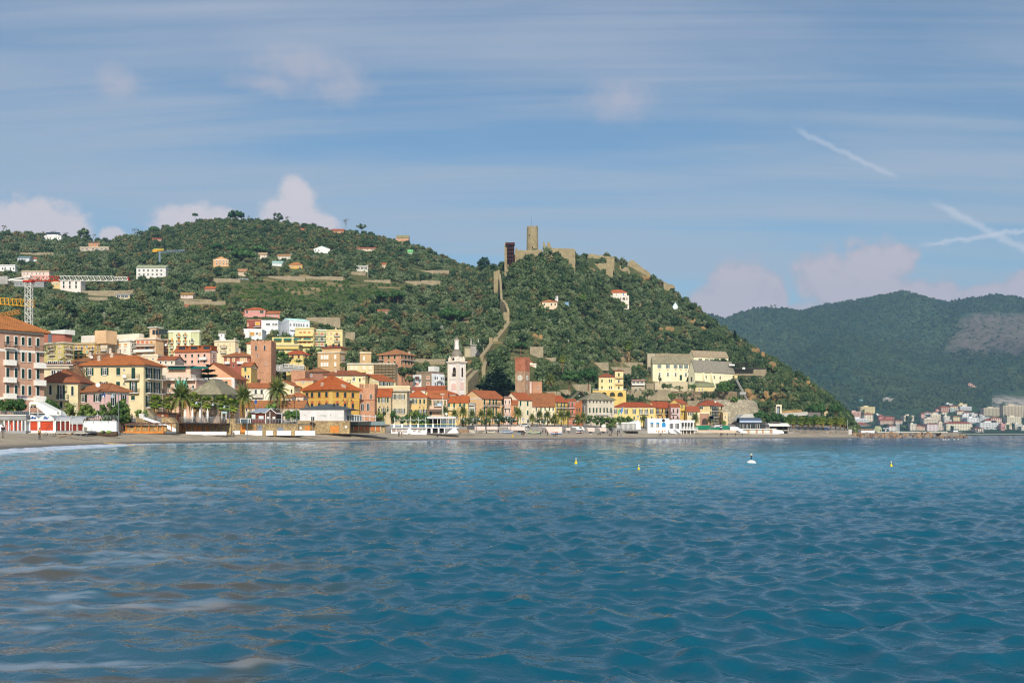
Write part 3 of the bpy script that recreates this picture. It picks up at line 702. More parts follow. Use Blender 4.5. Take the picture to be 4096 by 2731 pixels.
h=Ho(1,'apartment_block','olive-yellow apartment block with white and orange penthouse behind palazzo','apartment block',(430,665,772),335,30,(325,560),(208,186,98),gp=GU)
h.roof('flat',None,(190,175,140),.35);h.win('F',[516,552],[342,365,400,422,455,478],26,'b',OCHB);h.win('F',[625],[340,362,396,420,450,474],26,'b',(220,150,110));h.win('S',[700,735],[345,375,402,432,455,480],22,'b',(196,120,80))
h.bc('F',525,582,388,365);h.bc('F',525,582,444,422);h.bc('S',668,740,385,360);h.bc('S',668,740,440,415)
b=MB();b.box(.5,h.W-.4,.5,h.D-.4,h.H+.71,h.H+4.);h.ex('penthouse',b,pl((190,98,70)));b=MB();b.pr_([(0,0,h.H+4.01),(h.W+.6,0,h.H+3.1),(h.W+.6,h.D,h.H+3.1),(0,h.D,h.H+4.01)],[(0,0,h.H+4.6),(h.W+.6,0,h.H+4.6),(h.W+.6,h.D,h.H+4.6),(0,h.D,h.H+4.6)]);h.ex('penthouse_roof',b,MW)
b=MB();b.box(3.2,4.9,.3,.49,h.H+.72,h.H+3.9);h.ex('grey_panel',b,pt_((110,116,124)));h.fin()
h=HS(2,'apartment_block','mustard apartment block with green shutters and corner balconies',(-20,250,318),348,22,(302,500),(226,176,88),('flat',None,(200,170,120),.3),[('F',[18,88],[320,375],24,'g'),('F',[150],[320,347],28,'g'),('F',[222],[322,372],24,'g'),('F',[18,82],[388,435],28,'c',(74,138,96)),('F',[150],[384,416],30,'b',(120,170,130)),('F',[222],[388,432],24,'g'),('F',[15,80,148],[455,488],24,'c'),('S',[285],[325,355,390,420,455,480],22,'b',(96,84,62))],[('F',-10,102,374,352),('F',-10,102,442,420),('F',188,262,376,350),('F',188,262,440,415)],gp=GU)
b=MB();b.box(1.5,8,2,6,h.H+.23,h.H+3.3);h.ex('roof_hut',b,pl((222,210,190)));b=MB();b.box(8.5,13.5,1,6,h.H+.23,h.H+4.7);h.ex('stair_tower',b,pl((232,180,122)))
HS(2,'apartment_block','small beige block with brown awning behind mustard block',(250,405,None),366,0,(258,440),(216,192,156),('flat',None,(196,180,150),.6),[('F',[285],[275,305],30,'b',(180,120,70)),('F',[376],[275,306],26,'b',(190,96,60))],[('F',320,400,385,360)],gp=GU)
h=HS(2,'apartment_block','white apartment block with rounded terrace and ochre blinds',(500,692,768),352,25,(262,490),(240,228,202),('flat',None,(230,222,205),.4),[('F',[560,637],[290,330],38,'b',(224,166,90)),('F',[552,627],[358,392],38,'b',(214,190,160)),('S',[722,750],[290,330,360,392],16,'g')],[('S',700,765,348,325),('S',700,765,415,390)],gp=GU)
b=MB();b.box(-.8,h.W+2.5,1.5,h.D+1,h.H+.23,h.H+2.6);h.ex('top_storey',b,pl((232,218,186)));b=MB();b.box(-3.6,-.02,.6,6,h.H-3.4,h.H-.1);b.box(-3.6,-.02,.6,6,h.H-7.4,h.H-4.2);h.ex('terrace_bay',b,pl((226,196,160)))
h=HS(2,'apartment_block','peach apartment block with broad balcony fronts and glazed penthouse',(762,1012,1112),348,18,(245,500),(234,178,120),('flat',None,(220,190,160),.4),[('F',[795,850],[255,305,325,372],44,'b',(214,130,92)),('F',[905],[255,305],44,'b',(214,130,92)),('F',[905],[330,372],50,'g'),('F',[960],[255,305,325,372],40,'b',(212,150,70)),('F',[840,925],[415,442],40,'g'),('F',[970],[412,440],44,'b',(206,150,60))],[('F',762,1010,326,300,'iron',1.4),('F',762,1010,397,372,'solid',1.4)],gp=GU)
b=MB();b.box(5,h.W-.4,.8,h.D-1,h.H+.71,h.H+4.1);h.ex('penthouse',b,pl((236,190,142)));b=MB();b.box(4.6,h.W+.2,.3,h.D-.6,h.H+4.103,h.H+4.4);h.ex('penthouse_roof',b,MW)
b=MB()
for i in range(5):b.box(6.2+i*1.25,7.25+i*1.25,.72,.79,h.H+1.8,h.H+3.4)
h.ex('window_band',b,MG)
HS(2,'apartment_block','narrow balconied peach wing between peach block and green-yellow block',(1098,1168,None),358,0,(262,500),(226,166,112),('flat',None,(200,160,130),.3),[('F',[1120,1146],[275,318,338,380],18,'b',(206,130,84))],[('F',1100,1166,322,300,'solid'),('F',1100,1166,385,362)],gp=GU)
h=HS(2,'apartment_block','pale green-yellow apartment block with four columns of orange blinds',(1172,1560,1582),352,4,(152,500),(206,208,146),('flat',None,(226,222,196),.3),[('F',[1308,1393],[160,205,222,284,292,342],36,'b',(216,140,66)),('F',[1222],[222,284,292,330,366,425],34,'b',OCHB),('F',[1468],[222,278],34,'g'),('F',[1468],[292,342],34,'b',OCHB)],[('F',x-24,x+24,y,y-26)for x in(1222,1308,1393,1468)for y in(284,352)]+[('F',x-24,x+24,208,184)for x in(1308,1393)]+[('F',1198,1246,425,400)],gp=GU)
b=MB()
for x in(1265,1350,1432):q=h.pos('F',x)[0];b.box(q-.8,q+.8,-.5,-.003,0,h.H-.1)
h.ex('pier',b,pl((222,224,170)))
h=HS(2,'palazzo','pink palazzo with dormered orange roof and white balconies behind cedar',(1250,1693,1778),338,12,(387,610),(236,172,142),('gx',338,(184,86,52),.5),[('F',[1315,1390,1472,1552,1627],[428,466,500,540],22,'c',(26,58,56)),('S',[1735],[430,466,505,540],12,'c',(26,58,56))],[('F',1272,1356,494,470,'solid'),('F',1580,1666,494,470,'solid')],gp=GU)
for x in(1330,1485,1642):
 q=h.pos('F',x)[0];b=MB();b.box(q-1.6,q+1.6,.6,4.5,h.H+.3,h.H+1.7);b.box(q-1.8,q+1.8,.3,4.5,h.H+1.703,h.H+1.9);b.box(q-1.2,q+1.2,.53,.59,h.H+.6,h.H+1.5,1);b.bd('dormer',[ti((184,86,52)),MG],h.rf)
HS(2,'house','cream house under low brick-red roof in front of pale green-yellow block',(1042,1252,None),318,0,(500,640),(226,204,172),('gx',464,(172,84,58),.5),[('F',[1075,1140,1215],[515,550],26,'g')],gp=GU)
HS(2,'house','flat beige house with balustraded terrace behind orange hipped roof',(842,1040,None),322,0,(455,640),(228,198,152),('flat',None,(226,204,170),.2),[('F',[900,980],[475,500],30,'g')],gp=GU)
# ---- around the brick tower
h=HS(3,'house','orange gabled house with white pediment and grey side wall right of cedar',(-90,432,582),312,3,(722,1230),(240,164,110),('gy',560,(180,88,58),.8),[('F',[330,250],[765,806],34,'c'),('F',[330,250],[880,930,985,1040],30,'c'),('S',[443,472,525],[765,812,882,935],10,'c',(70,70,72))],[('F',300,362,848,810,'solid'),('F',300,362,968,925,'solid')],gp=GS)
h.band([735],.5);h.quoins((222,212,204),.9)
h=HS(3,'villa','brick-red villa with white balconies and yellow blinds left of brick tower',(302,630,None),402,0,(462,660),(176,84,58),('hip',402,(170,92,62),.8),[('F',[355,423,515,543,572],[476,522],24,'b',(226,176,92),(220,200,170)),('F',[352,422,520,555],[556,584],20,'ab',WH_,(220,200,170))],[('F',318,380,546,520,'solid'),('F',470,615,546,518,'solid')],gp=GU,chim=((.5,.4),))
h=HS(3,'apartment_house','cream cubic house with small square blinds above pink palazzo',(180,440,486),435,12,(268,470),(240,212,156),('flat',None,(226,206,170),.3),[('F',[228,303,377],[288,318,356,386],24,'b',(216,172,110)),('F',[300],[430,455],24,'b',(216,172,110)),('S',[458,474],[345,395],14,'g')],[('F',266,342,345,322),('F',264,336,410,388)],gp=GU,chim=((.9,.5),))
HS(3,'house','narrow yellow house with one green shutter against brick tower',(520,640,None),372,0,(582,800),(234,192,92),('gx',536,(186,92,58),.5),[('F',[570],[597,642],26,'c',(30,90,72)),('F',[570,610],[690,730],24,'g')],gp=GU)
HS(3,'house','slim cream house half hidden behind left edge of brick tower',(586,700,None),440,0,(300,470),(240,214,166),('hip',275,(180,90,58),.5),[('F',[630],[330,358,390,415],16,'b',WH_)],gp=GU)
HS(3,'cottage','tiny white cottage with stone roof among olives above cream cubic house',(232,326,None),480,-15,(166,236),(238,232,228),('gx',138,(138,118,96),.3),[('F',[268],[182,202],14,'g')],gp=GU,dep=5)
BRICK=mz('old_brick',(216,164,128),(198,144,110),4.5)
def cr(W,D,z,h=1.1,n=5,mw=.6,th=.45):
 b=MB()
 for i in range(n):
  x=(W-W/n*mw)*i/(n-1)
  b.box(x,x+W/n*mw,0,th,z,z+h);b.box(x,x+W/n*mw,D-th,D,z,z+h)
 m=max(2,int(n*D/W))
 for i in range(m):
  y=(D-D/m*mw)*i/(m-1)
  if 0<i<m-1:b.box(W-th,W,y,y+D/m*mw,z,z+h);b.box(0,th,y,y+D/m*mw,z,z+h)
 return b
h=Ho(3,'brick_tower','tall square medieval brick tower with two arched openings at its top','tower',(638,893,None),388,1,(268,None),(170,100,64),7.4,material=BRICK)
h.win('F',[703,812],[316,378],26,'ab',(240,232,214),(190,120,86));h.win('F',[722],[424,456],7,'x',GR_);h.win('F',[828],[528,556],7,'x');h.win('F',[697],[612,656],7,'x')
b=MB()
for i in range(7):
 for j in range(11):
  x=.5+i*1.06+uni(-.1,.1);z=4+j*2.4
  if z<h.H-6:b.box(x,x+.16,-.02,.01,z,z+.18)
h.ex('putlog_hole',b,MD)['kind']='stuff'
b=cr(h.W,h.D,h.H-.02,.5,6,.8);h.ex('parapet',b,BRICK);h.fin()
h=Ho(3,'brick_tower','short square stump of brick tower right of tall brick tower','tower',(1145,1316,None),388,4,(642,None),(160,96,66),6,material=BRICK)
b=cr(h.W,h.D,h.H-.02,.4,5,.85);h.ex('parapet',b,BRICK);h.fin()
h=HS(3,'apartment_house','stepped yellow terrace house with green awnings behind brick tower',(890,1240,None),475,0,(318,430),(230,206,116),('flat',None,(220,200,140),.5),[('F',[920,985,1040,1110,1190],[330,358,370,392],34,'g')],[('F',895,1238,360,338,'solid',1.2,(228,196,110))],gp=GU)
b=MB();b.box(0,h.W*.8,2,h.D,h.H+.23,h.H+4);h.ex('upper_storey',b,pl((232,208,120)))
for i in range(4):b=MB();x=1+i*4.6;b.pr_([(x,1.99,h.H+3.4),(x+3.6,1.99,h.H+3.4),(x+3.6,.3,h.H+2.6),(x,.3,h.H+2.6)],[(x,1.99,h.H+3.5),(x+3.6,1.99,h.H+3.5),(x+3.6,.3,h.H+2.7),(x,.3,h.H+2.7)]);h.ex('awning',b,pt_((40,120,104)))
HS(3,'villa','ochre villa with red curved roof and brown shutters above white stair railing',(1080,1290,1362),440,20,(432,560),(236,202,100),('hip',386,(186,78,48),.6),[('F',[1102,1165,1240],[442,482],24,'c',(112,52,36)),('S',[1328],[445,488],16,'c',(112,52,36))],gp=GU)
h=HS(4,'apartment_block','cream apartment block with deep solid balconies high on left of slope row',(98,330,None),522,3,(112,380),(234,210,130),('flat',None,(230,206,130),.4),[('F',[165,215,272],[140,172,205,235,265,298],40,'b',(206,140,50)),('F',[240],[205,235],90,'g')],[('F',100,330,y,y-30,'solid',1.5,(236,214,140))for y in(200,262,330)],gp=GU)
HS(4,'apartment_block','green apartment block with pink blinds joined between two yellow blocks',(330,486,None),526,0,(134,380),(178,190,116),('flat',None,(220,216,190),.3),[('F',[362,433],[150,192,282,322],42,'b',(214,142,104)),('F',[362,433],[215,258],42,'g')],[('F',332,484,y,y-20)for y in(197,262,328)],gp=GU)
HS(4,'apartment_block','pale yellow apartment block ending slope row on right',(486,690,None),524,0,(138,340),(238,212,130),('flat',None,(230,206,130),.3),[('F',[548],[150,184,214,246],34,'b',(222,168,98)),('F',[498],[150,184,214,246],16,'b',(222,168,98)),('F',[620],[155,200,225,265],40,'b',(170,120,70))],[('F',586,662,203,182),('F',586,662,270,250)],gp=GU,chim=((.5,.5),))
h=HS(4,'palazzo','ochre palazzo with belvedere and white blinds rising over old town roofs',(378,656,722),445,16,(412,680),(210,160,98),('flat',None,(214,190,150),.35),[('F',[432,467,500,600],[440,490,532,582],25,'b',(244,240,232),(226,190,140)),('S',[690],[445,505],16,'g')],[('S',670,715,525,500)],gp=GU)
b=MB();x0=h.pos('F',415)[0];x1=h.pos('F',650)[0];b.box(x0,x1,1.5,7.5,h.H+.23,h.z(348));h.ex('belvedere',b,pl((216,168,104)))
b=MB();zt=h.z(345);o_=[(x0-.6,.9),(x1+.6,.9),(x1+.6,8.1),(x0-.6,8.1)];b.pr_([(x,y,zt)for x,y in o_],[(x,y,zt+.2)for x,y in o_]);ap=h.z(297)
E=[V((x,y,zt+.202))for x,y in o_];p,q=V(((x0+x1)/2-1.5,4.5,ap)),V(((x0+x1)/2+1.5,4.5,ap))
for f in((E[0],E[1],q,p),(E[1],E[2],q),(E[2],E[3],p,q),(E[3],E[0],p)):b.poly(f)
h.ex('belvedere_roof',b,ti((164,76,52)));b=MB()
for x in(x0+2,x1-3.5,x1-.8):b.box(x-.5,x+.5,1.42,1.49,h.H+2.2,h.H+4.2)
h.ex('belvedere_window',b,MG)
HS(4,'house','brick walled house with shallow roof below ochre palazzo',(275,480,None),398,0,(652,800),(168,106,80),('hip',600,(162,92,64),1.),[('F',[300],[672,706],24,'g')],gp=GU)
HS(4,'house','long cream and green house under brick-red roof behind yellow palazzo',(465,975,None),392,0,(692,860),(238,212,142),('hip',636,(156,78,54),.8),[('F',[542,685,957],[712,748],34,'b',(206,150,96)),('F',[615,832],[712,765],36,'g'),('F',[908],[730,770],20,'c')],[('F',750,795,778,752)],gp=GU,chim=((.25,.3),))
h=HS(4,'villa','orange-brown villa with green shutters and corner balconies by olive grove',(1145,1425,1590),490,28,(434,640),(214,142,96),('hip',372,(184,106,72),.9),[('F',[1195,1272,1348],[437,488,516,556],22,'c',GR_,(236,206,150)),('S',[1430,1478,1520,1555],[440,486,514,556],18,'c',GR_,(236,206,150))],[('F',1135,1215,503,480),('S',1430,1585,503,480)],gp=GU,chim=((.9,.8),))
h=Ho(4,'apartment_house','cream flat-roofed house partly wrapped in scaffolding','apartment house',(748,1350,None),432,0,(560,None),(230,202,140),10,GU)
h.roof('flat',None,(200,186,160),.4);h.win('F',[800,860,960,1040],[575,615,650,690],34,'b',(236,222,190));h.bc('F',850,985,652,632,'solid',1.2,(232,204,140));h.fin()
b=MB();x0=h.pos('F',1095)[0]
for i in range(7):
 x=x0+(h.W+.6-x0)*i/6
 for y in(-1.6,-.6):b.box(x-.04,x+.04,y-.04,y+.04,h.z(760),h.z(548))
for j in range(6):
 z=h.z(745-j*36);b.box(x0-.3,h.W+.8,-1.7,-.5,z,z+.05);b.box(x0-.3,h.W+.8,-1.7,-1.64,z+.5,z+.55);b.box(x0-.3,h.W+.8,-1.7,-1.64,z+.95,z+1.)
h.ex('scaffolding',b,mat('scaffold_brown',(120,96,76),.7,.3))
HS(4,'house','small ochre house with white blind left of orange-brown villa',(908,1050,None),465,-10,(420,600),(216,168,104),('flat',None,(220,196,150),.4),[('F',[958],[456,502],24,'b',WH_)],gp=GU)
# yellow palazzo
h=Ho(4,'palazzo','bright yellow palazzo with orange hipped roof and painted red window frames','palazzo',(193,540,902),350,40,(874,1190),(228,166,52),gp=GS)
h.roof('hip',700,(192,82,40),.9,fascia=(226,190,110))
for f,xs in(('F',[248,311,402,492]),('S',[624,721,817])):
 h.win(f,xs,[(908,966),(1046,1102)],28,'c',(24,60,60),(198,102,62));b=MB()
 for x in xs:
  q,dd=h.pos(f,x);zc=h.z(1046,dd)
  pr=[(-.75,.18),(.75,.18),(.35,.75),(0,1.15),(-.35,.75)]
  if f=='F':b.pr_([(q+x_,-.06,zc+z_)for x_,z_ in pr],[(q+x_,-.003,zc+z_)for x_,z_ in pr])
  else:b.pr_([(h.W+.06,q+x_,zc+z_)for x_,z_ in pr],[(h.W+.003,q+x_,zc+z_)for x_,z_ in pr])
 h.ex('painted_crest',b,pt_((204,106,66)))
h.band([996,888],.45,(232,186,92));h.quoins((232,190,104),.8);h.ch_((.6,.1),(.95,.45),(.97,.5));h.fin()
# brick loggia
h=Ho(4,'brick_house','medieval brick house with swallow-tail crenels and gothic twin windows beside yellow palazzo','house',(900,1094,None),366,0,(850,1190),(176,112,78),9,GS,material=BRICK)
h.win('F',[922,1047],[922,992],30,'a',WH_,(214,190,160));h.win('F',[940,1012],[1040,1134],42,'a',WH_,(214,190,160));b=cr(h.W,h.D,h.H-.02,1.5,9,.62);h.ex('crenellation',b,BRICK);h.band([1003],.2,(150,88,60));h.fin()
HS(4,'house','tall plain cream house with blank gable wall above brick gothic house',(830,1150,1356),396,42,(762,None),(238,216,152),('gy',690,(182,84,48),.5),[('S',[1180,1233,1300],[778,836],28,'o',(30,62,56),WH_)])
HS(4,'house','cream terrace-roofed block behind grey-beige cornice house',(1130,1536,None),390,0,(846,None),(232,206,148),('flat',None,(222,200,150),.2),())
HS(4,'house','weathered beige house with sloping red roof beside brick gothic house',(1096,1296,None),372,0,(958,1200),(206,178,124),('gx',868,(188,82,46),.5),[('F',[1147,1258],[972,1034,1103,1150],22,'c'),('F',[1205],[974,1034,1105,1150],26,'o')])
h=HS(4,'palazzo','grey-beige house with heavy flat cornice between two orange-roofed houses',(1296,1500,None),374,0,(898,1200),(208,186,142),('flat',None,(186,170,140),.9),[('F',[1320,1380,1445],[930,992,1108,1172],26,'o',(30,62,56),(222,204,168))])
h.band([920,1075],.3,(220,204,170))
HS(4,'house','ochre-yellow house with wide orange roof and paired green shutters',(1498,1748,None),380,0,(974,1210),(226,182,100),('hip',880,(190,84,48),.5),[('F',[1548,1602],[990,1046],24,'o'),('F',[1665,1716],[992,1050],24,'c'),('F',[1540,1668,1725],[1118,1182],24,'o')],dep=13)
h=HS(5,'house','faded pink house with banner balcony and drooping awning under orange roof',(372,642,None),384,0,(930,1210),(232,186,150),('gx',840,(190,92,56),.5),[('F',[420,615],[955,1028],24,'c',(96,104,48)),('F',[487,550],[958,1030],28,'o',(96,104,60)),('F',[420],[1112,1160],26,'c')],[('F',465,572,1032,1000)],dep=12)
b=MB();x0,x1=h.pos('F',392)[0],h.pos('F',572)[0];za,zb2=h.z(1078),h.z(1112);b.pr_([(x0,0,za),(x1,0,za),(x1,-2,zb2),(x0,-2,zb2)],[(x0,0,za+.06),(x1,0,za+.06),(x1,-2,zb2+.06),(x0,-2,zb2+.06)]);h.ex('awning',b,pt_((112,96,88)))
b=MB();b.box(h.pos('F',512)[0],h.pos('F',570)[0],-1.16,-1.12,h.z(1030),h.z(1000));h.ex('banner',b,pt_((190,214,236)))
HS(5,'house','yellow house with lower orange roof and white balcony left of terrace cafe palms',(648,930,None),388,0,(988,1220),(234,192,110),('gx',908,(196,88,46),.5),[('F',[668,738,820,877],[992,1048],26,'c',(20,92,72))],[('F',655,765,1085,1050,'white'),],dep=11)
h=Ho(5,'apartment_house','white and brown modern cube block left of white bell tower','apartment block',(182,432,600),458,30,(580,None),(158,130,98),gp=GU)
h.roof('flat',None,(150,128,100),.15);b=MB();b.box(-.05,h.pos('F',292)[0],-.35,-.003,0,h.z(606));h.ex('white_bay',b,pl((244,240,234)));b=MB();b.box(h.W+.003,h.W+.3,0,h.D,0,h.z(590));h.ex('white_side',b,pl((244,240,236)))
h.win('F',[383],[624,668,706,750],44,'b',(224,150,118));b=MB();q0,q1=h.pos('F',217)[0],h.pos('F',262)[0]
for y in(666,750):b.box(q0,q1,-.42,-.36,h.z(y),h.z(y-38))
h.ex('pink_blind',b,pt_((224,160,136)));b=MB()
for x in(472,500,555,580):
 q=h.pos('S',x)[0]
 for y in(672,752):b.box(h.W+.31,h.W+.36,q-.4,q+.4,h.z(y),h.z(y-40))
h.ex('side_window',b,MG);b=MB();q=h.pos('S',505)[0];b.box(h.W+.31,h.W+1.6,q-1,q+3,h.z(690),h.z(670));b.box(h.W-4,h.W-.5,3,7,h.H+.23,h.H+3.2);h.ex('roof_hut',b,MW);h.fin()
HS(5,'house','orange roofed house showing yellow gable left of white bell tower',(330,590,660),425,4,(832,None),(236,200,120),('gx',768,(186,82,50),.5),())
HS(5,'house','wide orange hipped roof house in front of white bell tower foot',(432,760,None),408,0,(876,None),(176,150,112),('hip',815,(190,84,46),.6),(),dep=10)
HS(5,'house','low red roof with white gable left of wide orange hip',(108,340,None),430,0,(822,None),(236,220,196),('gx',782,(176,80,56),.4),())
HS(5,'house','small red roof tucked at right foot of bell tower',(790,925,None),405,0,(912,None),(214,190,150),('hip',885,(160,78,56),.5),())
h=HS(5,'house','long peach house with bare gable wall, tall green shutters and flower balconies',(858,1118,1422),400,40,(926,1200),(236,182,116),('gy',832,(178,86,54),.6),[('S',[1148,1222,1268,1308,1390],[945,1018,1050,1166],19,'c',(24,76,62))],[('S',1135,1195,1028,990),('S',1220,1345,1028,990),('S',1385,1420,1028,990)],gp=GS)
b=MB();b.box(1.5,h.W*.6,-.3,-.003,0,h.z(1035));h.ex('white_wall',b,pl((238,236,232)))
HS(5,'house','small grey-white house with pointed windows and planted roof terrace',(930,1020,None),392,0,(1012,1220),(206,200,186),('flat',None,(176,172,160),.3),[('F',[953,977,1001],[1060,1120],18,'a',WH_)],[('F',930,1018,1018,990)])
HS(5,'house','narrow pink house with three tiers of flower balconies',(1420,1512,None),404,0,(925,1210),(234,186,156),('flat',None,(150,112,96),.5),[('F',[1440,1490],[955,1010,1065,1130],18,'g')],[('F',1422,1512,1058,1025),('F',1422,1512,1168,1135)])
HS(5,'house','slim orange house with tall shutter left of cream corner house',(1508,1606,None),406,0,(1012,1210),(212,136,80),('gx',962,(184,90,56),.5),[('F',[1565],[1040,1110],18,'c')])
HS(5,'house','tall plain cream house with few green shutters behind promenade palms',(1440,1602,1802),410,40,(942,1300),(244,222,172),('gy',862,(180,82,50),.5),[('S',[1640,1738],[968,1032,1096,1152],20,'c',(22,76,62)),('S',[1745],[1215,1270],34,'g')])
HS(6,'house','broad cream house under huge brown tile roof right of tall cream house',(416,746,None),424,0,(1036,1300),(240,216,170),('gx',868,(164,88,58),.6),[('F',[495,558,615,675,725],[1050,1098],18,'c',(30,84,60)),('F',[520,620],[1120,1190],44,'a',WH_,(206,130,90))],dep=14)
HS(6,'house','bright yellow house with bare side wall and iron balconies',(572,742,918),436,40,(974,1300),(232,190,72),('gy',898,(182,78,46),.5),[('S',[775,832,873],[985,1052,1066,1128],16,'c',(80,96,104))],[('S',765,915,1062,1028),('S',765,915,1145,1112)])
HS(6,'house','narrow coral house with white lintels beside small brick tower house',(918,1030,None),444,0,(978,1300),(206,110,78),('gx',945,(180,84,56),.4),[('F',[940,985],[990,1045,1090,1150],18,'c',(40,84,66))],[('F',935,1022,1062,1035),('F',935,1022,1168,1140)])
h=Ho(6,'brick_house','small crenellated brick tower house against grey palazzo','house',(1028,1122,None),446,0,(996,1300),(196,122,76),8,GS,material=mz('orange_brick',(196,120,74),(176,108,72),4))
h.win('F',[1050,1086],[1058,1114],18,'ac',(40,66,60),(214,150,100));b=cr(h.W,h.D,h.H-.02,1.2,6,.6);h.ex('crenellation',b,h.mat);h.fin()
h=HS(6,'palazzo','large grey-stuccoed palazzo with mossy hipped roof and long balcony',(1082,1192,1556),474,72,(952,1300),(204,188,158),None,[('S',[1223,1275,1318,1365,1418,1460,1512],[960,996],18,'c',(84,72,66)),('S',[1223,1275,1318,1365,1418,1460,1512],[1058,1126],19,'c',(26,66,52)),('F',[1138],[1020,1130],44,'a',WH_),('F',[1130],[960,992],22,'c',(84,72,66))],[('S',1310,1472,1152,1130,'white')],gp=GS)
h.roof('hip',850,o=.9,m=SM);h.band([1010,1150],.3,(214,202,178))
HS(6,'house','grey gabled barn-like building behind grey palazzo',(955,1240,None),500,-8,(965,None),(176,164,142),None,[('F',[1082],[878,896],10,'x')],gp=GU).roof('gy',838,m=SM,o=.5)
h=HS(6,'villa','cream villa with corner belvedere tower over arcaded yellow terrace',(1346,1566,None),560,0,(642,910),(242,214,140),('hip',592,(160,74,52),.7),[('F',[1391],[672,714,762,804],20,'c',(34,84,64)),('F',[1494,1520],[672,714,762,804],16,'c',(34,84,64))],gp=GU)
x0,x1=h.W+.02,h.W+4.9;b=MB();b.box(x0,x1,-.8,9,0,h.z(562));h.ex('tower',b,pl((242,216,144)));b=MB();zt=h.z(562);o_=[(x0-.5,-1.3),(x1+.5,-1.3),(x1+.5,9.5),(x0-.5,9.5)]
b.pr_([(x,y,zt+.01)for x,y in o_],[(x,y,zt+.2)for x,y in o_]);ap=V(((x0+x1)/2,4,h.z(533)))
for i in range(4):b.poly([V((*o_[i],zt+.202)),V((*o_[(i+1)%4],zt+.202)),ap])
h.ex('tower_roof',b,ti((160,74,52)))
for(yt,yb,st)in((582,650,'ac'),(675,740,'c'),(765,806,'ac')):pu('window',wm(1.1,h.z(yt)-h.z(yb),'x' if st=='c' else st,(34,76,60),(236,200,120)),h.root,loc=((x0+x1)/2-.2,-.8,h.z(yb)))
for y in(655,743):
 b=MB();b.box(x0+.3,x1-.1,-2,-.81,h.z(y)-.15,h.z(y));b.box(x0+.3,x1-.1,-2,-1.92,h.z(y),h.z(y)+1);b.bd('balcony',pt_((214,190,130)),h.root)
b=MB();b.box(-5,x1+1.2,-5,-.9,-2,h.z(826));h.ex('terrace',b,pl((232,190,84)))
b=MB()
for i in range(26):x=-5+(x1+6.2)*i/25;b.box(x-.06,x+.06,-5.05,-4.9,h.z(826),h.z(808))
b.box(-5.1,x1+1.3,-5.1,-4.85,h.z(808),h.z(805));h.ex('balustrade',b,MW)
for x in(1410,1522,1630):q=(zx(6,x)-zx(6,1346))/F*600;pu('arch',wm(3.6,2.6,'ac',(52,50,40),(226,184,84)),h.root,loc=(q,-5.02,h.z(908)))
h=HS(6,'villa','pink villa with white quoins and small turret roofs behind clock tower',(166,495,None),536,0,(472,740),(238,188,138),('flat',None,(240,226,204),.3),[('F',[195,438],[565,608],26,'c',(40,84,70),WH_),('F',[425,445,190],[498,524],18,'c',(60,60,50),WH_),('F',[440],[668,700],22,'g',GR_,WH_)],gp=GU)
h.quoins((244,236,224),1.);h.band([545,640],.5)
b=MB();b.box(h.W-8.5,h.W-2,2,7,h.H+.23,h.H+1.6);ap=V((h.W-5.2,4.5,h.H+3.6));o_=[(h.W-9,1.5),(h.W-1.5,1.5),(h.W-1.5,7.5),(h.W-9,7.5)]
for i in range(4):b.poly([V((*o_[i],h.H+1.6)),V((*o_[(i+1)%4],h.H+1.6)),ap],1)
b.bd('turret',[pl((238,190,140)),ti((180,92,66))],h.root)
HS(6,'house','pale pink sliver of house between two brick towers',(404,432,None),452,0,(722,None),(238,196,176),('flat',None,(238,190,170),.1),(),gp=GU)
h=Ho(6,'brick_tower','lower square brick tower right of clock tower','tower',(427,442,573),452,75,(714,None),(168,100,70),gp=None,material=BRICK)
h.win('S',[518],[762,802],14,'x',GR_);h.win('S',[500,517],[872,900],12,'ac',(40,34,30));b=cr(h.W,h.D,h.H-.02,.6,5,.8);h.ex('parapet',b,BRICK);h.fin()
# ---- right end of the front
HS(7,'hotel','long yellow hotel under low red roof with white balcony',(22,585,None),510,0,(1052,1260),(236,202,104),('hip',985,(178,72,44),.6),[('F',[42,187,297,388,460,535],[1075,1142],22,'o',(30,62,56),WH_),('F',[110],[1078,1118],26,'c',(30,62,56)),('F',[295,385,460,535],[1176,1220],18,'c',(30,76,62))],[('F',370,492,1146,1118,'white')],dep=12)
HS(7,'house','ochre house with flat gable and red roof right of long yellow hotel',(478,582,798),516,42,(1048,1260),(232,184,88),('gy',980,(180,74,46),.5),[('S',[617,735],[1070,1140],18,'o'),('S',[677,775],[1072,1116],15,'c'),('S',[617,677,735,775],[1174,1205],15,'c')],[('S',592,668,1142,1115),('S',706,780,1142,1115)])
HS(7,'house','narrow lilac-pink house with dark iron balcony',(797,920,None),518,0,(1052,1260),(216,174,162),('gx',1010,(178,78,50),.4),[('F',[830,888],[1072,1130,1170,1210],20,'c',(60,60,50))],[('F',803,885,1146,1115),('F',803,905,1222,1198)])
HS(7,'house','tall narrow yellow house with single slab balcony and grey gable',(775,918,1022),524,42,(1004,1260),(238,200,88),('gy',950,(178,80,54),.4),[('S',[944,995],[1020,1088,1118,1160],12,'c',(52,66,60))],[('S',928,1020,1096,1072,'solid',1.,(238,200,96))])
HS(7,'house','low cream house with sloping red roof right of tall narrow yellow house',(1020,1190,None),522,0,(1110,1260),(240,210,150),('gx',1042,(176,78,54),.4),[('F',[1040,1147],[1120,1160],17,'c',(34,66,54)),('F',[1078],[1118,1160],20,'o',(34,66,54))])
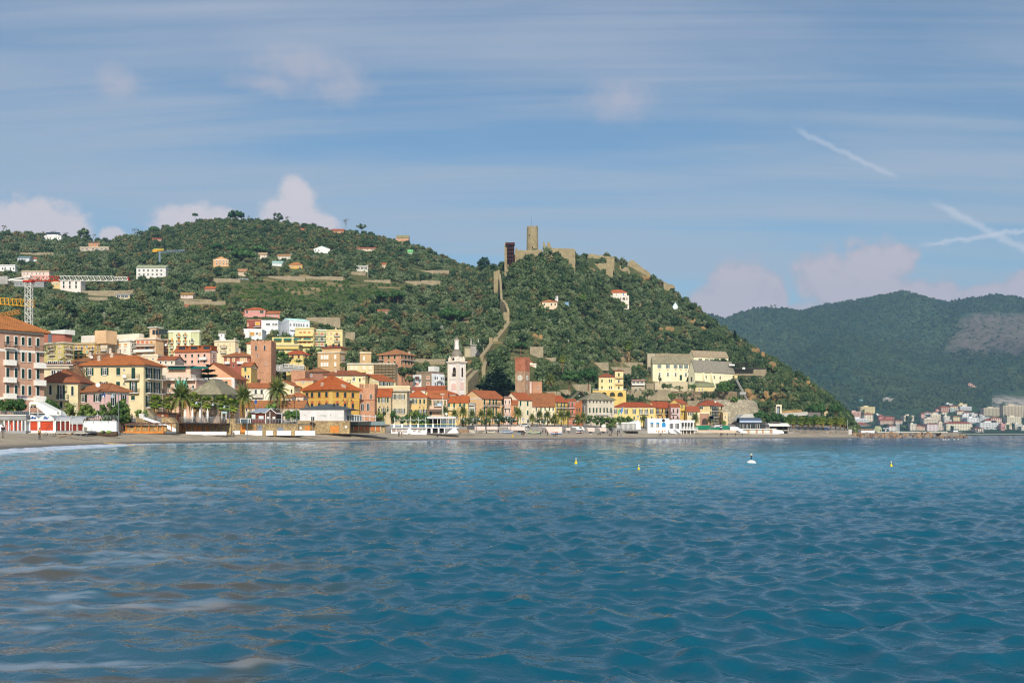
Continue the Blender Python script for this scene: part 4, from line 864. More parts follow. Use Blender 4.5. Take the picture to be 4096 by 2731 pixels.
h=HS(7,'apartment_house','cream four-storey corner house with balconies at right end of front',(1165,1325,1508),548,36,(1028,1300),(238,206,132),('hip',962,(172,74,50),.7),[('F',[1197,1224],[1044,1074],22,'c',(44,56,50),WH_),('S',[1338,1485],[1030,1075,1115,1158,1210,1248],16,'c',(30,60,52)),('S',[1378,1423],[1030,1100,1115,1182,1208,1262],20,'o',(30,60,52))],[('S',1350,1475,1102,1075),('S',1350,1475,1187,1160),('S',1350,1475,1270,1245)],gp=GS);h.dish(1402,978,1.6)
h=HS(7,'house','low brick-arched terrace house joined to cream corner house',(1192,1318,None),544,0,(1140,1300),(184,128,98),('flat',None,(226,204,160),.3),[('F',[1258],[1200,1285],84,'ac',(60,52,46),(150,86,62))])
HS(7,'house','plain cream annexe at very right end of front',(1508,1572,None),552,0,(1136,1300),(230,196,132),('flat',None,(220,190,140),.3),[('F',[1538],[1165,1205],20,'g')])
# monastery
YM=(250,232,178)
h=Ho(7,'monastery','long pale yellow monastery wing with blue-green shutters on terrace','monastery',(522,548,1042),655,80,(448,730),YM)
h.roof('gy',372,o=.4,m=SM,fascia=(240,222,160));h.win('S',[640,754,860,932,1003],[470,522],24,'o',(86,116,112),WH_);h.win('S',[642,755,860,1000],[580,632],24,'g',WH_,WH_);h.win('S',[932],[612,682],28,'c',(24,66,56),(206,180,120))
b=MB()
for x in(640,754,860,932,1003):q=h.pos('S',x)[0];b.box(h.W+.002,h.W+.06,q-.55,q+.55,h.z(545),h.z(533))
h.ex('terracotta_panel',b,pt_((214,142,84)));h.band([560],.3,(246,226,170));h.fin()
h=Ho(7,'monastery_wing','upper yellow monastery wing with five white dormers and three arches','monastery',(1036,1106,1580),690,66,(358,520),YM)
h.roof('gy',290,o=.4,m=mat('brown_slab_roof',(164,144,116),.95,.25,1.,.7),fascia=None);h.win('S',[1197,1287,1347,1427,1513],[393,418],22,'o',(96,92,66));h.win('S',[1360,1443,1517],[465,500],46,'ac',(70,72,72),(240,232,214))
for x in(1170,1265,1330,1413,1502):
 q,dd=h.pos('S',x);b=MB();b.box(h.W-5.,h.W-1.6,q-.75,q+.75,h.H+.5,h.H+2.5);b.box(h.W-1.59,h.W-1.5,q-.45,q+.45,h.H+1.2,h.H+2.3,1);b.bd('dormer',[MW,MG],h.rf)
h.fin()
h=Ho(7,'church','yellow monastery church with grey slab roof, buttresses and oval windows','church',(1036,1122,1660),640,58,(552,800),YM)
h.roof('gy',425,o=.5,m=mat('grey_slab_roof',(146,138,122),.95,.3,1.,.8),fascia=None)
h.win('S',[1275,1385,1467],[618,668],19,'ac',(96,64,52),(246,238,214));h.win('F',[1080],[640,700],18,'c',(90,92,90),(190,180,160))
for x in(1230,1340):
 q=h.pos('S',x)[0];b=MB();b.pr_([(h.W+.003,q-.7,0),(h.W+6,q-.7,0),(h.W+1.1,q-.7,h.z(585)),(h.W+.003,q-.7,h.z(570))],[(h.W+.003,q+.7,0),(h.W+6,q+.7,0),(h.W+1.1,q+.7,h.z(585)),(h.W+.003,q+.7,h.z(570))]);b.bd('buttress',pl(YM),h.root)
for(xa,xb,yt,dp)in((1130,1235,690,7),(1365,1500,715,6)):
 q0,q1=h.pos('S',xa)[0],h.pos('S',xb)[0];b=MB();b.box(h.W+.004,h.W+dp,q0,q1,-4,h.z(yt+30));b.pr_([(h.W+.004,q0-.3,h.z(yt+30)),(h.W+dp+.5,q0-.3,h.z(yt+30)),(h.W+.004,q0-.3,h.z(yt))],[(h.W+.004,q1+.3,h.z(yt+30)),(h.W+dp+.5,q1+.3,h.z(yt+30)),(h.W+.004,q1+.3,h.z(yt))],1);b.bd('side_chapel',[pl(YM),SM],h.root)
h.fin()
HS(7,'house','grey-beige block with bare wall left of monastery',(476,586,None),668,0,(332,None),(190,170,130),('flat',None,(180,164,130),.1),(),gp=GU)
h=HS(7,'house','terrace bar with pink eaves and flower boxes below monastery',(258,440,None),618,0,(690,850),(196,170,132),('flat',None,(206,136,120),.8),[('F',[345],[770,810],80,'b',(190,178,150)),('F',[290,345,400],[700,728],40,'g')],[('F',262,436,748,728,'solid',1.6)],gp=GU)
HS(7,'house','small cream annexe with brown lean-to roofs at foot of church',(1130,1390,None),632,0,(770,860),(232,204,126),('gx',726,(150,128,98),.4),[('F',[1180,1225],[790,825],16,'g')],gp=GU,dep=7)
# ------------------------------------------------------------------ landmark towers
def dk(px,d):return d*float(np.interp(px,[1600,1800,2200,2450,2700,3000],[1,1.06,1.08,1.08,1.05,1.04]))
def text(s,parent,size,loc,m,rz=0.,shear=0.,name='lettering',bold=0):
 c=bpy.data.curves.new('lettering','FONT');c.body=s;c.size=size;c.extrude=.02;c.align_x='CENTER';c.align_y='CENTER';c.shear=shear;c.offset=bold;c.resolution_u=3
 c.materials.append(m);o=bpy.data.objects.new(name,c);COL.objects.link(o);me=bpy.data.meshes.new_from_object(o.evaluated_get(bpy.context.evaluated_depsgraph_get()));bpy.data.objects.remove(o);o=pu(name,me,parent);o.location=loc;o.rotation_euler=(pi/2,0,rz);return o
h=Ho(5,'bell_tower','slender pink-white church bell tower with grey onion dome and lantern','bell tower',(658,792,888),418,38,(432,None),(248,230,218))
cx,cy=h.W/2,h.D/2
b=MB()
for(ya,yb,o_)in((422,434,.75),(434,444,.5),(444,452,.3)):b.box(-o_,h.W+o_,-o_,h.D+o_,h.z(yb),h.z(ya)-.002)
b.box(-.2,h.W+.2,-.2,h.D+.2,h.z(668),h.z(660));h.ex('cornice',b,pt_((236,224,204)))
b=MB()
for(x,y)in((0,0),(h.W,0),(h.W,h.D),(0,h.D)):b.box(x-.22,x+.22+(.9 if x==0 else-.9)*0,y-.22,y+.22,0,h.z(452)-.01)
b.box(-.12,1.,-.12,-.003,0,h.z(453));b.box(h.W-1.,h.W-.23,-.12,-.003,0,h.z(453));b.box(h.W+.003,h.W+.12,.23,1.,0,h.z(453));b.box(h.W+.003,h.W+.12,h.D-1.,h.D-.23,0,h.z(453))
h.ex('corner_pilaster',b,pt_((240,226,208)))
h.win('F',[742],[502,630],50,'ac',(58,50,46),(244,232,214),'belfry_opening');h.win('S',[848],[505,635],30,'ac',(58,50,46),(244,232,214),'belfry_opening')
b=MB();q=h.pos('F',742)[0];b.la([(.9,0),(.75,.35),(.5,.8),(.3,1.25),(.05,1.35)],12,c=(q,-.28,h.z(600)));h.ex('bell',b,mat('bell_bronze',(92,84,62),.5,.2,metal=.6))
b=MB();q=h.pos('F',737)[0];b.box(q-1.5,q+1.5,-.1,-.004,h.z(812),h.z(730));q=h.pos('S',848)[0];b.box(h.W+.004,h.W+.1,q-1.5,q+1.5,h.z(812),h.z(705));h.ex('pink_panel',b,pt_((242,206,190)))
z0=h.z(422);b=MB();R=h.W*.41
def octa(r,z):return[(cx+r*cos(pi/8+i*pi/4),cy+r*sin(pi/8+i*pi/4),z)for i in range(8)]
b.pr_(octa(R,z0),octa(R,h.z(362)));b.pr_(octa(R+.3,h.z(362)+.002),octa(R+.3,h.z(355)));h.ex('drum',b,pl((244,226,200)))
b=MB()
for(x,y)in((.5,.5),(h.W-.5,.5),(h.W-.5,h.D-.5),(.5,h.D-.5)):
 b.box(x-.5,x+.5,y-.5,y+.5,z0,h.z(395));b.pr_([(x-.62,y-.62,h.z(395)+.002),(x+.62,y-.62,h.z(395)+.002),(x+.62,y+.62,h.z(395)+.002),(x-.62,y+.62,h.z(395)+.002)],[(x-.1,y-.1,h.z(350)),(x+.1,y-.1,h.z(350)),(x+.1,y+.1,h.z(350)),(x-.1,y+.1,h.z(350))])
h.ex('pinnacle',b,pt_((240,222,200)))['kind']='stuff'
b=MB();b.la([(.62,0),(.62,.1)],14);o=b.bd('round_window',MD,h.root);o.location=(cx,cy-R*.93-.02,h.z(392));o.rotation_euler=(pi/2,0,0)
zd=h.z(355);hd=h.z(250)-zd;b=MB();b.la([(R+.12,0),(R+.1,hd*.3),(R*.93,hd*.52),(R*.78,hd*.72),(R*.55,hd*.88),(R*.33,hd),(.2,hd*1.02)],16,c=(cx,cy,zd+.01));h.ex('dome',b,mat('dome_slate',(138,128,112),.8,.2,.6,.5))
b=MB();b.la([(1.15,0),(1.,.5),(.9,3.2),(1.15,3.6),(1.1,3.9)],10,c=(cx,cy,h.z(252)));h.ex('lantern',b,pl((242,228,208)))
b=MB();z1=h.z(252)+3.91;b.la([(1.,0),(.9,.5),(.5,1.),(.12,1.25),(.1,1.6),(.22,1.8),(.05,2.05)],12,c=(cx,cy,z1));h.ex('lantern_cap',b,MATS['dome_slate'])
h.fin()
h=Ho(6,'clock_tower','medieval brick clock tower with crenels and two white clock faces','clock tower',(208,340,405),447,27,(398,None),(170,104,72),material=mz('clock_tower_stone',(206,158,124),(186,160,130),3.2))
b=MB();b.box(-.04,h.W+.04,-.04,h.D+.04,h.z(560),h.H+.01);h.ex('brick_top',b,mz('red_brick',(202,132,98),(184,112,82),4.5))
b=cr(h.W+.08,h.D+.08,h.H,1.1,7,.6);h.ex('crenellation',b,MATS['red_brick'])
h.win('F',[264],[467,532],20,'ac',(38,32,30),(150,82,58),'bell_opening');h.win('S',[371],[470,535],12,'ac',(38,32,30),(150,82,58),'bell_opening');h.win('S',[368],[740,805],6,'x');h.win('F',[268],[830,856],7,'x')
for face,x in(('F',273),('S',372)):
 q,_=h.pos(face,x);r=1.2
 b=MB();b.la([(r,-.1),(r,.12),(r-.2,.16),(.02,.16)],28);b.la([(r+.22,-.1),(r+.22,.08),(r+.01,.1)],28,1)
 o=h.place('clock_face',b.mesh('clock_face',[mat('enamel',(236,228,208),.5,.05),MS]),face,q,h.z(650));o.rotation_euler=(pi/2,0,0 if face=='F' else pi/2)
 o.rotation_mode='XYZ'
 m=MB()
 for i in range(12):
  a=i*pi/6;u=V((cos(a),sin(a),0));w=V((-u.y,u.x,0));p0,p1=u*r*.72,u*r*.92;k=.06
  m.pr_([p0-w*k+V((0,0,.162)),p1-w*k+V((0,0,.162)),p1+w*k+V((0,0,.162)),p0+w*k+V((0,0,.162))],[p0-w*k+V((0,0,.2)),p1-w*k+V((0,0,.2)),p1+w*k+V((0,0,.2)),p0+w*k+V((0,0,.2))])
 m.bd('hour_mark',MI,o)['kind']='stuff'
 for nm,ang,L,k in(('hour_hand',118,r*.5,.09),('minute_hand',28,r*.78,.06)):
  a=radians(ang);u=V((cos(a),sin(a),0));w=V((-u.y,u.x,0));p0=-u*.15;p1=u*L;zz=.22 if nm[0]=='h' else .27
  m=MB();m.pr_([p0-w*k+V((0,0,zz)),p1-w*k*.5+V((0,0,zz)),p1+w*k*.5+V((0,0,zz)),p0+w*k+V((0,0,zz))],[p0-w*k+V((0,0,zz+.04)),p1-w*k*.5+V((0,0,zz+.04)),p1+w*k*.5+V((0,0,zz+.04)),p0+w*k+V((0,0,zz+.04))]);m.bd(nm,MI,o)
b=MB()
for(x,y,r_)in((225,580,1),(312,590,-1),(222,690,1),(315,690,-1),(225,840,1),(310,850,-1),(290,480,-1)):
 q=h.pos('F',x)[0];z=h.z(y);b.tb((q-.6*r_,-.08,z+.7),(q+.6*r_,-.08,z-.7),.07,n=4)
h.ex('tie_anchor',b,MI)['kind']='stuff';h.fin()
# ------------------------------------------------------------------ castle and town walls
OLDST=mz('castle_stone',(184,166,126),(158,142,108),1.8);O2=mz('terrace_stone',(186,168,136),(158,144,118),2)
def at(zn,x,y,d):return P(zx(zn,x),zy(zn,y),d)
def ruin(zn,name,lb,cat,outline,d,thick=1.6,m=None,gp=None,sink=3.,rz=0.,down=None):
 c=at(zn,*outline[len(outline)//2],d);g=min(gxy(at(zn,x,y,d).x,d)for x,y in outline);base=g-sink if down is None else min(g-1.5,zt_(zy(zn,down),d))
 root=pu(name,None,loc=(c.x,d,base),lb=lb,cat=cat,gp=gp,rz=rz)
 b=MB();pts=[(at(zn,x,y,d).x-c.x,at(zn,x,y,d).z-base)for x,y in outline]
 for(x0,z0),(x1,z1)in zip(pts[:-1],pts[1:]):
  n=max(1,int(abs(x1-x0)/2.2));px_,pz_=x0,z0
  for i in range(1,n+1):
   x=x0+(x1-x0)*i/n;z=z0+(z1-z0)*i/n+(uni(-.25,.25)if i<n else 0)
   if abs(x-px_)>.02:b.pr_([(px_,0,0),(x,0,0),(x,thick,0),(px_,thick,0)],[(px_,0,pz_),(x,0,z),(x,thick,z),(px_,thick,pz_)])
   px_,pz_=x,z
 b.bd('masonry',m or OLDST,root)
 FOOT.append((zx(zn,outline[0][0]),zx(zn,outline[-1][0]),zy(zn,min(y for _,y in outline)),zy(zn,max(y for _,y in outline)+12),d,None))
 return root
o=pu('castle_keep',None,loc=at('d',655,470,786),lb='round stone castle keep with broken crenels on hilltop',cat='tower')
b=MB();R=4.4;H=zt_(zy('d',178),786)-zt_(zy('d',470),786);b.la([(R*1.03,-6),(R,H*.5),(R*.97,H),(R*.97-1,H+.02),(R*.97-1,H-1.2)],28);b.bd('wall',OLDST,o,smo=False)
b=MB()
for i in range(9):
 a0=i*2*pi/9;a1=a0+.42;r0,r1=R*.965,R*.965-.9;hh=H+random.choice((.9,1.25,1.3,1.1))
 b.pr_([(r0*cos(a0),r0*sin(a0),H),(r0*cos(a1),r0*sin(a1),H),(r1*cos(a1),r1*sin(a1),H),(r1*cos(a0),r1*sin(a0),H)],[(r0*cos(a0),r0*sin(a0),hh),(r0*cos(a1),r0*sin(a1),hh),(r1*cos(a1),r1*sin(a1),hh),(r1*cos(a0),r1*sin(a0),hh)])
b.bd('merlon',OLDST,o)['kind']='stuff'
b=MB();b.box(-.5,.4,-R-.06,-R+.3,zt_(zy('d',425),786)-zt_(zy('d',470),786),zt_(zy('d',402),786)-zt_(zy('d',470),786));b.bd('doorway',MD,o)
b=MB();b.box(-2.6,-2.,-R*.86-.1,-R*.5,H*.66,H*.71);b.bd('slit_window',MD,o)
b=MB();b.tb((-.9,0,H-1.2),(-.9,0,H+8.2),.06,n=5);b.bd('antenna_mast',MI,o)
ruin('d','castle_wall','long castle curtain wall under round keep','wall',[(455,436),(470,402),(482,404),(486,432),(640,428),(765,424)],776,3,down=540)
ruin('d','castle_wall','castle curtain wall right of two broken spikes','wall',[(862,396),(888,405),(1000,409),(1138,418),(1143,425)],782,2.5,down=500)
ruin('d','ruined_wall','thin broken wall spike right of round keep','ruin',[(776,332),(782,332),(792,352),(800,350),(805,392)],784,2,down=460)
ruin('d','ruined_wall','stepped double spike of ruined masonry beside thin spike','ruin',[(822,372),(828,334),(842,332),(845,350),(856,346),(866,392)],788,2,down=460)
ruin('d','ruined_tower','tall jagged corner of ruined castle tower at left end of summit','tower',[(336,362),(350,338),(366,336),(370,362),(386,372)],770,7,down=640)
o=pu('lift_shaft',None,loc=at('d',408,585,768),lb='rust-brown steel stair frame set in ruined castle tower',cat='stair frame')
hs=zt_(zy('d',368),768)-zt_(zy('d',585),768);b=MB()
for x in(-2.6,-1.3,0,1.2,2.4):
 b.box(x-.17,x+.17,-.3,.3,-2,hs)
 b.box(x-.17,x+.17,5,5.6,-2,hs)
b.bd('post',M_RUST,o)['kind']='stuff'
for i in range(5):
 b=MB();z=hs*.22+i*hs*.19;b.box(-2.9,2.7,-.35,5.7,z,z+.5);b.bd('landing',M_RUST,o)
b=MB();b.box(-3.9,3.,-.8,6,hs,hs+1.6);b.bd('roof',M_RUST,o);b=MB();b.box(-2.5,2.4,2.,2.2,0,hs-.1);b.bd('mesh_screen',mat('dark_mesh',(48,36,38),.8),o)
ruin('d','ruined_wall','long ruined wall ending in upright post below summit on right','ruin',[(1292,592),(1320,584),(1400,588),(1410,580),(1528,578),(1540,545),(1546,535),(1552,540),(1572,645)],hit(zx('d',1430),zy('d',660)),1.8,down=690)
ruin('d','ruined_wall','low broken wall with narrow upright near right shoulder of castle hill','ruin',[(1598,645),(1648,650),(1650,602),(1664,606),(1666,645),(1690,640),(1705,624),(1745,622),(1768,668)],hit(zx('d',1690),zy('d',690)),1.6,down=720)
ruin('d','ruined_wall','pale crest wall sloping down right ridge of castle hill','ruin',[(1742,568),(1782,538),(1815,552),(1870,598),(1930,645),(2000,692)],hit(zx('d',1880),zy('d',640)),1.8,down=730)
ruin('d','ruined_wall','low crest wall just right of castle curtain wall','ruin',[(1275,478),(1345,472),(1380,482),(1440,484),(1470,496),(1590,506)],hit(zx('d',1430),zy('d',500)),1.5,down=560)
ruin('d','ruined_wall','short stub of wall low on right ridge against sky','ruin',[(2150,792),(2220,818),(2262,822),(2281,850)],hit(zx('d',2220),zy('d',835)),1.5,down=880)
# the wall climbing from the town to the castle
ruin('d','wall_tower','tall open-backed wall tower high on spine below castle','tower',[(214,672),(226,668),(236,674),(240,666),(256,664),(259,652),(280,655),(284,690)],735,5,down=905)
ruin('d','wall_tower','narrow wall tower halfway down spine of castle hill','tower',[(324,1140),(345,1134),(392,1142)],655,5,down=1300)
ruin('d','wall_tower','small crenellated turret where town wall meets gardens','tower',[(160,1424),(170,1420),(174,1428),(184,1428),(188,1420),(200,1424)],600,3.5,down=1500)
def wr(name,lb,pts,height,thick=1.4,m=None,gp=None,cren=False):
 P3=[at(*p)for p in pts];c=P3[len(P3)//2]
 root=pu(name,None,loc=(c.x,c.y,c.z-height),lb=lb,cat='wall',gp=gp);b=MB();o_=V((c.x,c.y,c.z-height))
 for p,q in zip(P3[:-1],P3[1:]):
  L=(q-p).length;n=max(1,int(L/4));u=(q-p);u.z=0;u.normalize();w=V((-u.y,u.x,0))*thick*.5
  for i in range(n):
   a,e=p.lerp(q,i/n)-o_,p.lerp(q,(i+1)/n)-o_
   a=a.copy();e=e.copy();dz=V((0,0,-height))
   b.pr_([a-w+dz,e-w+dz,e+w+dz,a+w+dz],[a-w,e-w,e+w,a+w])
   if cren:mid=(a+e)/2;f=(e-a)*.28;b.pr_([mid-f-w,mid+f-w,mid+f+w,mid-f+w],[mid-f-w+V((0,0,.9)),mid+f-w+V((0,0,.9)),mid+f+w+V((0,0,.9)),mid-f+w+V((0,0,.9))])
 b.bd('masonry',m or OLDST,root)
 for zn,x,y,d in pts:FOOT.append((zx(zn,x)-9,zx(zn,x)+9,zy(zn,y),zy(zn,y)+40,d,None))
 return root
wr('town_wall','thin upper run of town wall from tall wall tower down spine',[('d',282,700,730),('d',292,800,712),('d',298,900,698),('d',302,990,686)],7)
wr('town_wall','crenellated middle run of town wall with dark inner face',[('d',298,1000,684),('d',330,1020,676),('d',355,1055,670),('d',380,1130,657)],9,cren=True)
wr('town_wall','broad sloping run of town wall below narrow wall tower',[('d',385,1245,650),('d',345,1300,640),('d',290,1370,628),('d',232,1440,612)],8,3.)
wr('town_wall','stepped lower run of town wall dropping from turret to cedar',[(5,1242,175,600),(5,1200,240,588),(5,1112,345,575)],8,2.2)
wr('town_wall','short rough run of town wall beside ivy left of pink villa',[(5,1180,395,572),(5,1150,470,560),(5,1140,530,552)],8,2)
wr('town_wall','double wedge of town wall right behind bell tower',[(5,1045,545,545),(5,985,600,530),(5,895,700,510)],9,2.4)
wr('town_wall','left crest of town wall wedge behind bell tower',[(5,975,520,548),(5,930,560,540),(5,880,610,530)],9,1.6)
# stone chapel with statues
h=Ho(5,'chapel','small grey stone chapel with two white statues on its roof above bell tower','chapel',(962,1140,None),560,0,(212,375),(166,156,138),gp=None,dep=8);h.roof('flat',None,(150,142,126),.5)
h.win('F',[1040],[258,276],28,'x');h.win('F',[1035],[312,372],26,'g');b=MB()
for x in(968,1068):
 q=h.pos('F',x)[0];b.la([(.5,0),(.45,.6),(.3,.7),(.42,1.6),(.36,2.4),(.16,2.75),(.24,3.),(.2,3.35),(.05,3.5)],8,c=(q,.6,h.H+.5))
h.ex('statue',b,MS)['kind']='stuff';h.fin()
HS(5,'house','low annexe with graffiti wall left of grey chapel',(880,962,None),562,0,(245,335),(190,172,126),('flat',None,(150,140,110),.3),(),gp=GH)
HS(5,'shed','small shed with brown lean-to roof right of bell tower belfry',(893,985,None),545,0,(458,500),(190,160,120),('gx',430,(170,100,70),.4),(),gp=GH,dep=5)
# retaining walls and terraces on the slopes
def slab(zn,x0,x1,yt,yb,lb,m=O2,d=None,name='terrace_wall',tilt=0,thick=1.2):
 px=zx(zn,(x0+x1)/2);d=dk(px,d)if d else hit(px,zy(zn,yb));a=at(zn,x0,yt+tilt*0,d);e=at(zn,x1,yt+tilt,d);zb=zt_(zy(zn,yb),d)-3
 root=pu(name,None,loc=((a.x+e.x)/2,d,zb),lb=lb,cat='wall',gp='terrace walls on slopes');b=MB();n=max(1,int((e.x-a.x)/5));w=(e.x-a.x)/2
 for i in range(n):
  xa,xb=-w+2*w*i/n,-w+2*w*(i+1)/n;za=a.z-zb+(e.z-a.z)*i/n;ze=a.z-zb+(e.z-a.z)*(i+1)/n;j=uni(-.25,.25)
  b.pr_([(xa,0,0),(xb,0,0),(xb,thick,0),(xa,thick,0)],[(xa,0,za+j),(xb,0,ze+j),(xb,thick,ze+j),(xa,thick,za+j)])
 b.bd('masonry',m,root);FOOT.append((zx(zn,x0),zx(zn,x1),zy(zn,yt),zy(zn,yb),d,None))
CONCW=mat('weathered_concrete',(176,168,150),.95,.2,.25)
for a in(('a',895,1010,1036,1065,'short stone terrace wall left end below pale pink hillside villas'),('a',1005,1548,1030,1098,'big terrace wall of pale stone under crane jib tip'),('a',1010,1250,1108,1150,'lower terrace wall under big pale terrace'),('a',230,610,602,628,'long low terrace wall below white ridge villa'),('b',92,575,1152,1195,'long curved stone terrace wall left of green field'),('b',0,420,1130,1146,'upper narrow terrace wall left of green field'),('b',1060,1480,866,915,'grey roadside wall above green field, left length'),('b',1480,1920,872,915,'grey roadside wall above green field, right length'),('b',1475,1885,1335,1408,'tall retaining wall below blue-railed road'),('b',440,745,898,940,'pale bank wall under blue and white road railing'),('c',0,180,675,715,'stone terrace wall under low glazed house'),('c',160,462,768,800,'pale roadside wall at left of valley road'),('c',632,812,778,825,'grey concrete road wall with brown gate'),('c',812,1030,776,832,'tan block wall at bend of valley road'),('c',700,1130,660,692,'long thin terrace wall among upper olives'),(4,690,846,148,236,'stone terrace wall right of pale yellow apartment block'),(4,1585,1885,492,540,'terraced garden wall left of bell tower'),(5,190,650,395,470,'brown vineyard terrace wall left of bell tower'),(5,940,1090,755,815,'low stone wall under cedar by bell tower'),(6,410,590,225,368,'ruined stone rampart above clock tower'),(6,600,760,380,420,'short rampart stub right of clock tower'),(6,1180,1480,446,488,'yellow stone terrace wall over umbrella pines'),(6,1310,1790,505,556,'yellow stone terrace wall below tall skirted palm'),(6,1590,1880,440,498,'upper stone terrace wall beside tall skirted palm'),(6,580,830,830,900,'rough garden wall right of lower brick tower'),(6,820,1240,735,815,'grey plaster garden wall below umbrella pines'),(6,790,960,815,885,'sloping grey ramp wall behind yellow house')):
 slab(*a)
for a in((7,80,418,444,500,'stone terrace wall left of monastery court',O2,668),(7,590,1060,322,375,'stone wall behind long monastery wing',O2,690),(7,440,582,722,810,'coursed stone wall left of monastery ramp',O2,640),(7,575,1120,706,832,'stained plaster terrace wall in front of monastery',pl((206,184,140)),645),(7,130,800,815,905,'rough rock-faced bank wall below terrace bar',O2,612),(7,560,1130,830,960,'rough stone bank under monastery terrace',mz('bank_rock',(164,142,112),(120,104,84),.45),622),(7,1110,1700,836,960,'rough stone bank under church',MATS['bank_rock'],618),(7,1020,1250,968,1060,'grey stone garden wall behind small cream house',O2,596),(8,296,735,525,625,'tall stone terrace wall at right end of monastery',O2,668)):
 slab(a[0],a[1],a[2],a[3],a[4],a[5],a[6],a[7])
# round bastion
o=pu('bastion',None,loc=at(8,270,1215,602),lb='big rounded stone bastion at foot of cliff',cat='bastion');b=MB();hb=zt_(zy(8,985),602)-zt_(zy(8,1215),602)
b.la([(21,-6),(19,hb*.5),(17.5,hb),(15.5,hb+1.5)],26,c=(0,15,0));b.bd('masonry',mz('bastion_stone',(190,178,152),(164,150,126),.7),o)
# cliffs: jagged rock faces
M_CLIFF=mat('ochre_cliff',(176,140,88),.95,.35,.12,1.,col2=(112,96,72),bscale=.6)
def cf_(zn,x0,x1,yt,yb,lb):
 px=zx(zn,(x0+x1)/2);d=hit(px,zy(zn,yb))+3;a,e=at(zn,x0,yb,d),at(zn,x1,yt,d);root=pu('rock_outcrop',None,loc=((a.x+e.x)/2,d,a.z),lb=lb,cat='rock',gp='rock outcrops on cliffs')
 b=MB();w,hh=(e.x-a.x)/2,e.z-a.z
 for i in range(max(5,int(w*hh/14))):
  b.blob((uni(-w,w),uni(-1,2),uni(0,hh)),uni(.22,.42)*min(w,hh)+.8,sub=1,jit=.3,sq=(1,.7,1.25))
 b.bd('rock',M_CLIFF,root);FOOT.append((zx(zn,x0),zx(zn,x1),zy(zn,yt),zy(zn,yb),d,None))
for a in((8,775,850,450,590,'ochre rock knob on skyline right of monastery wall'),(8,530,640,262,300,'small ochre rock on skyline above monastery trees'),(8,680,735,310,390,'ochre skyline rock below small one'),(8,470,620,850,950,'ochre cliff beside funicular'),(8,660,760,850,980,'ochre cliff strip left of ivy'),(8,790,860,880,1000,'ochre cliff strip right of ivy'),(8,900,945,730,840,'tall ochre crag in middle of headland'),(8,1250,1330,700,760,'ochre scar on right of headland'),(8,1090,1160,670,700,'ochre scar high on headland'),(8,430,540,930,1060,'pale cliff under funicular track'),('e',150,345,1030,1085,'tan rock band on castle hill flank'),('e',450,520,955,990,'small tan rock high on right flank'),('e',570,640,1035,1062,'small tan rock band mid right flank'),('d',1905,1980,738,790,'grey rock face near ruined crest wall'),('d',2090,2281,1315,1365,'tan rock shelf at right above monastery'),('d',640,780,1412,1450,'tan rock above clock tower')):
 cf_(*a)
# ------------------------------------------------------------------ hillside houses
def HH(zn,x0,x1,yE,yB,yR,kn,wall,rc,lb,xs=(),rows=(),w=10,st='g',name='villa',dep=8,t=0,fwd=0,**k):
 d=hit(zx(zn,(x0+x1)/2),zy(zn,yB)+4)-fwd
 return HS(zn,name,lb,(x0,x1,None),d,t,(yE,yB),wall,(kn,yR,rc,.5),[('F',list(xs),list(rows),w,st)]if xs else(),gp=GH,dep=dep,kd=False,**k)
WH=(240,236,228)
HH('a',488,698,415,450,0,'flat',WH,WH,'white villa with dark solar roof on left ridge',[505,540,575,640,670],[425,447],14)
HH('a',515,665,388,420,372,'gx',WH,(56,62,78),'upper storey block of white ridge villa',[530,640],[395,412],12,dep=6)
HH('a',1008,1140,492,525,480,'hip',(226,140,70),(150,84,60),'orange villa in saddle of left ridge',[1028,1066,1105],[498,520],14)
HH('a',910,1240,540,572,0,'flat',(196,172,140),(206,190,160),'long low terrace house under orange saddle villa',[940,990,1060,1110,1160,1210],[552,570],26)
HH('a',200,335,660,695,648,'gx',(200,206,214),(120,126,134),'pale blue-grey shed house on left slope',[225,255,285],[668,690],14)
HH('a',355,440,670,690,658,'gx',(226,220,214),(186,82,58),'little white house with red roof right of blue-grey shed',[380,410],[675,688],8)
HH('a',-10,172,748,805,0,'flat',WH,(226,222,214),'white modern villa cut by left edge',[30,60,120,155],[765,795],20)
HH('a',246,560,818,900,0,'flat',(238,200,178),(222,190,150),'long pink villa behind crane jib',[275,315,365,417,455,495],[826,850,870,895],14)
HH('a',140,500,935,980,0,'flat',(150,148,144),(160,160,158),'unfinished grey concrete house behind crane mast',[200,240,290,390,440],[945,972],30)
HH('a',580,690,940,1000,925,'gy',(230,190,110),(176,100,66),'ochre gabled house left of pale pink cube villa',[615,650],[945,962],14)
HH('a',685,920,925,1035,0,'flat',(240,216,200),(230,210,196),'pale pink cube villa with balcony under crane jib',[727,797,868],[930,962,970,1005],18,'c')
HH('a',1555,1890,770,880,748,'gx',(226,218,206),(170,150,124),'white villa under construction with scaffold tubes beside small crane',[1590,1640,1690,1740,1790,1840],[790,815,835,860],24)
HH('a',1745,1855,588,600,560,'gx',(206,160,86),(206,160,78),'yellow roofed shed near top of small crane',(),(),dep=5)
HH('a',1718,1840,445,465,438,'gx',(186,140,110),(176,78,52),'red roof peeping from trees below summit woods',(),(),dep=5)
HH('a',1320,1480,1085,1125,0,'flat',(206,180,130),(150,156,160),'glazed blue-grey garden room on big stone terrace',[1350,1400,1440],[1088,1112],40)
HH('a',2060,2200,1080,1118,1060,'gx',(220,190,170),(170,110,70),'small pink house with flat rust roof left of stone terraces',[2090,2130],[1085,1105],12,dep=6)
HH('b',437,612,682,752,655,'gy',(230,166,100),(190,110,70),'orange villa with porch on slope left of umbrella pines',[475,512,555,590],[690,705,715,740],16)
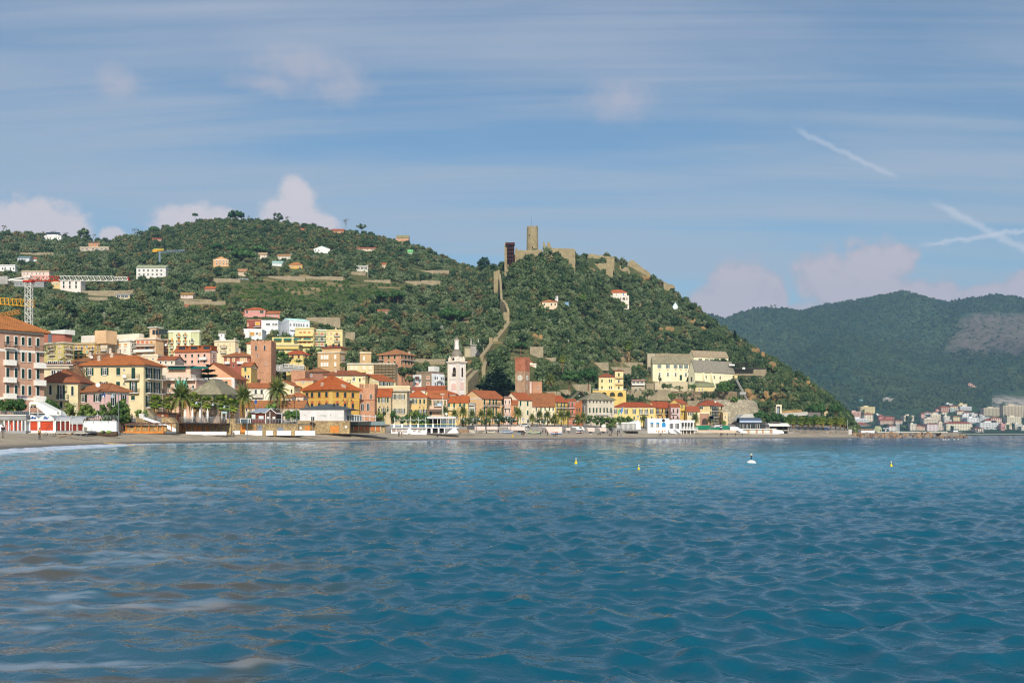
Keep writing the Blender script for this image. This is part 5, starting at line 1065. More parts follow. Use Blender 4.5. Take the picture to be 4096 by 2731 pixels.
HH('b',950,1045,622,668,605,'gx',(236,206,180),(200,140,110),'cream cottage right of umbrella pines',[970,1020],[632,650],10,dep=6)
HH('b',1165,1320,640,672,622,'gx',(226,212,186),(176,116,84),'wide low cottage with faded tile roof right of cream cottage',[1190,1260,1300],[650,664],12,dep=6)
HH('b',1108,1225,718,745,702,'gx',(216,218,216),(178,182,182),'grey metal roofed shed among olives',(),(),dep=6)
HH('b',1295,1452,745,778,712,'hip',(228,170,70),(196,110,66),'orange house with hipped roof beside terraced gardens',[1325,1420],[752,770],14)
HH('b',700,815,815,860,790,'gx',(214,186,150),(192,120,90),'derelict pinkish house left of road railing',[720],[830,850],10,dep=6)
HH('b',1582,1765,560,598,535,'gy',WH,(206,206,206),'white villa with grey slanting roof below summit',[1605,1640],[565,588],14)
HH('b',1780,1925,350,376,334,'gx',(226,150,90),(176,84,60),'long red roofed house on summit ridge',[1810,1860,1900],[354,370],10)
HH('b',1428,1470,340,356,326,'gx',(228,222,210),(176,90,70),'tiny white hut on summit ridge',(),(),dep=4)
HH('b',2065,2200,760,805,0,'flat',(216,204,180),(214,206,190),'low glazed house on stone terrace right of gardens',[2090,2135,2175],[766,790],34)
HH('b',340,460,1010,1035,992,'gx',(176,140,116),(196,90,52),'small house with bright orange roof above long curved terrace',(),(),dep=6)
HH('b',90,148,1210,1235,1203,'gx',(206,130,110),(190,100,80),'tiny pink hut below curved terrace wall',(),(),dep=4)
HH('b',795,1030,1258,1325,1228,'hip',(226,142,128),(196,92,56),'coral pink villa with orange hipped roof above white modern houses',[822,980,1000],[1262,1292],18,'c')
HH('b',1040,1195,1295,1330,1272,'gx',(222,140,124),(186,96,66),'pink roof terrace wing right of coral villa',[1080,1120,1160],[1302,1322],14,dep=6)
HH('b',740,850,1300,1325,1284,'gx',(216,140,120),(170,92,66),'low brick-roofed annexe left of coral villa',(),(),dep=6)
HH('c',530,668,288,312,265,'gx',(220,150,100),(160,126,90),'orange house with stone roof on right ridge line',[560,600,640],[292,306],12)
HH('c',72,290,412,432,402,'gx',(226,196,160),(176,90,70),'long low pink house below right ridge',[120,200,250],[416,428],16,dep=6)
HH('c',358,414,592,622,580,'gx',(226,196,150),(192,96,60),'small cream hut with orange roof among right-hand olives',[385],[600,612],8,dep=5)
HH('c',655,715,445,465,430,'gx',(150,190,140),(130,190,120),'small bright green greenhouse roof under right ridge',(),(),dep=5,name='greenhouse')
HH('c',285,440,1120,1140,1112,'gx',(180,140,110),(190,100,70),'low orange roof among gardens near round pine',(),(),dep=5)
h=HH('d',1530,1732,918,968,882,'hip',(244,216,186),(196,92,58),'cream villa with red roof and bay terrace on castle hill',[1568,1612],[926,955],10,'g',fwd=5)
hd=h.d;hy=zt_(zy('d',958),hd)-h.zb;b=MB();x0=(zx('d',1497)-zx('d',1530))/F*hd;x1=h.W+(zx('d',1748)-zx('d',1732))/F*hd;b.box(x0,x1,-5,-.01,0,hy);h.ex('terrace_block',b,pl((244,220,196)))
b=MB();b.box(x0-.15,x1+.15,-5.15,0,hy,hy+.25);h.ex('terrace_slab',b,MW)
for x,st,w_ in((1518,'g',1.1),(1588,'g',1.4),(1656,'a',.9),(1690,'a',2.3),(1726,'a',.9)):pu('window',wm(w_,2.2,st,GR_,WH_),h.root,loc=((zx('d',x)-zx('d',1530))/F*(hd-5),-5.,hy-3.4))
pu('window',wm(1.2,1.7,'ac',(70,130,190),WH_),h.root,loc=((zx('d',1694)-zx('d',1530))/F*hd,0,hy+1.))
HH('d',765,938,1024,1072,996,'hip',(242,206,160),(200,110,70),'small peach house with hipped roof on castle hill',[792,872,915],[1036,1060],16,'c',dep=10,fwd=4)
HH('d',905,948,945,1000,930,'gx',(222,214,206),(90,70,66),'narrow white house half hidden behind small peach house',[925],[960,975],8,dep=6)
HH('d',1025,1068,1032,1062,0,'flat',(130,176,200),(130,180,206),'blue garden kiosk right of small peach house',(),(),dep=3,name='kiosk')
HH('e',262,318,785,815,745,'gy',(226,236,240),(226,236,240),'white pyramid garden tent on right flank',(),(),dep=4,name='garden_tent')
# modern houses behind the brick tower
h=HS(3,'house','white flat-roofed modern house with wide orange blind above red base',(530,778,None),512,0,(128,205),WH,('flat',None,WH,.2),[('F',[655],[148,195],62,'b',OCHB),('F',[713],[155,182],34,'g'),('F',[752],[150,200],40,'b',(222,190,150))],gp=GH)
b=MB();b.box(1.5,h.W-4,1.2,h.D,-9,-.02);h.ex('base_storey',b,pl((150,66,46)))
h=HS(3,'house','brick-red modern house with yellow awning next to white box house',(588,770,None),545,0,(5,100),(164,74,52),('flat',None,(180,110,80),.2),[('F',[722],[22,68],60,'b',(226,168,60)),('F',[600],[38,75],20,'b',(214,150,70))],[('F',675,770,88,68)],gp=GH)
h=HS(3,'house','long white box house with ribbon of windows right of brick-red modern house',(770,980,None),543,0,(18,105),WH,('flat',None,WH,.2),[('F',[838,868,922,958],[38,68],32,'g')],gp=GH)
b=MB();b.box(2,h.W-2,1.5,h.D,-7,-.02);h.ex('base_storey',b,pl((196,150,120)))
h=HS(3,'house','white modern villa with tall wedge wall and banded windows',(1010,1120,1375),548,62,(5,165),(226,230,236),('gy',-8,(226,226,226),.1),[('S',[1135,1180,1210,1240,1270,1300,1345],[42,82],22,'g')],[('S',1125,1370,128,105,'white')],gp=GH)
# small building behind the monastery belvedere etc.
HS(8,'cottage','small white cottage with orange roof on headland over station',(1130,1196,None),622,0,(1008,1062),(236,224,200),('gx',988,(194,88,54),.5),[('F',[1160],[1020,1040],12,'g')],gp=GH,dep=6)
HS(8,'ruin','yellow roofless ruin with empty arched windows at right foot of headland',(1480,1588,None),610,-8,(1100,1215),(206,180,120),None,[('F',[1515,1562],[1130,1180],26,'ac',(60,52,40))],gp=GH,dep=8)
HS(8,'cottage','low house with orange roof between two tall headland pines',(1550,1610,None),622,0,(1085,1120),(210,190,150),('gx',1060,(190,96,60),.4),(),gp=GH,dep=6)
# ------------------------------------------------------------------ plants
BARK=mat('bark',(92,76,60),.95,.3,2.,.8);BARKG=mat('grey_bark',(128,118,104),.95,.25,2.,.6);PALMT=mat('palm_trunk',(116,92,66),.95,.35,3.,1.);DRY=mat('dry_fronds',(170,140,92),.95,.3,3.)
L_OLIVE=fo('olive_leaves',(90,108,68),(126,138,98));LO=fo('oak_leaves',(54,76,46),(92,108,64));L_BROWN=fo('autumn_leaves',(118,104,68),(106,108,68));L_PINE=fo('pine_needles',(52,86,42),(76,108,56))
L_CEDAR=fo('cedar_needles',(40,66,46),(62,86,58));LB=fo('shrub_leaves',(66,102,46),(112,134,64));L_PALM=fo('palm_fronds',(84,104,50),(130,134,66));L_FAN=fo('fan_fronds',(90,116,42),(142,152,58));L_BARE=mat('bare_twigs',(112,98,86),.95,.2,1.)
L_FAR=fo('far_tree_leaves',(46,72,56),(98,114,74),.004)
def lq(b,p,nrm,s,m=0):
 n=V(nrm)+V((uni(-.7,.7),uni(-.7,.7),uni(-.5,.7)));n.normalize();u=n.orthogonal().normalized();a=uni(0,6.28)
 u=Matrix.Rotation(a,3,n)@u;w=n.cross(u);k=uni(.6,1.3)*s;j=uni(.5,1.)*s;p=V(p)
 b.poly([p-u*k,p-w*j*.8+n*.15*s,p+u*k,p+w*j+n*.1*s],m)
def cl(b,centres,r,n,s,m=0,core=.72):
 for c in centres:
  c=V(c);rr=r*uni(.75,1.2)
  if core:b.blob(c,rr*core,m,sub=0,jit=.25)
  for _ in range(n):
   d=V((random.gauss(0,1),random.gauss(0,1),random.gauss(.25,1))).normalized()
   lq(b,c+d*rr*uni(.75,1.1),d,s,m)
def dome(n,rx,rz,flat=0):
 out=[]
 for _ in range(n):
  while True:
   p=V((uni(-1,1),uni(-1,1),uni(-1+flat,1)))
   if .25<p.length<1:break
  out.append((p.x*rx,p.y*rx,p.z*rz))
 return out
def olive_mesh(leaf,sd,n=20,tall=1.,trunk=BARKG,per=13):
 seed(sd);b=MB();cz=.95*tall
 b.tb((0,0,-.5),(uni(-.08,.08),0,.55*tall),.11,.07,n=5,m=1)
 for k in range(3):a=k*2.1+rnd();b.tb((0,0,.4*tall),(.45*cos(a),.45*sin(a),.95*tall),.07,.03,n=4,m=1)
 cs=[(x*uni(.7,1.1),y,z+cz)for x,y,z in dome(n,.78,.62*tall)]
 cl(b,cs,.34,per,.13)
 return b.mesh('tree',[leaf,trunk])
def bare_mesh(sd):
 seed(sd);b=MB()
 def br(p,d,L,r,lv):
  q=p+d*L;b.tb(p,q,r,r*.6,n=4,m=1,caps=False)
  if lv<4:
   for _ in range(3 if lv else 4):
    e=(d+V((uni(-.8,.8),uni(-.8,.8),uni(-.1,.6)))).normalized();br(q,e,L*uni(.6,.8),r*.55,lv+1)
  else:
   for _ in range(2):lq(b,q,(0,0,1),.05)
 br(V((0,0,-.3)),V((0,0,1)),.8,.055,0)
 return b.mesh('tree',[L_BROWN,BARKG])
VARI=[('olive_tree',olive_mesh(L_OLIVE,s))for s in(1,2,3,4,5)]+[('oak_tree',olive_mesh(LO,s,22,1.15,BARK))for s in(6,7,8)]+[('brown_oak_tree',olive_mesh(L_BROWN,s,17,1.1,BARK,10))for s in(9,10)]+[('shrub',olive_mesh(LB,s,14,.75,BARK,12))for s in(11,12)]
BAREM=[bare_mesh(s)for s in(21,22)]
seed(11)
# measured outlines that must stay clear of trees in front
def bk_(px,py_base,py_top,d,r):
 hw=r/d*F
 for x0,x1,y0,y1,hd,s in FOOT:
  if x0-hw*.6<px<x1+hw*.6:
   if s is not None:
    p=V((xa_(px,d),d))-s.A;lx,ly=p.dot(s.u),p.dot(s.v)
    if-r*.8<lx<s.W+r*.8 and-r*.8<ly<s.D+r*.8:return True
   elif abs(d-hd)<r+1:return True
   if d<hd and py_top<y1-6 and py_base>y0+2 and x0-hw*.25<px<x1+hw*.25:return True
 return False
def inpoly(x,y,P):
 c=False
 for i in range(len(P)):
  (x0,y0),(x1,y1)=P[i],P[i-1]
  if(y0>y)!=(y1>y)and x<(x1-x0)*(y-y0)/(y1-y0)+x0:c=not c
 return c
def seat(px,d,zb,H):
 g=gd(px,d)
 if abs(g-zb)<5:return g-.05,max(2.,H+zb-g)
 return zb,H
# ---- trees one can tell apart
def up(zn,x,ytop,ybase,w,d,lb,lean=0.,dark=False,thick=1.):
 seed(int(x*7+ytop));px=zx(zn,x);s=d/F;k=ZW[zn][2];zb=zt_(zy(zn,ybase),d);H=zt_(zy(zn,ytop),d)-zb;R=w/k*s/2
 px_=zx(zn,x);FOOT.append((px_-w/k/2,px_+w/k/2,zy(zn,ytop),zy(zn,ybase)-(zy(zn,ybase)-zy(zn,ytop))*.25,d,None));zb,H=seat(px_,d,zb,H)
 root=pu('umbrella_pine',None,loc=(xa_(px,d),d,zb),lb=lb,cat='pine tree');th=R*.62*thick
 t=MB();f=V((lean*H,0,max(.5,H-th*1.35)));mid=V((lean*H*.3,.2,f.z*.55));r=max(.16,H*.032)
 t.tb((0,0,-1.2),mid,r,r*.85,n=7);t.tb(mid,f,r*.85,r*.6,n=7)
 for i in range(6):a=i*1.05+.3;t.tb(f*.88+V((0,0,0)),f+V((R*.6*cos(a),R*.6*sin(a),th*.45)),r*.42,r*.15,n=4)
 t.bd('trunk',mat('pine_bark',(128,88,68),.95,.3,1.5,.7),root)
 b=MB();cs=[]
 for i in range(int(34+R*3)):
  a=uni(0,6.28);q=sqrt(rnd());x_,y_=q*R*.88*cos(a),q*R*.88*sin(a);top=th*sqrt(max(0,1-q*q*.92));z_=f.z+uni(.12,1)*top;cs.append((f.x+x_,y_,z_+th*.22))
 cl(b,cs,R*.17+.35,16,R*.05+.16);b.bd('crown',L_PINE,root);return root
for a in((6,945,528,800,262,545,'broad umbrella pine with forked trunk behind grey palazzo, left of its twin'),(6,1205,490,800,300,548,'broad umbrella pine right of its twin, beside cream belvedere villa'),(8,660,1102,1300,215,568,'umbrella pine with bare branches behind dark glass pavilion'),(8,860,1118,1310,290,572,'wide umbrella pine right behind awning bar'),(8,1090,1140,1310,175,570,'smaller umbrella pine left of promenade palms on headland'),(8,1290,1165,1310,220,574,'low umbrella pine among headland palms'),(8,1445,1150,1310,240,575,'umbrella pine above cars at right end of palms'),(8,1410,978,1190,285,608,'great flat-topped umbrella pine under headland ridge'),(8,1680,998,1290,225,598,'tall umbrella pine at very tip of headland'),(8,1240,1172,1300,150,571,'small round pine between wide pine and palms')):
 up(*a,thick=1.75 if a[0]==6 else 1.25)
for zn,x,yt,yb,w,lb in(('b',702,118,235,206,'flat-topped umbrella pine on summit skyline'),('a',1760,298,375,130,'dark flat-topped pine on left ridge saddle'),('b',775,545,715,285,'large twin-crowned umbrella pine left of cream cottage'),('b',965,510,620,185,'umbrella pine just above cream cottage'),('b',478,488,590,150,'umbrella pine above orange slope villa'),('b',640,525,600,120,'round pine between two umbrella pines on slope'),('b',228,152,215,66,'tiny mushroom-shaped pine on summit skyline'),('c',1160,1075,1260,330,'big bright umbrella pine below valley road'),('c',1300,1120,1250,150,'duller pine touching right side of big bright pine'),('c',545,890,1065,190,'tall umbrella pine above garden terraces'),('c',365,905,1060,170,'rounded pine left of tall umbrella pine'),('d',515,1475,1560,150,'small umbrella pine above bell tower wall'),(5,1640,165,365,150,'slim-trunked umbrella pine left of clock tower')):
 px=zx(zn,x);up(zn,x,yt,yb,w,min(hit(px,zy(zn,yb)),so_(px,8)+4),lb)
def ct(zn,x,ytop,ybase,w,d,lb,leaf=LB,name='tree',cat=None,gp=None,n=26,slim=False,trunk=True,m=None):
 seed(int(x*3+ybase));k=ZW[zn][2];zb=zt_(zy(zn,ybase),d);H=zt_(zy(zn,ytop),d)-zb;R=w/k*d/F/2
 px_=zx(zn,x);FOOT.append((px_-w/k*.4,px_+w/k*.4,zy(zn,ytop),zy(zn,ybase)-(zy(zn,ybase)-zy(zn,ytop))*.3,d,None));zb,H=seat(px_,d,zb,H);R*=1.3;H*=1.06
 root=pu(name,None,loc=(xa_(zx(zn,x),d),d,zb),lb=lb,cat=cat or name,gp=gp);t=MB();hb=H*(.16 if trunk else .05);cz=(H+hb)/2;rz=(H-hb)/2
 t.tb((0,0,-.8),(0,0,cz),max(.09,H*.028),max(.06,H*.018),n=6)
 for i in range(4):a=i*1.6;t.tb((0,0,hb),(R*.5*cos(a),R*.5*sin(a),cz+rz*.2),max(.05,H*.012),.03,n=4)
 t.bd('trunk',BARK,root);b=MB();q=min(R,rz)
 cl(b,[(x_,y_,z_+cz)for x_,y_,z_ in dome(n,R*.78,rz*.8)],q*.36,14,q*.115+.05);b.bd('crown',leaf,root);return root
LS=fo('street_tree_leaves',(52,84,38),(108,124,60))
for x,yt,yb,w,lab in((62,900,1070,125,'bushy street tree at left edge behind curved railing'),(190,888,1075,150,'dense street tree under palazzo name letters'),(540,898,1060,140,'street tree behind white covered stair'),(730,930,1060,130,'street tree in front of arched cream villa door'),(912,925,1080,165,'street tree left of pink house windows'),(1130,915,1085,155,'street tree under blue crossing sign'),(1255,920,1085,140,'street tree right of blue crossing sign')):
 ct(1,x,yt,yb,w,206,lab,LS,'street_tree','tree','street trees along left promenade')
ct(2,595,1005,1215,200,222,'large street tree between pink house and stone stair',LS,'street_tree','tree','street trees along left promenade',34)
for a in((2,840,1110,1230,150,240,'leafy shrub behind white concrete block',LB,'shrub'),(2,690,1200,1275,70,226,'spiky dark shrub at foot of stone stair',LO,'shrub'),(3,900,1040,1190,170,300,'broad shrub behind brown kiosk',LB,'shrub'),(3,1130,1120,1290,150,290,'green shrub mass between kiosk and pale restaurant',LB,'shrub'),(3,1210,1110,1270,110,296,'shrub against left wall of pale restaurant',LB,'shrub'),(3,625,1150,1230,90,292,'dark shrub left of brown kiosk',LO,'shrub'),(4,250,1085,1180,190,330,'hedge tree rising behind pale restaurant roof, left',LB,'shrub'),(4,410,1060,1150,130,332,'rounded tree in front of yellow palazzo ground floor',LB),(4,1060,1140,1250,190,372,'clipped tree left of bulb-lit terrace',LS),(4,1270,1125,1270,210,374,'dense tree behind upturned boats',LS),(4,1430,1175,1310,260,366,'wide dark-green tree over bulb-lit terrace',L_PINE),(4,1600,1125,1240,170,376,'tall tree behind terrace lights',LS),(4,1690,1180,1300,240,368,'spreading tree with pale stem at terrace end',L_PINE),(4,1160,1150,1240,120,370,'small rounded tree among terrace trees',LS),(5,1000,1180,1300,190,402,'dark hedge tree under promenade palms, first from terrace',LO),(5,1160,1190,1300,170,404,'dark hedge tree under promenade palms, second from terrace',LO),(5,1340,1170,1300,200,406,'dark hedge tree under promenade palms, third from terrace',LO),(5,1500,1180,1300,170,410,'dark hedge tree left of cream corner house',LO),(5,900,1200,1290,150,400,'dark hedge clump beside terrace stairs',LO),(6,560,1190,1300,200,432,'hedge clump in front of big brown roof house',LO),(6,720,1200,1300,150,436,'hedge clump in front of bright yellow house',LO),(6,1060,1200,1290,150,470,'hedge clump below small brick tower house',LO),(6,1240,1165,1280,190,480,'rounded hedge tree under grey palazzo, left one',LS),(6,1370,1175,1285,170,482,'rounded hedge tree under grey palazzo, middle one',LS),(6,1500,1180,1290,170,486,'rounded hedge tree under grey palazzo, right one',LS),(6,1640,1175,1290,150,500,'hedge tree left of white glazed pavilion',LS),(6,1740,1175,1250,140,505,'hedge tree behind white glazed pavilion',LS),(6,640,740,850,150,500,'dark round shrub right of lower brick tower, left one',LO),(6,770,750,850,140,502,'dark round shrub right of lower brick tower, right one',LO),(6,690,490,570,180,560,'shrubs on terrace right of pink villa',LO),(6,640,600,690,240,545,'low dark mound of shrubs right of pink villa',LO),(6,1720,590,800,130,640,'tall dark tree against right side of cream villa',LO),(6,780,500,590,130,570,'dark tree left of umbrella pine twins',LO),(6,1075,420,500,170,590,'feathery tree above umbrella pine twins',LB),(7,480,815,930,180,615,'dark spreading tree below terrace bar',LO),(7,810,855,960,130,610,'yellow-green tree on rough bank',LB),(7,985,842,950,215,606,'big round clipped dark tree on rough bank',LO),(7,1190,905,965,110,604,'small round dark tree right of clipped one',LO),(7,1260,840,960,110,606,'upright dark tree on bank below church',LO),(7,1360,850,960,150,606,'dark bushy tree below church chapels',LO),(7,1535,705,870,200,640,'large bright green tree in front of church end wall',LB),(7,700,725,820,60,655,'dark slim tree at ramp foot',LO),(7,780,730,820,100,655,'olive on monastery terrace, left',L_OLIVE),(7,905,760,830,110,655,'pale shrubs on monastery terrace',L_OLIVE),(7,1080,735,820,120,655,'leafy tree on monastery terrace by church',LB),(7,380,590,670,290,640,'ivy-green mass of shrubs above terrace bar',LO),(7,320,480,560,120,668,'shrub clump left of grey-beige block',LB),(7,1740,625,800,150,650,'dark tree right of funicular head',LO),(7,1650,900,1000,130,600,'agave-like pale shrub on bastion',LB),(8,780,930,1100,80,612,'ivy-clad dark column of leaves on cliff',LO),(8,1035,1030,1090,90,612,'dark bush right of concrete portal',LO),(8,150,1230,1270,70,560,'low shrub by bastion foot',LB),(4,830,390,560,190,480,'grey-green olive beside ochre palazzo',L_OLIVE),(4,690,545,600,60,440,'small lime-green bush by ochre palazzo',LB),(4,320,340,600,150,452,'tall dark trees between ochre villa and ochre palazzo',LO),(4,240,475,610,80,442,'dark round tree by white stair rail',LO),(4,1560,570,720,210,470,'dark green tree right of scaffolded house',LO),(4,1440,590,760,150,466,'dark tree against scaffolding',LO),(4,1530,700,800,140,462,'dark low tree behind white cube block',LO),(3,950,370,500,120,440,'dark tree between brick tower and ochre villa',LO),(3,1040,385,520,120,438,'bushy tree left of ochre villa',LB),(3,1120,460,540,100,436,'dark hedge tree in front of ochre villa, left',LO),(3,1235,490,545,100,434,'dark hedge tree in front of ochre villa, right',LO),(3,980,640,740,150,405,'bare purple-grey thicket right of brick tower',L_BROWN),(5,1100,160,260,100,590,'dark ivy bush by small wall turret',LO),('d',822,395,495,110,774,'round grey tree against castle curtain wall',L_OLIVE),('b',1175,150,260,110,1100,'tall dark pine on summit right of umbrella pine',LO),('b',2130,270,352,120,1080,'dark spreading pine at right end of summit ridge',LO),('a',1315,615,830,165,900,'tall dark holm oak on left slope above crane jib',LO),('a',960,330,440,120,1140,'dark tree clump in left saddle',LO),('a',1600,345,440,110,1140,'dark round tree right of bare oak on left ridge',LO),('c',1520,500,640,120,905,'dark bushy cypress in saddle beside castle',L_CEDAR),('a',95,370,450,150,1120,'broad dark cedar left of white ridge villa',L_CEDAR),('d',1230,925,1040,110,700,'bright green round tree left of red-roofed castle villa',LB),('d',1370,935,1040,110,700,'dark round tree next to bright green one',LO)):
 ct(*a)
for zn,x,yt,yb,w in(('a',1530,292,420,170),('b',1950,190,310,140),('a',1380,380,450,80),('a',1060,360,450,110),('b',960,190,290,80),('b',1290,160,280,140),('a',600,325,430,140),('a',760,340,430,110),('a',30,250,380,120),('b',850,160,240,90)):
 px=zx(zn,x);d=min(hit(px,zy(zn,yb)),so_(px,8)+2);s=(zt_(zy(zn,yt),d)-zt_(zy(zn,yb),d))/2.4
 o=pu('bare_tree',BAREM[int(x)%2],loc=(xa_(px,d),d,zt_(zy(zn,yb),d)-.5),rz=x,cat='tree',gp='bare trees on skyline',lb={1530:'large bare oak on left ridge saddle',1950:'large dead-looking bare tree on right of summit skyline',1380:'small bare tree left of large bare oak',1060:'bare tree right of saddle clump',960:'bare brown tree on summit near fence',1290:'wide pale bare tree against tall cloud',600:'bare tree behind white ridge villa',760:'bare tree right of white ridge villa',30:'bare trees at left end of ridge',850:'bare tree just right of summit umbrella pine'}[x]);o.scale=(s,s,s)
def cf(zn,x,yt,yb,w,d,lb,layers=7,spread=1.,name='cedar',cat='cedar',off=0.,leaf=L_CEDAR):
 seed(int(x+yt));k=ZW[zn][2];zb=zt_(zy(zn,yb),d);H=zt_(zy(zn,yt),d)-zb;R=w/k*d/F/2
 px_=zx(zn,x);FOOT.append((px_-w/k*.4,px_+w/k*.4,zy(zn,yt),zy(zn,yb)-(zy(zn,yb)-zy(zn,yt))*.3,d,None));zb,H=seat(px_,d,zb,H)
 root=pu(name,None,loc=(xa_(zx(zn,x),d),d,zb),lb=lb,cat=cat);t=MB();t.tb((0,0,-1),(0,0,H*.97),max(.15,H*.028),.06,n=7)
 b=MB()
 for L in range(layers):
  f=(L+.6)/layers;z=H*(.18+.8*f);r=R*(1-f)**.75*spread*uni(.8,1.1)+.25;n=max(6,int(r*5))
  for i in range(n):
   a=i*6.28/n+uni(-.4,.4);rr=r*uni(.55,1.);e=V((rr*cos(a)+off*r,rr*sin(a),z-rr*.05+uni(-.3,.3)))
   if i%2==0:t.tb((0,0,z-.4),e,.09,.03,n=4)
   for q in(.3,.55,.8,1.):
    for _ in range(9):
     p=V((e.x*q,e.y*q,e.z+uni(-.15,.2)))+V((uni(-.6,.6),uni(-.6,.6),0))*r*.16;lq(b,p,(0,0,1.2),.17*r+.26)
 t.bd('trunk',BARK,root);b.bd('crown',leaf,root);return root
cf(3,105,535,1130,430,300,'wide dark cedar with level branches rising between pink palazzo and pediment house',9,1.1)
cf(5,1330,490,880,480,505,'very broad dark cedar left of clock tower',9,1.15)
cf(8,303,10,130,56,700,'pointed fir on right skyline of castle hill',9,1,'fir_tree','fir tree')
ct(7,643,618,716,48,640,'dark clipped cypress against monastery wall',L_CEDAR,'cypress','cypress',None,16,trunk=False)
# ---- palms
def frm(L,droop,sd,leaf,w=.34,n=11):
 seed(sd);b=MB();pts=[]
 for i in range(n+1):f=i/n;pts.append(V((L*f*(1-.18*f*droop),0,L*(.55*f-droop*.95*f*f))))
 for i in range(n):b.tb(pts[i],pts[i+1],.035*L/3,.02*L/3,n=3,caps=False)
 for i in range(1,n+1):
  f=i/n;l=w*L*sin(min(1,f*1.15+.12)*pi)**.6*.55+.05
  p=pts[i];d=(pts[i]-pts[i-1]).normalized()
  for sg in(-1,1):
   e=p+V((d.x*.5,sg,d.z*.5-.45))*l;q=pts[i-1].lerp(p,.35);b.poly([q,p,e])
   q2=p.lerp(pts[i-1],.5);e2=q2+V((d.x*.35,sg,-.25))*l*.95;b.poly([pts[i-1],q2,e2])
 return b.mesh('frond',leaf)
def fan_mesh(L,sd,leaf):
 seed(sd);b=MB();p=V((L*.5,0,L*.12));b.tb((0,0,0),p,.03,.02,n=3,caps=False)
 for i in range(9):
  a=(i-4)*.3;e=p+V((cos(a)*L*.55,sin(a)*L*.55,-abs(i-4)*.03*L-.1*L));s=V((-sin(a),cos(a),0))*L*.07;m=p.lerp(e,.6);b.poly([p,m-s,e,m+s])
 return b.mesh('frond',leaf)
FR=[frm(1,dr,50+i,L_PALM)for i,dr in enumerate((.15,.5,.85,1.15,1.45))];FRD=frm(1,1.7,61,fo('yellowing_fronds',(150,120,54),(176,142,70)));FN=[fan_mesh(1,70+i,L_FAN)for i in range(3)]
def palm(zn,x,ybase,ycrown,r,d,lb,kn='date',gp=None,parts=True,nf=44,skirt=0,proto=[{}]):
 seed(int(x*5+ycrown));k=ZW[zn][2];px=zx(zn,x);zb=zt_(zy(zn,ybase),d);H=zt_(zy(zn,ycrown),d)-zb;R=r/k*d/F
 zb,H=seat(px,d,zb,H);R*=1.3
 root=pu('palm_tree',None,loc=(xa_(px,d),d,zb),lb=lb,cat='palm tree',gp=gp);t=MB();rt=max(.14,R*.085)if kn=='date' else max(.14,R*.12)
 prof=[(rt*1.5,-.8),(rt*1.15,.5)]
 for i in range(1,9):prof+=[(rt*(1.+.08*(i%2)),.5+(H-.6)*i/9)]
 prof+=[(rt*1.6,H-.1),(rt*1.2,H+.25)]
 t.la(prof,8);t.bd('trunk',PALMT,root)
 if kn=='fan' and not skirt:skirt=.45
 if skirt:
  s=MB();z1=H;z0=H-R*2.2*skirt
  for i in range(60):a=uni(0,6.28);z=uni(z0+.2,z1);q=rt+R*.2*(1-abs((z-z0)/(z1-z0)-.7));p=V((q*cos(a),q*sin(a),z));e=p+V((cos(a)*.2*R,sin(a)*.2*R,-.45*R));w=V((-sin(a),cos(a),0))*.07*R;s.poly([p-w,e,p+w])
  s.bd('dead_frond_skirt',DRY,root)['kind']='stuff'
 meshes=[]
 for i in range(nf):
  a=i*2.39996;f=(i+.5)/nf
  if kn=='date':me=FRD if(f>.93)else FR[min(4,int(f*5))];el=.95-f*1.25;L=R*uni(.92,1.12)
  else:me=FN[i%3];el=1.25-f*2.2;L=R*uni(.85,1.1)
  meshes.append((me,Matrix.Translation((0,0,H+.1))@Matrix.Rotation(a,4,'Z')@Matrix.Rotation(-el,4,'Y')@Matrix.Scale(L,4)))
 if parts:
  for me,M in meshes:o=pu('frond',me,root);o.matrix_local=M
 else:
  b=MB();
  for me,M in meshes:
   i0=len(b.v);b.v+=[tuple(M@v.co)for v in me.vertices]
   for p in me.polygons:b.f.append(tuple(i0+v for v in p.vertices));b.m.append(1 if me is FRD else 0)
  b.bd('crown',[FR[0].materials[0]if kn=='date' else FN[0].materials[0],FRD.materials[0]],root)
 return root
GP,GPH='date palms along promenade','palms on headland promenade'
palm(2,1340,1240,985,185,246,'great date palm with wide drooping crown behind closed white parasols',nf=56)
palm(3,550,1235,985,140,268,'date palm standing alone left of brown kiosk',nf=50)
palm(3,975,1110,900,152,315,'date palm with orange fruit rising behind brown kiosk',nf=54)
for zn,x,yb,yc,r,d,lab in((2,1010,1215,1035,80,238,'stout fan palm in front of cream house corner'),(2,1180,1180,1050,80,250,'fan palm between stout fan palm and great date palm'),(3,85,1230,1045,78,258,'fan palm beside closed parasols, left of green-framed sign'),(3,262,1240,1040,92,262,'large fan palm right behind green-framed sign'),(3,405,1235,1075,82,258,'fan palm with broad dry trunk left of lone date palm'),(2,1500,1190,1010,90,262,'fan palm half hidden right of great date palm')):
 palm(zn,x,yb,yc,r,d,lab,'fan',None,True,34)
seed(3)
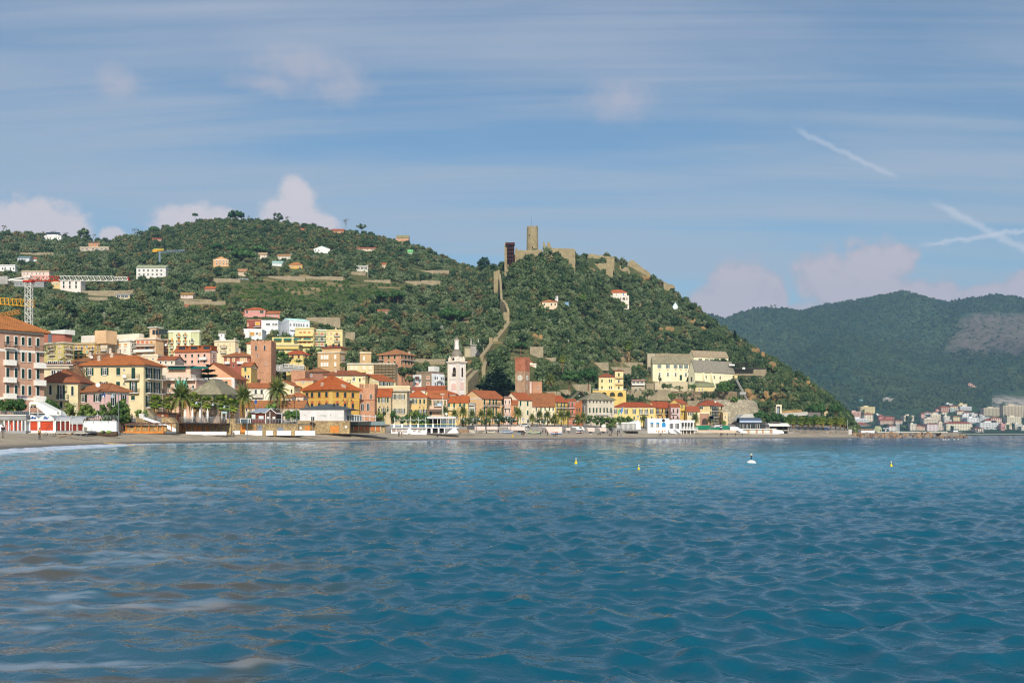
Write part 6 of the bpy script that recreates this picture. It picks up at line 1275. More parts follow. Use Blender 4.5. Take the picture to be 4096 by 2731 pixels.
for i,(zn,x,yb,yc,r,d,lab)in enumerate(((5,612,1200,1115,72,398,'date palm poking up behind terrace canopy'),(5,745,1270,1155,66,396,'date palm right of terrace canopy roof'),(5,860,1300,1125,80,402,'tallest date palm right of terrace stairs'),(5,985,1300,1165,72,406,'date palm in front of small grey-white house'),(5,1112,1270,1165,70,408,'date palm before white blank wall'),(5,1222,1310,1165,92,408,'broad date palm before peach house'),(5,1350,1290,1195,72,410,'date palm left of narrow pink house'),(5,1605,1300,1145,84,414,'tall date palm before cream corner house'),(5,1800,1290,1205,60,425,'small date palm at right of cream corner house'),(6,440,1300,1215,56,428,'small date palm left of big brown roof house'),(6,540,1310,1165,66,430,'date palm before brown roof house, left one'),(6,648,1300,1175,70,432,'date palm before brown roof house, right one'),(6,742,1305,1210,66,434,'date palm before bright yellow house'),(6,836,1310,1180,76,440,'date palm with yellowed fronds before coral house'),(6,927,1392,1170,70,438,'tall thick date palm rooted on beach'),(6,1056,1300,1225,72,462,'date palm below small brick tower house'),(6,1132,1300,1190,60,466,'date palm below left end of grey palazzo'),(7,425,1340,1225,62,520,'date palm between glazed pavilion and blue-arched bathing house'),(7,1125,1320,1215,78,535,'date palm right of blue-arched bathing house'),(7,1330,1310,1235,60,540,'dark date palm before cream corner house'),(7,35,1330,1255,50,505,'small date palm left of glazed pavilion'))):
 palm(zn,x,yb,yc,r,d,lab,'date',GP,False,40)
for i,x in enumerate((1025,1110,1200,1235,1310,1375,1440,1500,1610,1680,1740,1800)):
 palm(8,x,1335,1248-(10 if i%3==0 else 0),46,560+3*(i%2),'yellowish palm in headland row, '+('first','second','third','fourth','fifth','sixth','seventh','eighth','ninth','tenth','eleventh','twelfth')[i]+' from awning bar','fan',GPH,False,26)
palm(6,1750,490,215,62,hit(zx(6,1750),zy(6,485)),'tall fan palm with thick skirt of dead fronds on hillside','fan',None,True,30,1.6)
palm(6,850,560,405,46,575,'medium fan palm left of crenellated garden gate','fan',None,False,28,.5)
palm(5,1845,250,165,48,640,'small fan palm above ruined rampart','fan',None,False,26,.5)
palm(6,680,760,690,90,520,'low feathery palm right of pink villa','date',None,False,36)
FIELD=[[(920,1150),(1040,1130),(1230,1120),(1420,1125),(1560,1135),(1640,1140),(1600,1200),(1450,1215),(1330,1235),(1150,1255),(990,1240),(930,1200)],[(745,1215),(900,1210),(905,1245),(760,1250)]]
def pyof(px,d):return HY-(gd(px,d)-CH)/d*F
pts=[]
ns=0
while len(pts)<14500 and ns<90000:
 ns+=1
 px=uni(-140,3425);dt,dr=so_(px,5),so_(px,8)
 d=sqrt(uni((dt+8)**2,(dr+25)**2))if rnd()<.75 else uni(dt+8,dr+15)
 z=gd(px,d);py=HY-(z-CH)/d*F
 q=noise.noise(V((xa_(px,d)*.012,d*.012,9)));q2=noise.noise(V((xa_(px,d)*.03,d*.03,4)))
 right=px>1950
 fld=any(inpoly(px,py,p)for p in FIELD)
 summit=py<1010 and 560<px<1500
 if fld:k=10+random.randrange(2);r=uni(.9,1.9);
 else:
  v=rnd()+q2*.35
  if summit:k=random.choice((8,9,5,6,7))if v>.35 else random.randrange(5,8)
  elif right:k=random.randrange(5)if v<.56 else(random.randrange(5,8)if v<.95 else(8 if v<1. else 10+random.randrange(2)))
  else:k=random.randrange(5)if v<.62 else(random.randrange(5,8)if v<.86 else(8+random.randrange(2)if v<.97 else 10+random.randrange(2)))
  r=uni(2.,3.4)if k<5 else uni(2.,4.2)
  if k>9:r=uni(1.,2.2)
  if q<-.38 and rnd()<.5:continue
 top=HY-(z+r*1.8-CH)/d*F
 if bk_(px,py,top,d,r):continue
 pts.append((px,d,z-.1*r,r,k,uni(0,6.28),r/d*(1 if py<1640 else .3)))
# which of them stand in view: the largest become trees of their own
dg=bpy.context.evaluated_depsgraph_get();eye=V((0,0,CH))
pts.sort(key=lambda p:-p[6]);own=[];rest=[]
for p in pts:
 ok=False
 if len(own)<300 and 12<p[0]<3420 and p[4]<10:
  t_=V((xa_(p[0],p[1]),p[1],p[2]+p[3]*1.2));v_=t_-eye
  hit_,loc,*_r=SC.ray_cast(dg,eye,v_.normalized(),distance=v_.length-p[3])
  ok=not hit_
 (own if ok else rest).append(p)
MARKS=[(60,1160,'the crane counterweight'),(210,1190,'red and white crane jib'),(430,1200,'big pale terrace wall'),(600,1075,'scaffolded white villa'),(880,1050,'orange slope villa'),(830,1215,'long curved terrace wall'),(1010,1250,'coral pink villa'),(1250,1285,'tall road retaining wall'),(1010,1310,'brick-red modern house'),(1200,1310,'white wedge villa'),(880,1330,'tiny white cottage'),(680,1340,'green-yellow apartment block'),(480,1350,'white apartment block'),(190,1320,'olive-yellow apartment block'),(620,1230,'orange-roofed pink hut'),(1400,1340,'pale yellow slope block'),(1590,1430,'the orange-brown villa'),(1240,1420,'ochre curved-roof villa'),(1360,1420,'ochre belvedere palazzo'),(1700,1500,'white cube block'),(1830,1390,'bell tower lantern'),(1920,1390,'the grey chapel'),(1980,1140,'tall wall tower'),(2025,1270,'narrow wall tower'),(1970,1380,'small wall turret'),(2090,1480,'the clock tower'),(2200,1200,'peach castle-hill house'),(2470,1195,'red-roofed castle-hill villa'),(2300,1330,'middle of castle hill'),(2250,1440,'ruined stone rampart'),(2330,1480,'umbrella pines behind town'),(2430,1530,'cream belvedere villa'),(2510,1440,'tall skirted palm'),(2690,1440,'long monastery wing'),(2850,1420,'dormered monastery wing'),(2790,1500,'the monastery church'),(3010,1480,'tall monastery terrace wall'),(2990,1590,'the funicular track'),(3100,1600,'middle of headland'),(3220,1560,'right ridge of headland'),(3180,1630,'orange-roofed headland cottage'),(3320,1650,'tip of headland'),(1600,1200,'the green field'),(1500,1320,'white road railing'),(1800,1290,'round umbrella pine'),(1250,1050,'orange hipped house on slope'),(2120,1090,'castle curtain wall')]
ADJ={'olive_tree':'grey-green olive tree','oak_tree':'dark evergreen oak','brown_oak_tree':'brownish autumn oak','shrub':'bright green shrub'}
protos={};named=[]
for(px,d,z,r,k,rot,s_)in own:
 nm,me=VARI[k]
 o=pu(nm,me,loc=(xa_(px,d),d,z),rz=rot,cat='tree',gp=ADJ[nm].split()[-2]+' trees on slopes' if nm!='oak_tree' else 'evergreen oaks on slopes');o.scale=(r,r,r*uni(.85,1.2));protos.setdefault(k,o)
 py=HY-(z+r-CH)/d*F;m_=min(MARKS,key=lambda m:(m[0]-px)**2+((m[1]-py)*1.5)**2);dx,dy=px-m_[0],py-m_[1]
 side=('just ' if abs(dx)+abs(dy)<60 else 'well ' if abs(dx)+abs(dy)>150 else '')+(('left of' if dx<0 else 'right of')if abs(dx)>abs(dy)else('above' if dy<0 else 'below'))
 sz='large ' if r>3.4 else 'small ' if r<2.5 else ''
 o['label']=f"{sz}{ADJ[nm]} {side} {m_[2]}";named.append((px,o))
def tell_apart(named):
 by={}
 for px,o in sorted(named,key=lambda t:t[0]):by.setdefault(o['label'],[]).append(o)
 W_='first second third fourth fifth sixth seventh eighth ninth tenth eleventh twelfth thirteenth fourteenth fifteenth sixteenth seventeenth eighteenth nineteenth twentieth'.split()
 for lab,os_ in by.items():
  if len(os_)>1:
   for i,o in enumerate(os_):o['label']=f"{W_[min(i, 19)]} from left among {lab.replace(' tree ', ' trees ').replace(' oak ', ' oaks ').replace(' pole ', ' poles ').replace('clump', 'clumps').replace('palm ', 'palms ')}"
tell_apart(named)
def sc_(name,prot,P_,kn='stuff'):
 me=bpy.data.meshes.new(name);me.from_pydata([(p[0],p[1],p[2])for p in P_],[],[])
 for an,ty,i in(('scl','FLOAT',3),('rot','FLOAT',4),('pick','INT',5)):
  a=me.attributes.new(an,ty,'POINT');a.data.foreach_set('value',[p[i]for p in P_])
 o=pu(name,me,kn=kn);ng=bpy.data.node_groups.new(name,'GeometryNodeTree')
 ng.interface.new_socket('Geometry',in_out='INPUT',socket_type='NodeSocketGeometry');ng.interface.new_socket('Geometry',in_out='OUTPUT',socket_type='NodeSocketGeometry')
 N,L=ng.nodes,ng.links;gi,go=N.new('NodeGroupInput'),N.new('NodeGroupOutput');jn=N.new('GeometryNodeJoinGeometry')
 for p in reversed(prot):
  oi=N.new('GeometryNodeObjectInfo');oi.inputs['Object'].default_value=p;oi.inputs['As Instance'].default_value=True;oi.transform_space='ORIGINAL';L.new(oi.outputs['Geometry'],jn.inputs[0])
 ip=N.new('GeometryNodeInstanceOnPoints');L.new(gi.outputs[0],ip.inputs['Points']);L.new(jn.outputs[0],ip.inputs['Instance']);ip.inputs['Pick Instance'].default_value=True
 def na(n,ty):
  a=N.new('GeometryNodeInputNamedAttribute');a.data_type=ty;a.inputs['Name'].default_value=n;return a.outputs['Attribute']
 L.new(na('pick','INT'),ip.inputs['Instance Index']);cx=N.new('ShaderNodeCombineXYZ');L.new(na('rot','FLOAT'),cx.inputs[2]);L.new(cx.outputs[0],ip.inputs['Rotation']);sc=N.new('ShaderNodeCombineXYZ')
 for i in range(3):L.new(na('scl','FLOAT'),sc.inputs[i])
 L.new(sc.outputs[0],ip.inputs['Scale']);L.new(ip.outputs[0],go.inputs[0])
 md=o.modifiers.new('scatter','NODES');md.node_group=ng
 return o
# make sure each kind stands somewhere as a tree of its own
for k,(nm,me)in enumerate(VARI):
 if k not in protos:
  px,d={8:(1480,990),9:(640,1050),10:(1500,700),11:(1300,690)}.get(k,(900+k*40,800));r=3. if k<10 else 1.6
  if k>=10:d=hit(px,1175+10*(k-10))
  o=pu(nm,me,loc=(xa_(px,d),d,gd(px,d)-.2),cat='tree' if k<10 else 'shrub',lb={8:'brownish oak among summit woods left of red-roofed ridge house',9:'brownish oak on left shoulder of summit',10:'leafy shrub in green field, upper one',11:'leafy shrub in green field, lower one'}.get(k,'tree on open slope'));o.scale=(r,r,r);protos[k]=o
order=sorted(protos)
sc_('hillside_wood',[protos[k]for k in order],[(xa_(p[0],p[1]),p[1],p[2],p[3],p[5],order.index(p[4]))for p in rest])
# forest of the far mountains
seed(31);FP=[]
while len(FP)<27000:
 px=uni(2560,4280);d=sqrt(uni(2330**2,3790**2));z=fg(px,d)
 x=xa_(px,d);rat=x/d;py=HY-(z-CH)/d*F
 if py>1640 and px>3400:continue
 nn=noise.noise(V((x*.006,d*.006,3)))
 if rat+nn*.012+(420-z)*.00012>.444 and 240+nn*40<z<425 and rnd()<.985:continue
 if rat>.468 and 48<z<118:continue
 if noise.noise(V((x*.004,d*.004,z*.02)))>.25 and z<190 and rnd()<.8:continue
 FP.append((x,d,z-1.5,uni(2.6,5.2),uni(0,6.28),random.choice((0,1,2,2,2))))
far_pr=[]
for i,(px,py,s)in enumerate(((3012,1238,41),(3305,1222,42),(3958,1178,43))):
 seed(s);b=MB();b.tb((0,0,-.6),(0,0,.7),.09,.05,n=4,m=1);cl(b,[(x,y,z+.95)for x,y,z in dome(7,.7,.6)],.45,5,.3)
 px_=px;o=pu('pine_tree',b.mesh('tree',[L_FAR,BARK]),loc=(xa_(px,3690),3690,fg(px,3690)-1),cat='tree',lb=('lone pine on skyline of far mountain, left saddle','lone pine on skyline of far mountain, below peak','lone pine on skyline of far right ridge')[i]);o.scale=(7,7,8);far_pr.append(o)
sc_('mountain_wood',far_pr,FP)
# ------------------------------------------------------------------ sea front
def ft(px,py):
 a,b_=so_(px,1)+1,so_(px,3)-.3;best=(9e9,b_)
 for i in range(60):
  d=a+(b_-a)*i/59;z=gd(px,d);e=abs(HY-(z-CH)/d*F-py)
  if e<best[0]:best=(e,d)
 return best[1]
class St:
 def __init__(s,zn,name,lb,cat,d,xm,z=None,gp=None,rz=0):
  s.zn,s.d=zn,d;s.o=V((xa_(zx(zn,xm),d),d,gd(zx(zn,xm),d)if z is None else z));s.root=pu(name,None,loc=s.o,lb=lb,cat=cat,gp=gp,rz=rz)
 def X(s,x,off=0):return xa_(zx(s.zn,x),s.d)-s.o.x
 def Z(s,y):return zt_(zy(s.zn,y),s.d)-s.o.z
 def box(s,b,x0,x1,yt,yb,y0=0.,y1=.2,m=0):b.box(s.X(x0),s.X(x1),y0,y1,s.Z(yb),s.Z(yt),m)
 def pa_(s,name,boxes,m,kn=None):
  b=MB()
  for q in boxes:s.box(b,*q)
  o=b.bd(name,m,s.root)
  if kn:o['kind']=kn
  return o
 def ea(s,name,boxes,m):
  return[s.pa_(name,[q],m)for q in boxes]
 def poly(s,name,pts,y0,y1,m):
  b=MB();b.pr_([(s.X(x),y0,s.Z(y))for x,y in pts],[(s.X(x),y1,s.Z(y))for x,y in pts]);return b.bd(name,m,s.root)
RUB=mz('sea_wall_rubble',(196,170,124),(150,128,98),2.);MO=mat('orange_timber',(206,132,62),.8,.25,2.);MT=mat('dark_timber',(62,46,40),.85,.3,2.);MH=mat('shed_timber',(132,76,46),.85,.3,2.)
M_CURT=mat('orange_curtain',(196,70,34),.45,.25,1.2,spec=.4);MA=pl((244,242,236));ME=mat('grey_wall',(150,150,150),.9,.15,.6);M_CANV=mat('white_canvas',(238,234,222),.8,.05);M_VGLASS=mat('veranda_glass',(86,100,108),.1,.25,.6,spec=.5)
M_GCANO=mat('grey_canopy',(170,170,170),.5,.1,1.);M_BLUE=mat('sign_blue',(34,84,156),.6,.05)
def pr2(st,x0,x1,yt,yb,y=0.,n=None,m=None,curved=False,name='railing',wires=4):
 b=MB();X0,X1,z0,z1=st.X(x0),st.X(x1),st.Z(yb),st.Z(yt);n=n or max(2,int((X1-X0)/1.5));h=z1-z0
 for i in range(n+1):
  x=X0+(X1-X0)*i/n
  if curved:
   pts=[V((x,y,z0)),V((x+.22,y-.1,z0+h*.35)),V((x+.22,y-.1,z0+h*.7)),V((x-.05,y,z1))]
   for a,e in zip(pts[:-1],pts[1:]):b.tb(a,e,.05,n=4)
  else:b.box(x-.03,x+.03,y-.03,y+.03,z0,z1)
 for j in range(wires):z=z0+h*(j+1)/(wires+.001);b.box(X0,X1,y-.02,y+.02,z-.025 if j==wires-1 else z-.012,z+.025 if j==wires-1 else z+.012)
 return b.bd(name,m or ML,st.root)
# lettering over the palazzo entrance
hp=[o for o in COL.objects if o.name=='palazzo'][0];hs=[f[5]for f in FOOT if f[5]is not None and f[5].root==hp][0]
q,dd=hs.pos('S',228);text('Monique',hp,.62,(hs.W+.12,q,hs.z(882,dd)),M_BLUE,pi/2,.25)
# ---- beach bar, left
st=St(1,'beach_bar','white vaulted beach bar with red-orange plastic curtains and blue script lettering','beach bar',181,425)
st.pa_('base_wall',[(288,585,1232,1258,-.1,6)],MA);st.pa_('side_base',[(590,890,1236,1258,0,5)],ME)
for x0,x1 in((292,392),(422,555)):st.pa_('curtain',[(x0,x1,1135,1231,.05,.1)],M_CURT);st.pa_('curtain_bar',[(x0,x1,1180,1184,.03,.045)],mat('curtain_trim',(226,100,50),.5))
st.ea('post',[(282,292,1130,1232,-.02,.3),(393,421,1130,1232,-.02,.3),(556,586,1126,1232,-.05,.5)],MW)
for i,(x0,x1)in enumerate(((238,410),(410,572))):
 b=MB();n=14;P0=[(x0,1132)]+[(x0+(x1-x0)*k/n,1114-46*sin(pi*k/n)**.8)for k in range(n+1)]+[(x1,1132)]
 b.pr_([(st.X(x),-.25,st.Z(y))for x,y in P0],[(st.X(x),-.1,st.Z(y))for x,y in P0]);b.bd('fascia',M_CANV,st.root)
 b=MB()
 for k in range(n):
  a,e=P0[1+k],P0[2+k];b.pr_([(st.X(a[0]),-.09,st.Z(a[1])-.05),(st.X(e[0]),-.09,st.Z(e[1])-.05),(st.X(e[0]),7,st.Z(e[1])-.05),(st.X(a[0]),7,st.Z(a[1])-.05)],[(st.X(a[0]),-.09,st.Z(a[1])),(st.X(e[0]),-.09,st.Z(e[1])),(st.X(e[0]),7,st.Z(e[1])),(st.X(a[0]),7,st.Z(a[1]))])
 b.bd('vault_roof',M_GCANO,st.root)
text('Ondina',st.root,.62,(st.X(330),-.3,st.Z(1099)),M_BLUE,0,.3,bold=.02);text('Bar',st.root,.7,(st.X(488),-.3,st.Z(1099)),M_BLUE,0,.3,bold=.02)
for(x0,x1,yt,yb,off)in((575,735,1078,1126,.2),(735,868,1082,1150,0)):
 b=MB();n=8
 for k in range(n):
  a0,a1=pi/2*k/n,pi/2*(k+1)/n
  def pt(a,x):return(st.X(x),off+3.2-3.2*cos(a)if False else off+3.*(1-cos(a)),st.Z(yb)+(st.Z(yt)-st.Z(yb))*sin(a))
  b.poly([pt(a0,x0),pt(a0,x1),pt(a1,x1),pt(a1,x0)])
 b.box(st.X(x0),st.X(x1),off+3.,off+6,st.Z(yt)-.1,st.Z(yt));b.bd('barrel_canopy',M_GCANO,st.root)
st.pa_('valance',[(575,735,1127,1137,.16,.22),(735,878,1150,1166,-.04,.02)],M_GCANO)
for x0,x1 in((590,628),(634,672),(684,722)):st.pa_('curtain',[(x0,x1,1138,1232,.4,.45)],mat('dark_red_curtain',(120,40,30),.5,.25))
for x0,x1 in((760,803),(812,856),(728,750)):st.pa_('curtain',[(x0,x1,1166,1234,.2,.25)],MATS['dark_red_curtain'])
st.ea('post',[(x-4,x+4,1126,1234,.1,.35)for x in(582,631,678,725)]+[(x-3,x+3,1150,1238,-.1,.1)for x in(757,807,874)],MW)
st=St(1,'beach_kiosk','low white flat-roofed beach kiosk with grey frieze cut by left edge','beach kiosk',172,140)
st.pa_('roof',[(-60,286,1068,1078,-.5,1.2)],MW);st.pa_('frieze',[(-60,285,1078,1122,-.35,1.1)],ME);st.pa_('yellow_band',[(-60,260,1122,1130,-.1,.2)],mat('yellow_band',(232,214,110),.6))
st.ea('post',[(x,x+14,1122,1236,-.2,.2)for x in(42,88,140,185,226,262)],mat('white_post',(210,210,206),.6));st.ea('curtain',[(60,82,1133,1234,.25,.3),(104,138,1133,1234,.25,.3),(160,184,1133,1234,.25,.3),(200,226,1133,1234,.25,.3)],M_CURT)
st.pa_('terrace_wall',[(-60,287,1236,1300,-.6,1.2)],ME);st.pa_('back_wall',[(-60,286,1130,1236,1.,1.1)],MA)
st=St(1,'covered_stair','white canvas covered stairway sloping down to bar','covered stair',187,440,4.4)
pts_=[(305,985),(305,945),(320,929),(385,929),(600,1038),(622,1075),(482,1068),(388,988)]
b=MB();b.pr_([(st.X(x),0,st.Z(y))for x,y in pts_],[(st.X(x),3.2,st.Z(y))for x,y in pts_]);b.bd('canopy',M_CANV,st.root)
st.ea('post',[(303,309,985,1075,.1,.25),(390,396,985,1075,.1,.25),(470,476,1035,1075,.1,.25)],MW);st.pa_('rail',[(300,470,1048,1053,.1,.16)],MW)
st.pa_('sign_board',[(322,379,957,993,-.08,-.003)],mat('sign_black',(28,26,28),.5));st.pa_('sign_stripe',[(324,377,958,964,-.1,-.082)],mat('sign_gold',(206,186,70),.5));text('ONDINA',st.root,.25,(st.X(350),-.12,st.Z(972)),MW);text('BAR',st.root,.16,(st.X(350),-.12,st.Z(986)),MW)
st=St(1,'air_conditioner','white air conditioning unit at foot of covered stair','air conditioner',185,615,5.2);st.pa_('case',[(594,640,1028,1068,0,.5)],MW)
b=MB();b.la([(.24,0),(.24,.05)],14);o=b.bd('fan_grille',ME,st.root);o.location=(st.X(608),-.01,st.Z(1048));o.rotation_euler=(pi/2,0,0)
st=St(1,'beach_wall','blank white beach wall right of bar','wall',196,1050);st.pa_('wall',[(878,1216,1134,1262,0,.6)],MA);st.ea('drain_pipe',[(x,x+7,1138,1154,-.12,-.003)for x in(897,975,1053,1131)],ME)
st.pa_('store_box',[(845,925,1196,1250,-2.2,-.5)],mat('beige_box',(196,190,170),.8));b=MB();b.la([(.55,0),(.5,.9),(.22,1.2),(.15,1.5)],10);o=b.bd('white_urn',MW,st.root);o.location=(st.X(955),-.9,0)
st=St(1,'promenade_railing','curved-post steel railing above blank white wall','railing',198,1040,4.6);pr2(st,815,1220,1076,1132,n=11,curved=True)
st=St(1,'promenade_railing','curved-post steel railing behind beach kiosk at left edge','railing',196,140,4.4);pr2(st,-40,300,1032,1068,n=16,curved=True)
# signs
st=St(1,'crossing_sign','blue square pedestrian crossing sign on pole before pink house','road sign',208,1080,4.7)
st.pa_('panel',[(1061,1099,846,890,0,.06)],M_BLUE);b=MB();b.pr_([(st.X(1065),-.02,st.Z(886)),(st.X(1095),-.02,st.Z(886)),(st.X(1080),-.02,st.Z(852))],[(st.X(1065),-.003,st.Z(886)),(st.X(1095),-.003,st.Z(886)),(st.X(1080),-.003,st.Z(852))]);b.bd('white_triangle',MW,st.root)
b=MB();x,z=st.X(1080),st.Z(882);b.box(x-.09,x+.09,-.04,-.021,z+.55,z+.95);b.box(x-.06,x+.06,-.04,-.021,z+1.,z+1.15);b.pr_([(x-.3,-.04,z),(x-.2,-.04,z),(x+.03,-.04,z+.55),(x-.09,-.04,z+.55)],[(x-.3,-.021,z),(x-.2,-.021,z),(x+.03,-.021,z+.55),(x-.09,-.021,z+.55)]);b.pr_([(x+.2,-.04,z),(x+.3,-.04,z),(x+.09,-.04,z+.55),(x-.03,-.04,z+.55)],[(x+.2,-.021,z),(x+.3,-.021,z),(x+.09,-.021,z+.55),(x-.03,-.021,z+.55)]);b.bd('walking_figure',mat('sign_black2',(26,26,30),.5),st.root)
b=MB();b.tb((st.X(1060),.1,st.Z(890)),(st.X(1022),.1,0),.06,n=5);b.tb((st.X(1095),.1,st.Z(890)),(st.X(1095),.1,0),.06,n=5);b.bd('pole',ML,st.root)
for zn,x,yt,lab,d in((6,318,1207,'blue crossing sign left of tall cream house corner window',410),(6,130,1212,'blue crossing sign beside promenade palm',408),(7,346,1165,'small blue crossing sign under long yellow hotel',515)):
 st=St(zn,'crossing_sign',lab,'road sign',d,x);st.pa_('panel',[(x-12,x+12,yt,yt+27,0,.06)],M_BLUE);b=MB();b.pr_([(st.X(x-9),-.03,st.Z(yt+24)),(st.X(x+9),-.03,st.Z(yt+24)),(st.X(x),-.03,st.Z(yt+4))],[(st.X(x-9),-.003,st.Z(yt+24)),(st.X(x+9),-.003,st.Z(yt+24)),(st.X(x),-.003,st.Z(yt+4))]);b.bd('white_triangle',MW,st.root);b=MB();b.tb((0,.1,0),(0,.1,st.Z(yt+2)),.06,n=5);b.bd('pole',ML,st.root)
# ---- stone stairs, timber front, pergola
st=St(2,'stone_stair','rubble stone stair with white sloping parapet down to beach','stair',226,900)
st.poly('stair_wall',[(520,1405),(520,1276),(740,1272),(740,1213),(830,1240),(930,1285),(1060,1300),(1060,1216),(1185,1216),(1240,1285),(1240,1405)],1.2,3.5,RUB)
st.poly('white_parapet',[(846,1245),(848,1213),(1110,1300),(1250,1362),(1250,1400),(1225,1400),(1040,1310)],.7,1.1,MA)
st.pa_('white_base',[(1114,1250,1393,1416,-.6,.6)],MA)
st.ea('stone_block',[(776,834,1170,1243,1.3,2.4)],mat('pale_block',(216,212,204),.9));st.ea('door',[(528,553,1322,1390,1.1,1.19),(565,605,1322,1390,1.1,1.19)],MH)
st=St(2,'beach_cabins','stone-fronted beach cabins framed in orange timber under brown shingle canopy','beach cabins',221,870)
st.pa_('stone_front',[(640,1140,1318,1398,.3,.8)],mz('warm_rubble',(206,170,112),(160,128,88),1.8));st.pa_('sill',[(510,1112,1395,1420,-.2,.9)],MO);st.ea('post',[(x-6,x+6,1312,1396,-.05,.2)for x in(640,755,830,928,1035,1100,1206)],MO)
b=MB();xs_=[625+i*78 for i in range(9)]
for i in range(8):b.pr_([(st.X(xs_[i]),-.7,st.Z(1313-i*1)),(st.X(xs_[i+1]+4),-.7,st.Z(1309-i)),(st.X(xs_[i+1]+4),1.4,st.Z(1288-i*0)),(st.X(xs_[i]),1.4,st.Z(1292))],[(st.X(xs_[i]),-.7,st.Z(1309-i)),(st.X(xs_[i+1]+4),-.7,st.Z(1305-i)),(st.X(xs_[i+1]+4),1.4,st.Z(1284)),(st.X(xs_[i]),1.4,st.Z(1288))])
b.bd('shingle_canopy',mat('brown_shingle',(116,82,66),.9,.3,2.),st.root);st.pa_('white_beam',[(636,1100,1313,1322,-.3,-.1)],MW);st.pa_('window',[(685,722,1325,1350,.24,.29)],MG)
st=St(2,'pergola','dark timber pergola with orange cabins behind, in front of closed parasols','pergola',238,1560)
st.pa_('roof_beam',[(1240,1920,1291,1306,-1.4,1.6)],MT);st.ea('post',[(x-5,x+5,1306,1405,-1.2,-1.)for x in(1250,1308,1366,1424,1546,1610,1660,1720,1775,1850,1905)],MT)
st.ea('cabin_door',[(1285,1345,1318,1402,1.7,1.8),(1372,1418,1312,1370,1.7,1.8),(1462,1570,1318,1396,1.7,1.8),(1600,1650,1330,1400,1.7,1.8)],MO);st.pa_('back_wall',[(1240,1930,1306,1440,1.81,2.4)],RUB);st.pa_('white_kerb',[(1422,1925,1398,1440,-1.8,-1.45)],MA)
st=St(2,'timber_shack','dark brown timber shack with slanting roof left of closed parasols','shack',232,1150,4.7)
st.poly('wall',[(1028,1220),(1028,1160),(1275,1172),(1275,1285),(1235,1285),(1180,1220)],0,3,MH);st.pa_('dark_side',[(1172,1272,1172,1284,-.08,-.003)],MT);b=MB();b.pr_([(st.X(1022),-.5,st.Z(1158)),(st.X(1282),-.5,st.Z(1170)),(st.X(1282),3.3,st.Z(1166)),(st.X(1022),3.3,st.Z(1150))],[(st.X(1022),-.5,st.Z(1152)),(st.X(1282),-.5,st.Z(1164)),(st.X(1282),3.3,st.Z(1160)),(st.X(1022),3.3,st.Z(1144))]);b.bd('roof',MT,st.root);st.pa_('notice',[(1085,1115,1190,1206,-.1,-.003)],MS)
for i,x in enumerate((1380,1473,1568,1663)):
 st=St(2,'parasol',('first','second','third','fourth')[i]+' closed cream parasol from timber shack','parasol',238,x,4.7,'closed parasols on terrace');b=MB();H_=st.Z(1112);b.la([(.1,.6),(.24,.9),(.26,H_*.5),(.2,H_*.8),(.05,H_)],8);b.bd('canopy',M_CANV,st.root);b=MB();b.tb((0,0,0),(0,0,H_+.1),.04,n=5);b.bd('pole',MW,st.root);b=MB();b.box(-.4,.4,-.4,.4,-.05,.08);b.bd('base',ME,st.root)
for zn,x0,x1,yt,yb,d,n,lab in((2,500,740,1200,1270,228,9,'curved-post railing above stone stair'),(2,840,1060,1200,1250,229,8,'curved-post railing behind white sloping parapet'),(2,1280,1720,1215,1278,234,16,'curved-post railing in front of closed parasols'),(3,0,330,1215,1290,240,10,'curved-post railing beside green-framed sign'),(3,440,1225,1240,1298,252,22,'curved-post railing below brown kiosk')):
 st=St(zn,'promenade_railing',lab,'railing',d,(x0+x1)/2,4.7);pr2(st,x0,x1,yt,yb,n=n,curved=True)
st=St(3,'name_sign','green-framed sign board on two white posts between fan palms','sign',246,300,4.7)
st.pa_('panel',[(264,338,1146,1168,0,.12)],mat('sign_green',(150,196,180),.6));st.pa_('field',[(267,335,1149,1165,-.03,-.002)],mat('sign_pale',(198,216,214),.6));st.ea('post',[(270,279,1168,1245,0,.12),(322,331,1168,1245,0,.12)],MW);text('BAGNI DI NOLI',st.root,.2,(st.X(301),-.05,st.Z(1157)),mat('sign_grey',(104,124,136),.6))
st=St(3,'sea_wall','rubble sea wall with grey and timber doors below brown kiosk','wall',254,820)
st.pa_('walkway',[(-900,1230,1298,1306,1.41,17)],MC);st.pa_('wall',[(345,1232,1296,1450,0,1.4),(330,440,1232,1300,.2,1.4)],RUB);st.ea('door',[(725,780,1320,1386,-.1,-.003),(974,1046,1342,1386,-.1,-.003)],mat('grey_door',(126,132,142),.7));st.ea('timber_door',[(512,575,1325,1412,-.25,-.003)],MO);st.poly('plank',[(655,1310),(665,1310),(712,1386),(700,1386)],-.3,-.1,MO)
st.ea('white_parapet',[(440,510,1386,1445,-.9,-.5),(578,792,1386,1445,-.9,-.5),(840,922,1386,1445,-.9,-.5),(975,1152,1386,1445,-.9,-.5),(1204,1452,1386,1445,-.9,-.5)],MA)
st=St(3,'glass_booth','small white-framed glass booth beside lone date palm','booth',251,570,4.7);st.pa_('glass',[(510,632,1240,1288,.1,1.6)],M_VGLASS);st.ea('frame',[(x,x+7,1233,1290,0,.1)for x in(505,600,628)]+[(505,636,1232,1240,-.02,1.7)],MW)
